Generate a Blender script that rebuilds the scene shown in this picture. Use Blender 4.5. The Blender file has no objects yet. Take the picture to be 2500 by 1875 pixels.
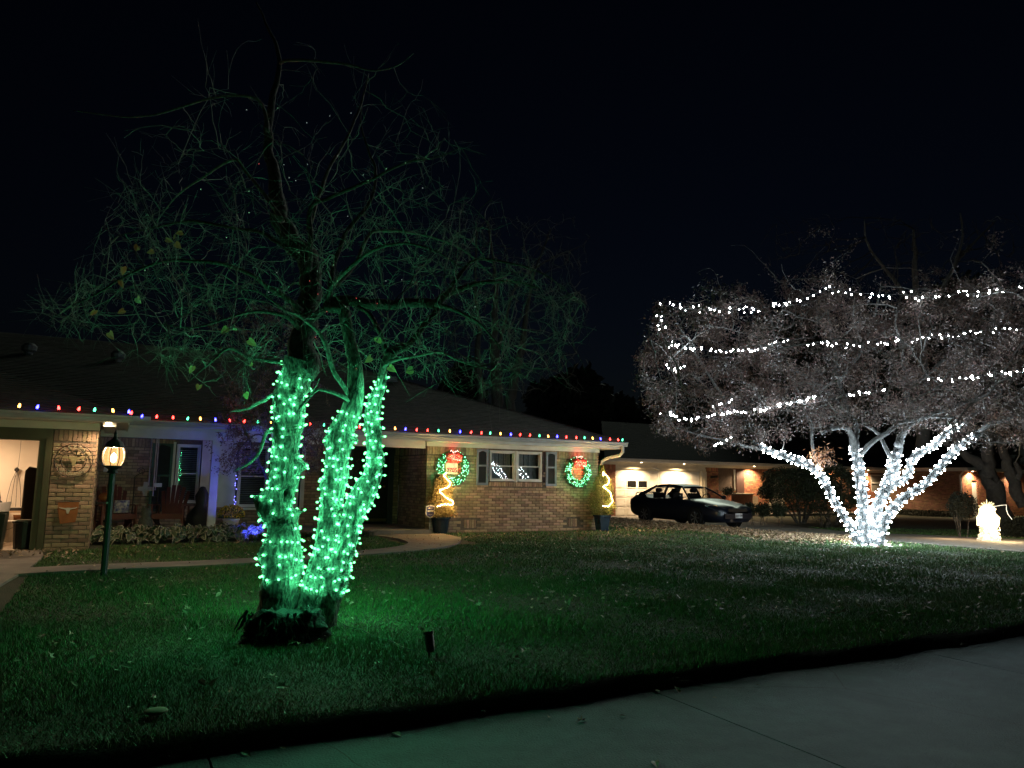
import bpy, bmesh, math, random
import numpy as np
from mathutils import Vector, Matrix, noise
R = math.radians
rnd = random.Random(7)
nr = np.random.RandomState(11)
sc = bpy.context.scene
C = sc.collection

# ------------------------------------------------------------------ camera, world, light
F, CX, CY, PITCH, ROLL, CAMZ = 1811.0, 1250.0, 937.5, R(7.5), R(0.9), 1.26
fw = Vector((0, math.cos(PITCH), math.sin(PITCH)))
up0 = Vector((0, -math.sin(PITCH), math.cos(PITCH)))
rt = Vector((1, 0, 0)) * math.cos(ROLL) + up0 * math.sin(ROLL)
up = up0 * math.cos(ROLL) - Vector((1, 0, 0)) * math.sin(ROLL)
cam_d = bpy.data.cameras.new('camera'); cam = bpy.data.objects.new('camera', cam_d); C.objects.link(cam)
cam.matrix_world = Matrix(((rt.x, up.x, -fw.x, 0), (rt.y, up.y, -fw.y, 0), (rt.z, up.z, -fw.z, CAMZ), (0, 0, 0, 1)))
cam_d.sensor_width = 36; cam_d.lens = 36 * F / 2500; cam_d.clip_end = 600; cam_d.clip_start = 0.05
sc.camera = cam
w = bpy.data.worlds.new('World'); sc.world = w; w.use_nodes = True
nt = w.node_tree; bg = nt.nodes['Background']
sky = nt.nodes.new('ShaderNodeTexSky'); sky.sky_type = 'NISHITA'; sky.sun_disc = False
sky.sun_elevation = R(-3.0); sky.sun_rotation = R(14)
tint = nt.nodes.new('ShaderNodeMix'); tint.data_type = 'RGBA'; tint.blend_type = 'MULTIPLY'
tint.inputs[0].default_value = 1; tint.inputs[7].default_value = (0.35, 0.55, 1.0, 1)
nt.links.new(sky.outputs[0], tint.inputs[6]); nt.links.new(tint.outputs[2], bg.inputs[0])
bg.inputs[1].default_value = 0.0075
def aim(o, d): o.rotation_euler = Vector(d).to_track_quat('-Z', 'Y').to_euler()
sun_d = bpy.data.lights.new('moonlight', 'SUN'); sun_d.energy = 0.165; sun_d.angle = R(20); sun_d.color = (0.86, 1.0, 0.80)
sun = bpy.data.objects.new('moonlight', sun_d); C.objects.link(sun); aim(sun, (-0.25, -0.85, -0.50))
sc.view_settings.view_transform = 'Standard'; sc.view_settings.look = 'None'
sc.view_settings.exposure = 1.35; sc.view_settings.gamma = 1; sc.view_settings.use_curve_mapping = False
sc.render.engine = 'CYCLES'
sc.cycles.use_denoising = True
sc.cycles.max_bounces = 6; sc.cycles.diffuse_bounces = 3; sc.cycles.glossy_bounces = 3
sc.cycles.transparent_max_bounces = 16; sc.cycles.sample_clamp_indirect = 3.0
sc.cycles.use_light_tree = True

def ray(x, y):
    u = (x - CX) / F; v = -(y - CY) / F
    c, s = math.cos(ROLL), math.sin(ROLL); u, v = u * c - v * s, u * s + v * c
    return Vector((u, math.cos(PITCH) - v * math.sin(PITCH), math.sin(PITCH) + v * math.cos(PITCH)))
def at(x, y, Y):                                   # where the sight line through a photo point reaches distance Y
    d = ray(x, y); return Vector((0, 0, CAMZ)) + d * (Y / d.y)
def atz(x, y, z):
    d = ray(x, y); return Vector((0, 0, CAMZ)) + d * ((z - CAMZ) / d.z)

# ------------------------------------------------------------------ materials
def nodes(m): return m.node_tree.nodes, m.node_tree.links
MATS = {}
def mat(name, col, rough=0.7, col2=None, scale=6.0, bump=0.0, bscale=40.0, bz=1.0, metal=0.0, per=0.0, spec=0.5, wave=False, detail=5):
    """principled with noise colour variation, optional per-piece variation (per) and fine relief (bump)"""
    if name in MATS: return MATS[name]
    m = bpy.data.materials.new(name); m.use_nodes = True; N, L = nodes(m)
    b = N['Principled BSDF']; b.inputs['Roughness'].default_value = rough; b.inputs['Metallic'].default_value = metal
    b.inputs['Specular IOR Level'].default_value = spec
    c2 = col2 if col2 else tuple(v * 0.75 for v in col)
    tc = N.new('ShaderNodeTexCoord'); n = N.new('ShaderNodeTexNoise'); n.inputs['Scale'].default_value = scale; n.inputs['Detail'].default_value = detail
    mc_ = N.new('ShaderNodeMapping'); mc_.inputs['Scale'].default_value = (1, 1, bz); L.new(tc.outputs['Object'], mc_.inputs[0]); L.new(mc_.outputs[0], n.inputs['Vector'])
    mx = N.new('ShaderNodeMix'); mx.data_type = 'RGBA'; mx.inputs[6].default_value = (*col, 1); mx.inputs[7].default_value = (*c2, 1)
    rr = N.new('ShaderNodeMapRange'); rr.inputs[1].default_value = 0.35; rr.inputs[2].default_value = 0.65
    L.new(n.outputs['Fac'], rr.inputs[0]); L.new(rr.outputs[0], mx.inputs[0])
    out = mx.outputs[2]
    if per:
        g = N.new('ShaderNodeNewGeometry'); oi = N.new('ShaderNodeObjectInfo')
        a = N.new('ShaderNodeMath'); a.operation = 'ADD'; L.new(g.outputs['Random Per Island'], a.inputs[0]); L.new(oi.outputs['Random'], a.inputs[1])
        f = N.new('ShaderNodeMath'); f.operation = 'FRACT'; L.new(a.outputs[0], f.inputs[0])
        mr = N.new('ShaderNodeMapRange'); mr.inputs[3].default_value = 1 - per; mr.inputs[4].default_value = 1 + per * 0.8
        L.new(f.outputs[0], mr.inputs[0])
        hs = N.new('ShaderNodeHueSaturation'); L.new(mr.outputs[0], hs.inputs['Value']); L.new(out, hs.inputs['Color'])
        h2 = N.new('ShaderNodeMath'); h2.operation = 'MULTIPLY_ADD'; h2.inputs[1].default_value = 0.04; h2.inputs[2].default_value = 0.48
        f2 = N.new('ShaderNodeMath'); f2.operation = 'MULTIPLY'; f2.inputs[1].default_value = 7.3; L.new(f.outputs[0], f2.inputs[0])
        f3 = N.new('ShaderNodeMath'); f3.operation = 'FRACT'; L.new(f2.outputs[0], f3.inputs[0]); L.new(f3.outputs[0], h2.inputs[0]); L.new(h2.outputs[0], hs.inputs['Hue'])
        out = hs.outputs['Color']
    L.new(out, b.inputs['Base Color'])
    if bump:
        n2 = N.new('ShaderNodeTexNoise'); n2.inputs['Scale'].default_value = bscale; n2.inputs['Detail'].default_value = 6; mp_ = N.new('ShaderNodeMapping'); mp_.inputs['Scale'].default_value = (1, 1, bz); L.new(tc.outputs['Object'], mp_.inputs[0]); L.new(mp_.outputs[0], n2.inputs['Vector'])
        bp = N.new('ShaderNodeBump'); bp.inputs['Strength'].default_value = bump; bp.inputs['Distance'].default_value = 0.02 if bz == 1 else 0.035
        L.new(n2.outputs['Fac'], bp.inputs['Height']); L.new(bp.outputs[0], b.inputs['Normal'])
    MATS[name] = m; return m
def emit(name, col, strength, base=(0.2, 0.2, 0.2)):
    if name in MATS: return MATS[name]
    m = bpy.data.materials.new(name); m.use_nodes = True; N, L = nodes(m); b = N['Principled BSDF']
    b.inputs['Base Color'].default_value = (*base, 1); b.inputs['Emission Color'].default_value = (*col, 1); b.inputs['Emission Strength'].default_value = strength
    b.inputs['Roughness'].default_value = 0.3
    MATS[name] = m; return m
def glow_glass(name, col, strength):
    """a lit bulb's glass: shines itself and lets the lamp inside through"""
    m = bpy.data.materials.new(name); m.use_nodes = True; N, L = nodes(m); N.remove(N['Principled BSDF'])
    t = N.new('ShaderNodeBsdfTransparent'); e = N.new('ShaderNodeEmission'); e.inputs[0].default_value = (*col, 1); e.inputs[1].default_value = strength
    a = N.new('ShaderNodeAddShader'); L.new(t.outputs[0], a.inputs[0]); L.new(e.outputs[0], a.inputs[1]); L.new(a.outputs[0], N['Material Output'].inputs[0])
    MATS[name] = m; return m
def glass(name, tint=(0.02, 0.03, 0.035), clear=0.0):
    m = bpy.data.materials.new(name); m.use_nodes = True; N, L = nodes(m); b = N['Principled BSDF']
    b.inputs['Base Color'].default_value = (*tint, 1); b.inputs['Roughness'].default_value = 0.03
    if clear:
        N.remove(b); t = N.new('ShaderNodeBsdfTransparent'); t.inputs[0].default_value = (clear, clear, clear, 1)
        g = N.new('ShaderNodeBsdfGlossy'); g.inputs['Roughness'].default_value = 0.02
        lw = N.new('ShaderNodeLayerWeight'); lw.inputs[0].default_value = 0.5; pw = N.new('ShaderNodeMath'); pw.operation = 'POWER'; pw.inputs[1].default_value = 4; L.new(lw.outputs['Facing'], pw.inputs[0]); fr = N.new('ShaderNodeMath'); fr.operation = 'MULTIPLY_ADD'; fr.inputs[1].default_value = 0.9; fr.inputs[2].default_value = 0.06; L.new(pw.outputs[0], fr.inputs[0]); mx = N.new('ShaderNodeMixShader')
        L.new(fr.outputs[0], mx.inputs[0]); L.new(t.outputs[0], mx.inputs[1]); L.new(g.outputs[0], mx.inputs[2]); L.new(mx.outputs[0], N['Material Output'].inputs[0])
    MATS[name] = m; return m
BRICK = mat('brick_tan', (0.40, 0.275, 0.18), 0.9, (0.29, 0.195, 0.125), 14, 0.35, 60, per=0.38)
BRICK2 = mat('brick_red', (0.36, 0.15, 0.075), 0.9, (0.27, 0.11, 0.055), 14, 0.3, 60, per=0.3)
MORTAR = mat('mortar', (0.15, 0.12, 0.09), 0.95, (0.10, 0.08, 0.06), 30, 0.3, 90)
WHITE = mat('white_paint', (0.62, 0.61, 0.57), 0.55, (0.52, 0.51, 0.47), 3)
CREAM = mat('cream_paint', (0.60, 0.54, 0.42), 0.6, (0.52, 0.46, 0.35), 3)
GUTTER = mat('gutter_metal', (0.42, 0.43, 0.42), 0.4, (0.35, 0.36, 0.35), 3)
OLIVE = mat('olive_paint', (0.085, 0.08, 0.035), 0.55, (0.07, 0.062, 0.03), 4)
SHING = mat('roof_shingles', (0.065, 0.054, 0.046), 0.9, (0.04, 0.034, 0.029), 9, 0.5, 120, per=0.25)
SHUT = mat('shutter_blue_grey', (0.15, 0.19, 0.26), 0.5, (0.13, 0.15, 0.18), 5)
SHUTD = mat('shutter_louvre_dark', (0.04, 0.045, 0.05), 0.55)
SHUTG = mat('shutter_dark_green', (0.03, 0.07, 0.06), 0.5)
GLASSD = glass('window_glass', clear=0.75)
BLIND = mat('blind', (0.30, 0.33, 0.33), 0.7)
CURT = mat('curtain', (0.30, 0.32, 0.31), 0.9, (0.22, 0.24, 0.24), 20)
BLACK = mat('black_metal', (0.015, 0.015, 0.015), 0.45)
DKGREEN = mat('dark_green_post_paint', (0.012, 0.045, 0.03), 0.5, (0.008, 0.03, 0.022), 12, 0.2, 30)
CONC = mat('concrete', (0.22, 0.19, 0.16), 0.9, (0.15, 0.13, 0.11), 2.5, 0.25, 80)
BARK = mat('green_tree_bark', (0.20, 0.175, 0.14), 0.95, (0.018, 0.016, 0.013), 38, 1.0, 50, bz=0.42)
TWIG = mat('twig_bark', (0.23, 0.22, 0.19), 0.9)
LIMB2 = mat('thin_limb_bark', (0.27, 0.25, 0.21), 0.95, (0.14, 0.13, 0.11), 26, 1.0, 60, bz=0.4)
LIMB = mat('limb_bark', (0.13, 0.12, 0.10), 0.95, (0.05, 0.045, 0.04), 26, 1.0, 60, bz=0.4)
BARKW = mat('pale_tree_bark', (0.065, 0.067, 0.066), 0.9, (0.03, 0.031, 0.031), 18, 0.8, 60, bz=0.4)
ROOTM = mat('root_bark', (0.02, 0.017, 0.013), 1.0, (0.007, 0.006, 0.005), 12, 1.0, 40)
DARKWOOD = mat('door_wood', (0.03, 0.022, 0.016), 0.35)
REDWOOD = mat('red_chair_paint', (0.12, 0.03, 0.018), 0.6, (0.09, 0.022, 0.014), 6)
TERRA = mat('orange_paint', (0.38, 0.12, 0.03), 0.7)
NAVY = mat('navy_glazed_pot', (0.012, 0.03, 0.055), 0.25)
LEAFBR = mat('dry_leaf', (0.38, 0.29, 0.18), 0.6, (0.25, 0.17, 0.10), 8, per=0.45)
WIRE = mat('green_wire', (0.02, 0.06, 0.03), 0.5)

# ------------------------------------------------------------------ mesh builder
class MB:
    def __init__(s): s.v = []; s.f = []
    def add(s, vs, fs, M=None):
        o = len(s.v)
        s.v += [tuple(M @ Vector(v)) if M is not None else tuple(v) for v in vs]
        s.f += [tuple(i + o for i in f) for f in fs]
    def box(s, a, b, M=None):
        x0, y0, z0 = a; x1, y1, z1 = b
        s.add([(x0,y0,z0),(x1,y0,z0),(x1,y1,z0),(x0,y1,z0),(x0,y0,z1),(x1,y0,z1),(x1,y1,z1),(x0,y1,z1)],
              [(0,3,2,1),(4,5,6,7),(0,1,5,4),(1,2,6,5),(2,3,7,6),(3,0,4,7)], M)
    def quad(s, a, b, c, d): s.add([a, b, c, d], [(0, 1, 2, 3)])
    def prism(s, pts, y0, y1, M=None):          # outline in x,z pushed from y0 to y1
        n = len(pts); vs = [(p[0], y0, p[1]) for p in pts] + [(p[0], y1, p[1]) for p in pts]
        s.add(vs, [tuple(range(n)), tuple(range(2 * n - 1, n - 1, -1))] + [(i, i + n, (i + 1) % n + n, (i + 1) % n) for i in range(n)], M)
    def tube(s, pts, rad, seg=6, cap=True):
        pts = [Vector(p) for p in pts]; n = len(pts)
        if not hasattr(rad, '__len__'): rad = [rad] * n
        base = len(s.v); nrm = None
        for i, p in enumerate(pts):
            t = (pts[min(i + 1, n - 1)] - pts[max(i - 1, 0)])
            if t.length < 1e-9: t = Vector((0, 0, 1))
            t.normalize()
            if nrm is None:
                nrm = t.orthogonal().normalized()
            else:
                nrm = (nrm - t * nrm.dot(t))
                nrm = nrm.normalized() if nrm.length > 1e-6 else t.orthogonal().normalized()
            bn = t.cross(nrm)
            for k in range(seg):
                a = 2 * math.pi * k / seg; s.v.append(tuple(p + (nrm * math.cos(a) + bn * math.sin(a)) * rad[i]))
        for i in range(n - 1):
            for k in range(seg):
                a = base + i * seg + k; b = base + i * seg + (k + 1) % seg
                s.f.append((a, b, b + seg, a + seg))
        if cap:
            s.f.append(tuple(base + k for k in range(seg))[::-1]); s.f.append(tuple(base + (n - 1) * seg + k for k in range(seg)))
    def lathe(s, prof, seg=16, c=(0, 0, 0), square=False):   # prof: (r,z)
        base = len(s.v)
        for r, z in prof:
            for k in range(seg):
                a = 2 * math.pi * (k + (0.5 if square else 0)) / seg; s.v.append((c[0] + r * math.cos(a), c[1] + r * math.sin(a), c[2] + z))
        for i in range(len(prof) - 1):
            for k in range(seg):
                a = base + i * seg + k; b = base + i * seg + (k + 1) % seg; s.f.append((a, b, b + seg, a + seg))
        s.f.append(tuple(base + k for k in range(seg))[::-1]); s.f.append(tuple(base + (len(prof) - 1) * seg + k for k in range(seg)))
    def build(s, name, m, parent=None, smooth=False, kind=None, label=None):
        me = bpy.data.meshes.new(name); me.from_pydata(s.v, [], s.f); me.materials.append(m)
        if smooth: me.polygons.foreach_set('use_smooth', [True] * len(me.polygons))
        me.update()
        return link(name, me, parent, kind, label)
def link(name, me, parent=None, kind=None, label=None):
    o = bpy.data.objects.new(name, me); C.objects.link(o)
    if parent: o.parent = parent
    if kind: o['kind'] = kind
    if label: o['label'] = label
    return o
def empty(name, label, cat, loc=(0, 0, 0), rz=0, group=None):
    o = bpy.data.objects.new(name, None); C.objects.link(o); o.location = loc; o.rotation_euler = (0, 0, rz); o.empty_display_size = 0.1
    o['label'] = label; o['category'] = cat
    if group: o['group'] = group
    return o
def tag(o, label, cat, group=None):
    o['label'] = label; o['category'] = cat
    if group: o['group'] = group
    return o
def bx(name, a, b, m, parent, label=None):
    q = MB(); q.box(a, b); return q.build(name, m, parent, label=label)
def point_mesh(name, V, Fc, m, parent=None, kind='stuff'):      # numpy mesh, all faces with the same number of corners
    me = bpy.data.meshes.new(name); k = Fc.shape[1]
    me.vertices.add(len(V)); me.vertices.foreach_set('co', np.ascontiguousarray(V, dtype=np.float32).ravel())
    me.loops.add(Fc.size); me.loops.foreach_set('vertex_index', np.ascontiguousarray(Fc, dtype=np.int32).ravel())
    me.polygons.add(len(Fc)); me.polygons.foreach_set('loop_start', np.arange(0, Fc.size, k, dtype=np.int32)); me.polygons.foreach_set('loop_total', np.full(len(Fc), k, dtype=np.int32))
    me.materials.append(m); me.update(calc_edges=True); me.validate()
    return link(name, me, parent, kind)
def spline(pts, n=8):                                   # catmull-rom through rows of (x,y,z,r)
    P = [np.array(p, float) for p in pts]; P = [2 * P[0] - P[1]] + P + [2 * P[-1] - P[-2]]; out = []
    for i in range(1, len(P) - 2):
        for k in range(n):
            t = k / n; a, b, c, d = P[i - 1:i + 3]
            out.append(0.5 * ((2 * b) + (-a + c) * t + (2 * a - 5 * b + 4 * c - d) * t * t + (-a + 3 * b - 3 * c + d) * t ** 3))
    out.append(P[-2]); return out

# ------------------------------------------------------------------ house frame: x along the front wall, y into the house
TH = R(28); HX, HY = 2.43, 20.76
HM = Matrix.Translation((HX, HY, 0)) @ Matrix.Rotation(TH, 4, 'Z')
HMI = HM.inverted()
def hw(s, d, z=0): return HM @ Vector((s, -d, z))
def sd(x, y):
    q = HMI @ Vector((x, y, 0)); return q.x, -q.y
def sstep(t): t = min(1, max(0, t)); return t * t * (3 - 2 * t)
def ground(x, y):
    s, d = sd(x, y)
    z = -0.02 - 0.16 * sstep((d - 4) / 9)
    z -= 0.24 * sstep((s - 0.5) / 9) * sstep((9 - d) / 8)
    return z + 0.012 * noise.noise(Vector((x * 0.6, y * 0.6, 0)))
STREET_Z = -0.30; CURB_D = 12.48

# ------------------------------------------------------------------ ground
MB_g = MB(); nx, ny = 253, 120
gs = np.concatenate([np.linspace(-45, -16, 20)[:-1], np.linspace(-16, 4, 190)[:-1], np.linspace(4, 45, 45)]); gd = np.concatenate([np.linspace(-60, -12, 20)[:-1], np.linspace(-12, CURB_D - 0.1, ny - 19)])
LAWNM = mat('lawn_soil_and_thatch', (0.026, 0.036, 0.014), 1.0, (0.040, 0.040, 0.020), 5, 0.6, 60)
for d in gd:
    for s in gs:
        p = hw(s, d); MB_g.v.append((p.x, p.y, ground(p.x, p.y)))
for j in range(len(gd) - 1):
    for i in range(nx - 1):
        a = j * nx + i; MB_g.f.append((a, a + nx, a + nx + 1, a + 1))
# curb-side drop of the turf
base = len(MB_g.v)
for k, (dd, zz) in enumerate([(CURB_D - 0.1, None), (CURB_D - 0.02, -0.03), (CURB_D + 0.01, -0.10), (CURB_D + 0.0, -0.25)]):
    for s in gs:
        wob = 0.09 * noise.noise(Vector((s * 1.4, k * 0.7, 3))) + 0.05 * noise.noise(Vector((s * 5, k, 3)))
        p = hw(s, dd + (wob if k else 0)); z = ground(p.x, p.y) + (zz if zz else 0); MB_g.v.append((p.x, p.y, z))
for k in range(3):
    for i in range(nx - 1):
        a = base + k * nx + i; MB_g.f.append((a, a + nx, a + nx + 1, a + 1))
g = MB_g.build('lawn', LAWNM, None, smooth=True, kind='structure')
far = MB(); far.box((-300, -300, -0.9), (300, 300, -0.75)); far.build('ground', LAWNM, None, kind='structure')
# street: slabs with joints
def hquad(mb, s0, d0, s1, d1, z, n=1):
    a, b, c, d = hw(s0, d0, z), hw(s1, d0, z), hw(s1, d1, z), hw(s0, d1, z); mb.quad(a, b, c, d)
STM = mat('street_concrete', (0.075, 0.12, 0.135), 0.8, (0.05, 0.083, 0.095), 0.9, 0.55, 70, detail=12)
def cracks(m):
    N, L = nodes(m); b = N['Principled BSDF']; src = b.inputs['Base Color'].links[0].from_socket
    tc = N.new('ShaderNodeTexCoord'); ns = N.new('ShaderNodeTexNoise'); ns.inputs['Scale'].default_value = 1.6; ns.inputs['Detail'].default_value = 8
    vm = N.new('ShaderNodeMix'); vm.data_type = 'VECTOR'; vm.inputs[0].default_value = 0.16
    L.new(tc.outputs['Object'], ns.inputs['Vector']); L.new(tc.outputs['Object'], vm.inputs[4]); L.new(ns.outputs['Color'], vm.inputs[5])
    vo = N.new('ShaderNodeTexVoronoi'); vo.feature = 'DISTANCE_TO_EDGE'; vo.inputs['Scale'].default_value = 0.33; L.new(vm.outputs[1], vo.inputs['Vector'])
    lt = N.new('ShaderNodeMath'); lt.operation = 'LESS_THAN'; lt.inputs[1].default_value = 0.0012; L.new(vo.outputs['Distance'], lt.inputs[0])
    mx = N.new('ShaderNodeMix'); mx.data_type = 'RGBA'; mx.inputs[7].default_value = (0.03, 0.03, 0.028, 1); L.new(lt.outputs[0], mx.inputs[0]); L.new(src, mx.inputs[6]); L.new(mx.outputs[2], b.inputs['Base Color'])
    # fine grit
    sp = N.new('ShaderNodeTexVoronoi'); sp.inputs['Scale'].default_value = 70; L.new(tc.outputs['Object'], sp.inputs['Vector']); sr = N.new('ShaderNodeMapRange'); sr.inputs[1].default_value = 0.0; sr.inputs[2].default_value = 0.35; sr.inputs[3].default_value = 0.72; sr.inputs[4].default_value = 1.06; L.new(sp.outputs['Distance'], sr.inputs[0]); s2 = N.new('ShaderNodeTexNoise'); s2.inputs['Scale'].default_value = 3.5; s2.inputs['Detail'].default_value = 10; s2.inputs['Roughness'].default_value = 0.7; L.new(tc.outputs['Object'], s2.inputs['Vector']); s3 = N.new('ShaderNodeMapRange'); s3.inputs[1].default_value = 0.35; s3.inputs[2].default_value = 0.6; s3.inputs[3].default_value = 0.66; s3.inputs[4].default_value = 1.0; L.new(s2.outputs['Fac'], s3.inputs[0]); sm = N.new('ShaderNodeMath'); sm.operation = 'MULTIPLY'; L.new(sr.outputs[0], sm.inputs[0]); L.new(s3.outputs[0], sm.inputs[1]); hv = N.new('ShaderNodeHueSaturation'); L.new(mx.outputs[2], hv.inputs['Color']); L.new(sm.outputs[0], hv.inputs['Value']); L.new(hv.outputs[0], b.inputs['Base Color'])
cracks(STM)
st = MB(); hquad(st, -60, CURB_D - 0.3, 60, 40, STREET_Z - 0.03); st.build('street_bed', mat('joint_filler', (0.03, 0.03, 0.028), 1.0), None, kind='structure')
st = empty('street', 'street', 'street'); del st['label'], st['category']; st['kind'] = 'structure'
js = [-40, -27, -14.5, -11.3, -8.15, -4.9, -1.6, 1.8, 5.2, 9, 20, 50]
for i in range(len(js) - 1):
    q = MB(); g_ = 0.006
    for (d0, d1) in ((CURB_D - 0.25, 15.35), (15.37, 40)):
        p = [hw(js[i] + g_, d0), hw(js[i + 1] - g_, d0), hw(js[i + 1] - g_, d1), hw(js[i] + g_, d1)]
        q.add([(v.x, v.y, STREET_Z) for v in p] + [(v.x, v.y, STREET_Z - 0.05) for v in p], [(0, 1, 2, 3)[::-1], (0, 4, 5, 1)[::-1], (1, 5, 6, 2)[::-1], (2, 6, 7, 3)[::-1], (3, 7, 4, 0)[::-1]])
    q.build('slab', STM, st)

def strip(name, left, right, lift, m, th=0.05, dens=6):   # paved strip between two lines of (s,d)
    q = MB(); n = len(left); L_ = []; R_ = []
    for i in range(n - 1):
        for k in range(dens):
            t = k / dens
            L_.append((left[i][0] * (1 - t) + left[i + 1][0] * t, left[i][1] * (1 - t) + left[i + 1][1] * t))
            R_.append((right[i][0] * (1 - t) + right[i + 1][0] * t, right[i][1] * (1 - t) + right[i + 1][1] * t))
    L_.append(left[-1]); R_.append(right[-1]); vs = []
    for a, b in zip(L_, R_):
        for (s, d), e in ((a, -th), (a, 0), (b, 0), (b, -th)):
            p = hw(s, d); vs.append((p.x, p.y, ground(p.x, p.y) + lift + e))
    fs = []
    for i in range(len(L_) - 1):
        for k in range(3): a = i * 4 + k; fs.append((a, a + 4, a + 5, a + 1))
    q.add(vs, fs); return q.build(name, m, None, kind='structure')
def cr(pts, n=6):
    return [tuple(p[:2]) for p in spline([(a, b, 0, 0) for a, b in pts], n)]
WO = cr([(-12.9, 5.72), (-11.16, 5.55), (-9.81, 5.38), (-7.95, 4.75), (-6.75, 4.3), (-5.95, 3.6), (-5.3, 2.6), (-4.95, 1.7), (-4.85, 0.6)])
WI = cr([(-12.9, 5.1), (-11.13, 4.95), (-9.7, 4.72), (-7.9, 4.12), (-7.0, 3.5), (-6.55, 2.8), (-6.4, 1.9), (-6.45, 1.2), (-6.6, 0.6)])
strip('walkway', WI, WO, 0.035, CONC, dens=2)
strip('garage_driveway', cr([(-12.85, 2.3), (-12.75, 3.5), (-12.8, 5.2), (-12.95, 6.5), (-13.2, 9), (-13.4, 12.3)]), [(-22, 2.3 + i * 10 / 30) for i in range(31)], 0.03, CONC, dens=1)
# neighbour's driveway, from the photograph's edge points
def wsd(p): return sd(p.x, p.y)
dr_near = [wsd(atz(x, y, -0.2)) for x, y in ((1475, 1266), (1600, 1272), (1740, 1284), (1860, 1300), (1970, 1314), (2090, 1326))] + [(5.6, 9.0), (5.9, 12.3)]
dr_far = [wsd(atz(x, y, -0.26)) for x, y in ((1490, 1258), (1720, 1259), (1840, 1273), (1960, 1288), (2100, 1303), (2230, 1306))] + [(10.6, 9.0), (10.9, 12.3)]
strip('neighbour_driveway', dr_near, dr_far, 0.02, mat('driveway_concrete', (0.20, 0.18, 0.155), 0.9, (0.15, 0.135, 0.12), 2.5, 0.25, 80), dens=4)

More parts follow.
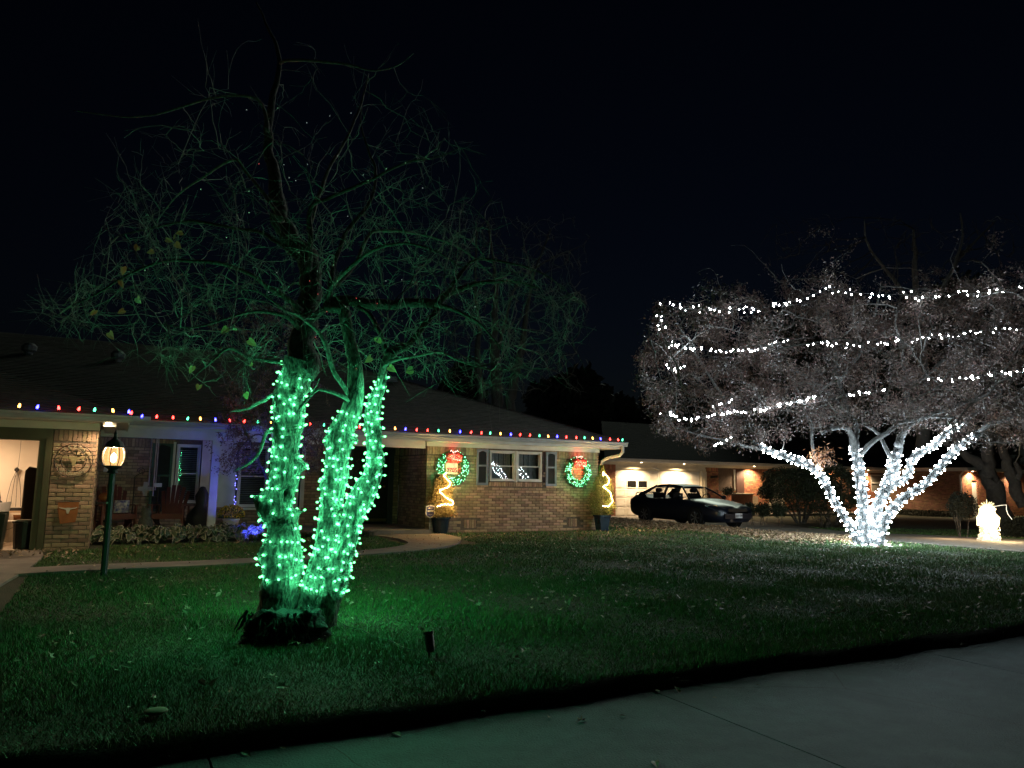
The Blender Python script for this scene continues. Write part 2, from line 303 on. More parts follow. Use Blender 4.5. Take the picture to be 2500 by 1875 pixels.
# ------------------------------------------------------------------ brick walls
def brick_mesh(name, L_, H_, T_, m):
    q = MB(); b = 0.004; x, y, z = L_ / 2, T_, H_ / 2
    q.add([(-x, y, -z), (x, y, -z), (x, y, z), (-x, y, z), (-x, 0.003, -z), (x, 0.003, -z), (x, 0.003, z), (-x, 0.003, z),
           (-x + b, 0, -z + b), (x - b, 0, -z + b), (x - b, 0, z - b), (-x + b, 0, z - b)],
          [(0, 1, 5, 4), (1, 2, 6, 5), (2, 3, 7, 6), (3, 0, 4, 7), (4, 5, 9, 8), (5, 6, 10, 9), (6, 7, 11, 10), (7, 4, 8, 11), (8, 9, 10, 11)])
    me = bpy.data.meshes.new(name); me.from_pydata(q.v, [], q.f); me.materials.append(m); return me
BMESH = {}
def brick_wall(name, parent, x0, x1, z0, z1, M, m, holes=(), soldier=0.2, indiv=0, course=0.0705, bl=0.215, wall_m=None, sills=(), seed=1):
    """a mortar wall in the x,z plane (outside = -y) of matrix M with its bricks proud of it"""
    r = random.Random(seed); wq = MB(); xs = sorted({x0, x1, *[h[i] for h in holes for i in (0, 1)]}); zs = sorted({z0, z1, *[h[i] for h in holes for i in (2, 3)]})
    for i in range(len(xs) - 1):
        for j in range(len(zs) - 1):
            cx, cz = (xs[i] + xs[i + 1]) / 2, (zs[j] + zs[j + 1]) / 2
            if any(h[0] < cx < h[1] and h[2] < cz < h[3] for h in holes): continue
            wq.box((xs[i], 0.012, zs[j]), (xs[i + 1], 0.12, zs[j + 1]), M)
    wall = wq.build(name, wall_m or MORTAR, parent); todo = []
    J = 0.011
    def put(cx, cz, l, h):
        for h_ in holes:
            if cx + l / 2 > h_[0] + 0.001 and cx - l / 2 < h_[1] - 0.001 and cz + h / 2 > h_[2] + 0.001 and cz - h / 2 < h_[3] - 0.001:
                if h_[0] - (cx - l / 2) > 0.05: put(((cx - l / 2) + h_[0] - 0.004) / 2, cz, h_[0] - 0.004 - (cx - l / 2), h)
                if (cx + l / 2) - h_[1] > 0.05: put(((cx + l / 2) + h_[1] + 0.004) / 2, cz, (cx + l / 2) - h_[1] - 0.004, h)
                return
        for s_ in sills:
            if cx + l / 2 > s_[0] and cx - l / 2 < s_[1] and cz + h / 2 > s_[2] and cz - h / 2 < s_[3] and l > h: return
        todo.append((cx, cz, l, h))
    z = z0; row = 0; ztop = z1 - (soldier if soldier else 0)
    while z + course * 0.6 < ztop:
        h = min(course, ztop - z) - J; x = x0 - (bl / 2 if row % 2 else 0) - r.uniform(0, 0.012)
        while x < x1:
            a, b = max(x, x0), min(x + bl, x1)
            if b - a > 0.03: put((a + b) / 2, z + course / 2, b - a - J, h)
            x += bl
        z += course; row += 1
    if soldier:
        x = x0
        while x + course * 0.5 < x1:
            b = min(x + course, x1)
            put((x + b) / 2, z1 - soldier / 2, b - x - J, soldier - J)
            x += course
    for s_ in sills:
        x = s_[0]
        while x + 0.03 < s_[1]:
            b = min(x + course, s_[1]); todo.append(((x + b) / 2, (s_[2] + s_[3]) / 2, b - x - J, s_[3] - s_[2] - J)); x += course
    RM = M.to_3x3().to_4x4()
    rest = MB()
    for i, (cx, cz, l, h) in enumerate(todo):
        out = r.uniform(-0.004, 0.006); tilt = r.uniform(-0.012, 0.012)
        if i < indiv:
            key = (m.name,)
            if key not in BMESH: BMESH[key] = brick_mesh('brick', 0.2, 0.06, 0.03, m)
            o = link('brick', BMESH[key], wall)
            o.matrix_local = M @ Matrix.Translation((cx, out - 0.006, cz)) @ Matrix.Rotation(tilt, 4, 'Y') @ Matrix.Diagonal((l / 0.2, 1, h / 0.06, 1))
        else:
            y = out - 0.006; b = 0.004; X, Z = l / 2, h / 2
            rest.add([(cx - X, .02, cz - Z), (cx + X, .02, cz - Z), (cx + X, .02, cz + Z), (cx - X, .02, cz + Z), (cx - X, y, cz - Z), (cx + X, y, cz - Z), (cx + X, y, cz + Z), (cx - X, y, cz + Z)],
                     [(0, 1, 5, 4), (1, 2, 6, 5), (2, 3, 7, 6), (3, 0, 4, 7), (4, 5, 6, 7)], M)
    if rest.v: rest.build('brick_courses', m, wall, kind='stuff')
    return wall
def HMAT(x=0, y=0, rz=0, z=0): return Matrix.Translation((x, y, z)) @ Matrix.Rotation(rz, 4, 'Z')

house = empty('brick_house', 'long low tan brick house with white eaves, shuttered window and deep porch', 'house', (HX, HY, 0), TH)
EZ = 2.27   # underside of the gutter
# front room: window hole
front = brick_wall('front_wall', house, -5.10, 0, -0.02, 2.10, HMAT(), BRICK, holes=[(-3.38, -1.79, 1.25, 2.06)], soldier=0.2, indiv=300, sills=[(-3.38, -1.79, 1.13, 1.25), (-4.05, -3.72, 0.08, 0.30), (-0.97, -0.66, 0.08, 0.30)], seed=2)
brick_wall('side_wall', house, 0, 9, -0.3, 2.2, HMAT(0, 0, R(90)), BRICK, indiv=0, seed=3)
brick_wall('entry_wall', house, 0, 1.9, -0.02, 2.10, HMAT(-5.10, 1.95, R(-90)), BRICK, indiv=0, seed=4)
# porch back wall with its openings (y = 2)
PY = 2.0
brick_wall('porch_wall', house, -12.9, -5.1, 0.08, 2.12, HMAT(0, PY), BRICK, holes=[(-10.62, -10.05, 0.62, 2.03), (-9.25, -7.7, 0.52, 2.05), (-6.42, -5.25, 0.1, 2.08)], indiv=150, seed=5)
brick_wall('entry_return_wall', house, 0, 0.45, 0.08, 2.10, HMAT(-7.05, PY, R(0)), BRICK, indiv=0, seed=6) if False else None
# garage pillar and garage front
GD = -2.28   # y of the garage front plane
brick_wall('garage_pillar', house, -12.83, -12.17, -0.03, 2.03, HMAT(0, GD), BRICK, soldier=0.2, indiv=200, bl=0.245, seed=8)
brick_wall('garage_side_wall', house, 0, 4.3, 0.0, 2.10, HMAT(-12.17, GD, R(90)), BRICK, seed=9)
bx('pillar_back', (-12.83, GD + 0.12, -0.03), (-12.29, GD + 0.5, 2.03), MORTAR, house)
# white soffits, frieze boards, fascias, gutters
bx('soffit', (-5.12, -0.5, 2.205), (0.5, 0.02, 2.235), WHITE, house)
bx('frieze_board', (-5.12, -0.03, 2.10), (0.03, 0.10, 2.205), WHITE, house)
bx('porch_beam', (-12.17, -0.04, 2.04), (-5.16, 0.12, 2.235), WHITE, house)
bx('porch_ceiling', (-12.17, 0.12, 2.20), (-5.1, 2.1, 2.23), WHITE, house)
bx('porch_soffit', (-12.17, -0.5, 2.238), (-5.12, -0.04, 2.26), WHITE, house)
bx('side_soffit', (0.03, 0.02, 2.205), (0.5, 9, 2.235), WHITE, house)
def gutter(name, x0, x1, y, z, parent, along='x'):
    q = MB(); prof = [(0, 0), (-0.075, 0), (-0.10, 0.035), (-0.095, 0.06), (-0.125, 0.085), (-0.125, 0.11), (-0.115, 0.11), (-0.115, 0.092), (-0.02, 0.03), (0, 0.03)]
    n = len(prof)
    vs = [(x0, y + p, z + h) for p, h in prof] + [(x1, y + p, z + h) for p, h in prof]
    q.add(vs, [(i, i + n, (i + 1) % n + n, (i + 1) % n) for i in range(n)] + [tuple(range(n)), tuple(range(2 * n - 1, n - 1, -1))])
    return q.build(name, GUTTER, parent)
bx('fascia', (-11.72, -0.52, 2.20), (0.52, -0.50, 2.38), WHITE, house)
gutter('gutter', -11.70, 0.56, -0.52, 2.26, house)
bx('fascia', (0.50, -0.50, 2.20), (0.52, 9, 2.38), WHITE, house)
# garage eaves
bx('garage_fascia_board', (-20, GD - 0.05, 2.035), (-12.15, GD + 0.12, 2.16), CREAM, house)
bx('garage_soffit', (-20, GD - 0.52, 2.162), (-11.70, GD + 2.0, 2.185), WHITE, house)
bx('fascia', (-11.72, GD - 0.52, 2.13), (-11.70, -0.53, 2.28), WHITE, house)
gutter('gutter', -20, -11.66, GD - 0.52, 2.165, house)
bx('eave_return', (-12.1, GD - 0.3, 2.10), (-11.9, -0.06, 2.16), WHITE, house)
# garage opening frame: jamb, header, sectional door rails
bx('door_jamb', (-13.03, GD - 0.03, -0.02), (-12.835, GD + 0.16, 1.86), OLIVE, house)
bx('door_trim', (-12.93, GD - 0.055, -0.02), (-12.835, GD - 0.031, 1.86), OLIVE, house)
bx('door_header', (-20, GD - 0.03, 1.83), (-12.835, GD + 0.16, 2.032), OLIVE, house)
INT = mat('garage_drywall', (0.68, 0.60, 0.50), 0.8, (0.62, 0.54, 0.45), 2)
bx('garage_back_wall', (-20, GD + 3.3, -0.05), (-12.3, GD + 3.4, 2.15), INT, house)
bx('garage_ceiling', (-20, GD + 0.2, 2.12), (-12.3, GD + 3.3, 2.15), INT, house)
bx('garage_inner_wall', (-12.32, GD + 0.55, -0.05), (-12.30, GD + 3.3, 2.12), INT, house)
fl = MB(); fl.box((-20, GD - 0.02, -0.06), (-12.3, GD + 3.4, 0.012)); fl.build('garage_floor', mat('garage_floor', (0.32, 0.24, 0.16), 0.8, (0.22, 0.16, 0.10), 3), house)
dj = MB(); dj.box((-14.42, GD + 3.20, 0.0), (-14.30, GD + 3.30, 2.1)); dj.box((-14.28, GD + 3.26, 0.0), (-14.20, GD + 3.30, 2.1)); dj.build('door_casing', WHITE, house)
bx('inner_door', (-15.3, GD + 3.27, 0), (-14.43, GD + 3.295, 2.05), mat('brown_door', (0.07, 0.04, 0.025), 0.5), house)

# windows
def dh_window(name, parent, x0, x1, z0, z1, y, M, fr=WHITE, yaw=0.0, blinds=True, curtain=False):
    W = MB(); f = 0.045
    for a, b in (((x0, y - 0.03, z0), (x0 + f, y + 0.06, z1)), ((x1 - f, y - 0.03, z0), (x1, y + 0.06, z1)), ((x0 + f, y - 0.03, z1 - f), (x1 - f, y + 0.06, z1)), ((x0 + f, y - 0.04, z0), (x1 - f, y + 0.06, z0 + f))): W.box(a, b, M)
    w_ = W.build(name, fr, parent); zm = (z0 + z1) / 2
    for k, (a, b, yy) in enumerate(((z0 + f, zm + 0.012, y - 0.004), (zm - 0.012, z1 - f, y + 0.022))):
        s = MB(); t = 0.026; X0, X1 = x0 + f + 0.002, x1 - f - 0.002
        s.box((X0, yy, a), (X0 + t, yy + 0.022, b), M); s.box((X1 - t, yy, a), (X1, yy + 0.022, b), M); s.box((X0 + t, yy, a), (X1 - t, yy + 0.022, a + t), M); s.box((X0 + t, yy, b - t), (X1 - t, yy + 0.022, b), M)
        s.build('sash', fr, w_)
        p = MB(); hx = (X1 - X0) / 2 - t; hz = (b - a) / 2 - t
        PM = M @ Matrix.Translation(((X0 + X1) / 2, yy + 0.022, (a + b) / 2)) @ Matrix.Rotation(yaw, 4, 'Z')
        p.add([(-hx, 0, -hz), (hx, 0, -hz), (hx, 0, hz), (-hx, 0, hz)], [(0, 1, 2, 3)], PM); p.build('pane', GLASSD, w_)
    bk = MB(); bk.box((x0 + 0.02, y + 0.30, z0), (x1 - 0.02, y + 0.33, z1), M); bk.build('room_backdrop', mat('dim_room', (0.05, 0.055, 0.055), 0.9), w_)
    if blinds:
        n = int((z1 - z0 - 0.12) / 0.045)
        s = MB()
        for i in range(n):
            zz = z0 + 0.06 + i * 0.045
            s.box((x0 + 0.05, 0.10, -0.001), (x1 - 0.05, 0.135, 0.001), M @ Matrix.Translation((0, y, zz)) @ Matrix.Rotation(R(-35), 4, 'X'))
        # tilted slats are turned about their own line
        s = MB()
        for i in range(n):
            zz = z0 + 0.06 + i * 0.045
            s.add([(x0 + 0.05, y + 0.095, zz - 0.010), (x1 - 0.05, y + 0.095, zz - 0.010), (x1 - 0.05, y + 0.118, zz + 0.014), (x0 + 0.05, y + 0.118, zz + 0.014)], [(0, 1, 2, 3)], M)
        s.build('blind_slats', BLIND, w_, kind='stuff')
    return w_
I4 = HMAT()
dh_window('window', house, -3.36, -2.61, 1.265, 2.055, 0.03, I4, yaw=R(7.6), blinds=False)
dh_window('window', house, -2.56, -1.81, 1.265, 2.055, 0.03, I4, yaw=R(4.9), blinds=False)
bx('mullion', (-2.608, -0.025, 1.25), (-2.562, 0.09, 2.06), WHITE, house)
for a, b in ((-3.0, -2.87), (-2.25, -2.12), (-2.86, -2.66), (-2.11, -1.86), (-3.30, -3.01), (-2.52, -2.26)):
    q = MB(); n = 5; y = 0.2
    for k in range(n):
        xa, xb = a + (b - a) * k / n, a + (b - a) * (k + 1) / n
        q.quad((xa, y + 0.02 * (k % 2), 1.3), (xb, y + 0.02 * ((k + 1) % 2), 1.3), (xb, y + 0.02 * ((k + 1) % 2), 2.02), (xa, y + 0.02 * (k % 2), 2.02))
    q.build('curtain', CURT, house)
q = MB()
for k in range(16):
    for (a, b) in ((-3.30, -2.66), (-2.50, -1.87)):
        z = 1.31 + k * 0.022; q.box((a, 0.165, z), (b, 0.168, z + 0.014))
q.build('cafe_blind', BLIND, house, kind='stuff')
def shutter(x0, x1, z0, z1, y, fr, lo, parent, arch=True):
    q = MB(); f = 0.055; zm = (z0 + z1) / 2 + 0.02
    q.box((x0, y - 0.03, z0), (x0 + f, y, z1)); q.box((x1 - f, y - 0.03, z0), (x1, y, z1)); q.box((x0 + f, y - 0.03, z0), (x1 - f, y, z0 + 0.06)); q.box((x0 + f, y - 0.03, zm), (x1 - f, y, zm + 0.04))
    if arch:
        n = 8; pts = [(x0 + f, z1), (x0 + f, z1 - 0.085)] + [(x0 + f + (x1 - x0 - 2 * f) * k / n, z1 - 0.085 + 0.045 * math.sin(math.pi * k / n)) for k in range(1, n)] + [(x1 - f, z1 - 0.085), (x1 - f, z1)]
        q.prism(pts, y - 0.03, y)
    else: q.box((x0 + f, y - 0.03, z1 - 0.05), (x1 - f, y, z1))
    sh = q.build('shutter', fr, parent)
    l = MB(); z = z0 + 0.065
    while z < z1 - 0.05:
        if not (zm - 0.012 < z < zm + 0.035): l.add([(x0 + f, y - 0.022, z), (x1 - f, y - 0.022, z), (x1 - f, y - 0.004, z + 0.020), (x0 + f, y - 0.004, z + 0.020)], [(0, 1, 2, 3)])
        z += 0.021
    l.box((x0 + f, y - 0.003, z0 + .05), (x1 - f, y, z1 - 0.05)); l.build('louvres', lo, sh, kind='stuff')
shutter(-3.75, -3.42, 1.16, 2.07, -0.012, SHUT, SHUTD, house)
shutter(-1.70, -1.37, 1.16, 2.07, -0.012, SHUT, SHUTD, house)
bx('window_reveal', (-1.785, -0.008, 1.25), (-1.705, 0.0, 2.07), mat('dark_maroon', (0.05, 0.02, 0.018), 0.8), house)
# porch joinery
shutter(-11.12, -10.68, 0.45, 2.02, PY - 0.012, SHUTG, SHUTD, house, arch=True)
dh_window('window', house, -10.60, -10.07, 0.64, 2.02, PY + 0.03, I4)
bx('trim', (-10.68, PY - 0.03, 0.55), (-10.625, PY - 0.001, 2.06), WHITE, house)
bx('trim', (-10.05, PY - 0.04, 0.55), (-9.25, PY - 0.001, 2.12), WHITE, house)
dh_window('window', house, -9.20, -8.50, 0.54, 2.04, PY + 0.03, I4)
dh_window('window', house, -8.44, -7.74, 0.54, 2.04, PY + 0.03, I4)
bx('window_sill', (-9.28, PY - 0.06, 0.48), (-7.66, PY - 0.001, 0.525), WHITE, house)
bx('trim', (-7.70, PY - 0.03, 0.525), (-7.60, PY - 0.001, 2.08), WHITE, house)
# porch post
po = MB(); po.box((-10.045, -0.03, 0.10), (-9.885, 0.11, 2.04)); po.box((-10.07, -0.045, 0.10), (-9.86, 0.125, 0.22)); po.box((-10.065, -0.045, 1.93), (-9.865, 0.125, 1.96)); po.build('porch_post', WHITE, house)
bx('porch_slab', (-12.2, -0.15, -0.05), (-6.7, 2.1, 0.09), CONC, house)
bx('door_step', (-6.75, -0.45, -0.05), (-5.12, 1.98, 0.10), CONC, house)
# front door with diamond mullions
dr = bx('door', (-6.36, PY + 0.02, 0.14), (-5.38, PY + 0.07, 2.03), mat('dark_green_door', (0.012, 0.02, 0.016), 0.3), house)
df = MB(); df.box((-6.42, PY - 0.03, 0.10), (-6.36, PY + 0.08, 2.08)); df.box((-5.38, PY - 0.03, 0.10), (-5.25, PY + 0.08, 2.08)); df.box((-6.36, PY - 0.03, 2.03), (-5.38, PY + 0.08, 2.08)); df.build('door_frame', mat('door_frame_paint', (0.05, 0.055, 0.06), 0.5), dr)
di = MB()
for cx in (-6.12, -5.62):
    for k in range(3):
        z0 = 1.85 - k * 0.26
        for a, b in (((cx, z0), (cx + 0.15, z0 - 0.13)), ((cx + 0.15, z0 - 0.13), (cx, z0 - 0.26)), ((cx, z0), (cx - 0.15, z0 - 0.13)), ((cx - 0.15, z0 - 0.13), (cx, z0 - 0.26))):
            di.tube([(a[0], PY + 0.012, a[1]), (b[0], PY + 0.012, b[1])], 0.012, 4)
di.build('diamond_grille', DARKWOOD, dr)
bx('kick_plate', (-6.34, PY + 0.008, 0.16), (-5.40, PY + 0.018, 0.24), mat('brass', (0.35, 0.24, 0.10), 0.35, metal=1.0), dr)
q = MB(); q.lathe([(0.02, 0), (0.032, 0.01), (0.032, 0.05), (0.02, 0.06)], 10, (-5.50, PY - 0.03, 1.05)); q.build('door_handle', MATS['brass'], dr)
bx('mail_box', (-7.15, PY - 0.10, 1.25), (-6.85, PY - 0.001, 1.42), BLACK, house)
q = MB(); q.tube([(-6.95, PY - 0.09, 1.55), (-6.95, PY - 0.09, 1.85)], [0.06, 0.04], 8); q.tube([(-6.95, PY - 0.09, 1.86), (-6.95, PY - 0.02, 1.92)], 0.012, 6); q.build('wall_lantern', BLACK, house)
# downspout at the right corner
q = MB(); X = 0.10
q.tube([(0.42, -0.58, 2.28), (0.42, -0.58, 2.12), (0.38, -0.5, 2.02), (0.2, -0.2, 1.95), (X, -0.06, 1.86), (X - 0.02, -0.05, 1.7), (X - 0.02, -0.05, 0.1), (X - 0.02, -0.15, 0.03)], 0.045, 8); q.build('downspout', GUTTER, house)
q = MB(); q.tube([(0.30, 0.4, 2.2), (0.30, 0.42, 2.1), (0.2, 0.42, 1.98), (0.12, 0.42, 1.9), (0.12, 0.42, 0.1)], 0.04, 8); q.build('downspout', MATS['dark_maroon'], house)
# roof planes with shingle courses
def roof_plane(name, e0, e1, r0, r1, parent, tabs=True, course=0.145, m=SHING, seed=0):
    """eave e0-e1, ridge r0-r1 (local coordinates): courses of tabs, each lapping the one below"""
    e0, e1, r0, r1 = map(Vector, (e0, e1, r0, r1)); slope = ((r0 + r1) / 2 - (e0 + e1) / 2); n = max(2, int(slope.length / course)); r = random.Random(seed)
    nrm = (e1 - e0).cross(r0 - e0).normalized()
    if nrm.z < 0: nrm = -nrm
    bq = MB(); bq.quad(e0 - nrm * 0.03, e1 - nrm * 0.03, r1 - nrm * 0.03, r0 - nrm * 0.03); rf = bq.build(name, m, parent)
    q = MB()
    for i in range(n):
        t0, t1 = i / n, min(1, (i + 1.25) / n)
        A, B = e0.lerp(r0, t0), e1.lerp(r1, t0); A1, B1 = e0.lerp(r0, t1), e1.lerp(r1, t1); ln = (B - A).length
        k = max(1, int(ln / 0.33)) if tabs else 1; cuts = [0] + sorted(r.uniform((j - 0.15) / k, (j + 0.15) / k) for j in range(1, k)) + [1]
        for j in range(k):
            a, b = A.lerp(B, cuts[j]), A.lerp(B, cuts[j + 1]); a1, b1 = A1.lerp(B1, cuts[j]), A1.lerp(B1, cuts[j + 1]); u = nrm * (0.014 + r.uniform(0, 0.006)); lo = nrm * 0.002
            q.add([a + u, b + u, b1 + lo, a1 + lo, a - nrm * 0.02, b - nrm * 0.02], [(0, 1, 2, 3), (4, 5, 1, 0)])
    q.build('shingles', m, rf, kind='stuff'); return rf
RZ = 2.385; SL = 0.392
roof_plane('roof', (-24, -0.52, RZ), (0.52, -0.52, RZ), (-24, 6, 4.94), (-6, 6, 4.94), house, seed=1)
roof_plane('roof', (0.52, -0.52, RZ), (0.52, 12.5, RZ), (-6, 6, 4.94), (-6, 6.01, 4.94), house, seed=2)
q = MB(); q.tube([(0.53, -0.53, RZ + 0.01), (-6, 6, 4.96)], 0.03, 4); q.build('hip_cap', SHING, house)
gz = 2.285; y0 = GD - 0.52
roof_plane('garage_roof', (-24, y0, gz), (-11.68, y0, gz), (-24, y0 + 5.5, gz + 5.5 * SL), (-11.68 - 5.5, y0 + 5.5, gz + 5.5 * SL), house, seed=3)
roof_plane('garage_roof', (-11.68, y0, gz), (-11.68, -0.4, gz), (-11.68 - 5.5, y0 + 5.5, gz + 5.5 * SL), (-11.68 - 5.5, 6.0, gz + 5.5 * SL), house, seed=4)
bx('eave_end_cap', (-11.64, -0.66, 2.37), (-11.30, -0.50, 2.44), WHITE, house)
# roof vents
GALV = mat('galvanised_vent', (0.09, 0.094, 0.105), 0.6)
def rf(s, d): return RZ + (0.52 - d) * 0 + SL * (-d - 0.52 + 1.04) if False else RZ + (-d + 0.52) * SL
for s, d in ((-12.0, -3.9), (-13.9, -3.9)):
    q = MB(); q.lathe([(0.09, -0.1), (0.09, 0.05), (0.16, 0.1), (0.17, 0.2), (0.1, 0.27), (0.0, 0.29)], 12, (s, -d, rf(s, d))); q.build('turbine_vent', GALV, house)
q = MB(); q.prism([(0, 0), (0.34, 0.02), (0.28, 0.17), (0.05, 0.15)], -0.12, 0.12, Matrix.Translation((-4.9, 4.0, rf(0, -4.0) + 0.0))); q.build('roof_vent', GALV, house)

# ------------------------------------------------------------------ eave lights
ELC = {'orange': ((1.0, 0.38, 0.05), 7.0), 'blue': ((0.02, 0.02, 1.0), 18.0), 'red': ((1.0, 0.02, 0.015), 11.0), 'green': ((0.05, 0.8, 0.30), 4.0)}
ELM = {k: emit('c9_' + k, c, s) for k, (c, s) in ELC.items()}
def c9(m, sc_=1.0):
    q = MB(); q.lathe([(0.004, 0.0), (0.013, 0.006), (0.0155, 0.02), (0.013, 0.038), (0.007, 0.052), (0.001, 0.058)], 8); me = bpy.data.meshes.new('bulb'); me.from_pydata([tuple(Vector(v) * sc_) for v in q.v], [], q.f); me.materials.append(m)
    me.polygons.foreach_set('use_smooth', [True] * len(me.polygons)); return me
C9M = {k: c9(ELM[k], 1.25) for k in ELM}
CLIP = MB(); CLIP.lathe([(0.011, 0), (0.012, -0.02), (0.009, -0.03)], 6); CLIPM = bpy.data.meshes.new('socket'); CLIPM.from_pydata(CLIP.v, [], CLIP.f); CLIPM.materials.append(mat('socket_green', (0.01, 0.03, 0.015), 0.6))
es = empty('light_string', 'string of big coloured bulbs clipped along the gutters of the brick house', 'string lights', (HX, HY, 0), TH)
order = ['red', 'green', 'orange', 'blue', 'red']
spots = []
s_ = 0.23; k = 0
seq = ['red', 'red', 'blue', 'orange', 'green']          # going left from the right end
while s_ > -11.6: spots.append((s_, -0.645, 2.385, seq[k % 5])); s_ -= 0.2785; k += 1
spots.append((0.40, -0.56, 2.385, 'green'))
s_ = -11.95; k = 0; seqg = ['orange', 'green', 'red', 'red', 'blue']
while s_ > -16: spots.append((s_, GD - 0.645, 2.29, seqg[k % 5])); s_ -= 0.275; k += 1
spots.append((-11.72, GD - 0.60, 2.29, 'blue')); spots.append((-11.68, GD - 0.2, 2.30, 'red'))
for (a, b, z, c) in spots:
    o = link('bulb', C9M[c], es, label=c + ' bulb'); o.location = (a + rnd.uniform(-.022, .022), b, z + 0.03 + rnd.uniform(-.006, .004)); o.rotation_euler = (rnd.uniform(-.3, .3), rnd.uniform(-.3, .3), 0)
    k_ = link('socket', CLIPM, es); k_.location = (o.location.x, b, z + 0.032)
q = MB()
main = sorted([p for p in spots if p[1] > -1], key=lambda p: p[0]); garr = sorted([p for p in spots if p[1] < -1], key=lambda p: p[0])
for lst in (garr, main):
    pts = []
    for i in range(len(lst) - 1):
        a, b = lst[i], lst[i + 1]
        for t in (0, .25, .5, .75): pts.append((a[0] * (1 - t) + b[0] * t, a[1] * (1 - t) + b[1] * t, a[2] * (1 - t) + b[2] * t + 0.004 - 0.012 * math.sin(math.pi * t)))
    pts.append(lst[-1][:3]); q.tube(pts, 0.0035, 3)
q.build('cord', MATS['socket_green'], es)

# ------------------------------------------------------------------ warm lamps
def lamp(kind, name, loc, energy, col, parent=None, **k):
    l = bpy.data.lights.new(name, kind); l.energy = energy; l.color = col
    for a, b in k.items():
        if a != 'dir': setattr(l, a, b)
    o = bpy.data.objects.new(name, l); C.objects.link(o); o.location = loc
    if 'dir' in k: aim(o, k['dir'])
    if parent: o.parent = parent
    return o
WARM = (1.0, 0.62, 0.28); WARM2 = (1.0, 0.72, 0.42)
LENS = emit('lamp_lens', (1.0, 0.75, 0.42), 9.0)
def can_light(x, y, z, parent, energy, angle=130, root=None):
    q = MB(); q.lathe([(0.045, 0.012), (0.045, -0.006), (0.035, -0.010), (0.0, -0.010)], 12, (x, y, z)); o = q.build('soffit_lamp', LENS, parent)
    l = lamp('SPOT', 'soffit_beam', (x, y, z - 0.03), energy, WARM2, parent, spot_size=R(angle), spot_blend=0.5, shadow_soft_size=0.04, dir=(0, 0.0, -1)); return l
can_light(-12.02, GD - 0.36, 2.155, house, 27, 165)
lamp('AREA', 'garage_ceiling_light', (-14.6, GD + 1.9, 2.08), 40, (1.0, 0.66, 0.40), house, shape='RECTANGLE', size=1.2, size_y=0.3, dir=(0, 0, -1))
bx('garage_light_fixture', (-15.2, GD + 1.75, 2.085), (-14.0, GD + 2.05, 2.115), LENS, house)

# ------------------------------------------------------------------ garage things
def prop(name, label, cat, p, m, build, rz=0, group=None, kind=None):
    o = empty(name, label, cat, hw(*p) if len(p) == 3 else p, TH + rz, group); build(o); return o
def b_bin(o):
    q = MB(); q.lathe([(0.30, 0), (0.36, 0.62)], 4, square=True); q.build('body', mat('dark_green_plastic', (0.02, 0.03, 0.018), 0.5), o)
    l = MB(); l.add([(-0.3, -0.28, 0.63), (0.3, -0.28, 0.66), (0.27, 0.28, 0.80), (-0.3, 0.28, 0.74), (-0.3, -0.28, 0.60), (0.3, -0.28, 0.63), (0.27, 0.28, 0.77), (-0.3, 0.28, 0.71)], [(0, 1, 2, 3), (7, 6, 5, 4), (0, 4, 5, 1), (1, 5, 6, 2), (2, 6, 7, 3), (3, 7, 4, 0)]); l.build('lid', mat('bin_lid', (0.05, 0.05, 0.035), 0.5), o)
prop('rubbish_bin', 'dark green rubbish bin with a loose lid in the garage mouth', 'bin', (-13.62, 2.42, 0.0), None, b_bin)
def b_pot(o):
    q = MB(); q.lathe([(0.13, 0), (0.16, 0.42), (0.175, 0.43), (0.175, 0.46), (0.15, 0.46), (0.14, 0.4)], 16); q.build('body', BLACK, o)
    q = MB(); q.lathe([(0.0, 0.0), (0.10, 0.01), (0.12, 0.03), (0.0, 0.035)], 12, (0, 0, 0.45)); q.build('lid', mat('galv_lid', (0.25, 0.22, 0.18), 0.5), o)
prop('planter_pot', 'tall black planter pot standing beside the olive garage door jamb', 'pot', (-13.15, 2.05, 0.012), None, b_pot)
def b_bucket(o):
    q = MB(); q.lathe([(0.12, 0), (0.145, 0.36), (0.155, 0.36), (0.155, 0.385), (0.13, 0.385)], 16); q.build('body', mat('white_plastic', (0.55, 0.52, 0.45), 0.5), o)
    q = MB(); q.tube([(0.15, 0, 0.36), (0.1, -0.12, 0.27), (0, -0.165, 0.23), (-0.1, -0.12, 0.27), (-0.15, 0, 0.36)], 0.004, 4); q.build('handle', BLACK, o)
prop('bucket', 'white plastic bucket in front of the orange carton inside the garage', 'bucket', (-13.53, 0.5, 0.012), None, b_bucket)
def b_box(o, m, s=(0.5, 0.4, 0.35)):
    bx('body', (-s[0] / 2, -s[1] / 2, 0), (s[0] / 2, s[1] / 2, s[2]), m, o)
    q = MB(); q.add([(-s[0] / 2, -s[1] / 2, s[2]), (s[0] / 2, -s[1] / 2, s[2]), (s[0] / 2, -s[1] / 2 - 0.12, s[2] + 0.07), (-s[0] / 2, -s[1] / 2 - 0.12, s[2] + 0.07)], [(0, 1, 2, 3)]); q.build('flap', m, o)
prop('carton', 'orange-brown carton on the garage floor behind the white bucket', 'box', (-13.20, 0.1, 0.012), None, lambda o: b_box(o, mat('orange_carton', (0.30, 0.12, 0.04), 0.8), (0.55, 0.4, 0.42)))
prop('crate', 'dark crate left of the white bucket inside the garage', 'crate', (-13.95, 0.9, 0.012), None, lambda o: b_box(o, mat('dark_crate', (0.03, 0.022, 0.018), 0.7), (0.55, 0.45, 0.55)))
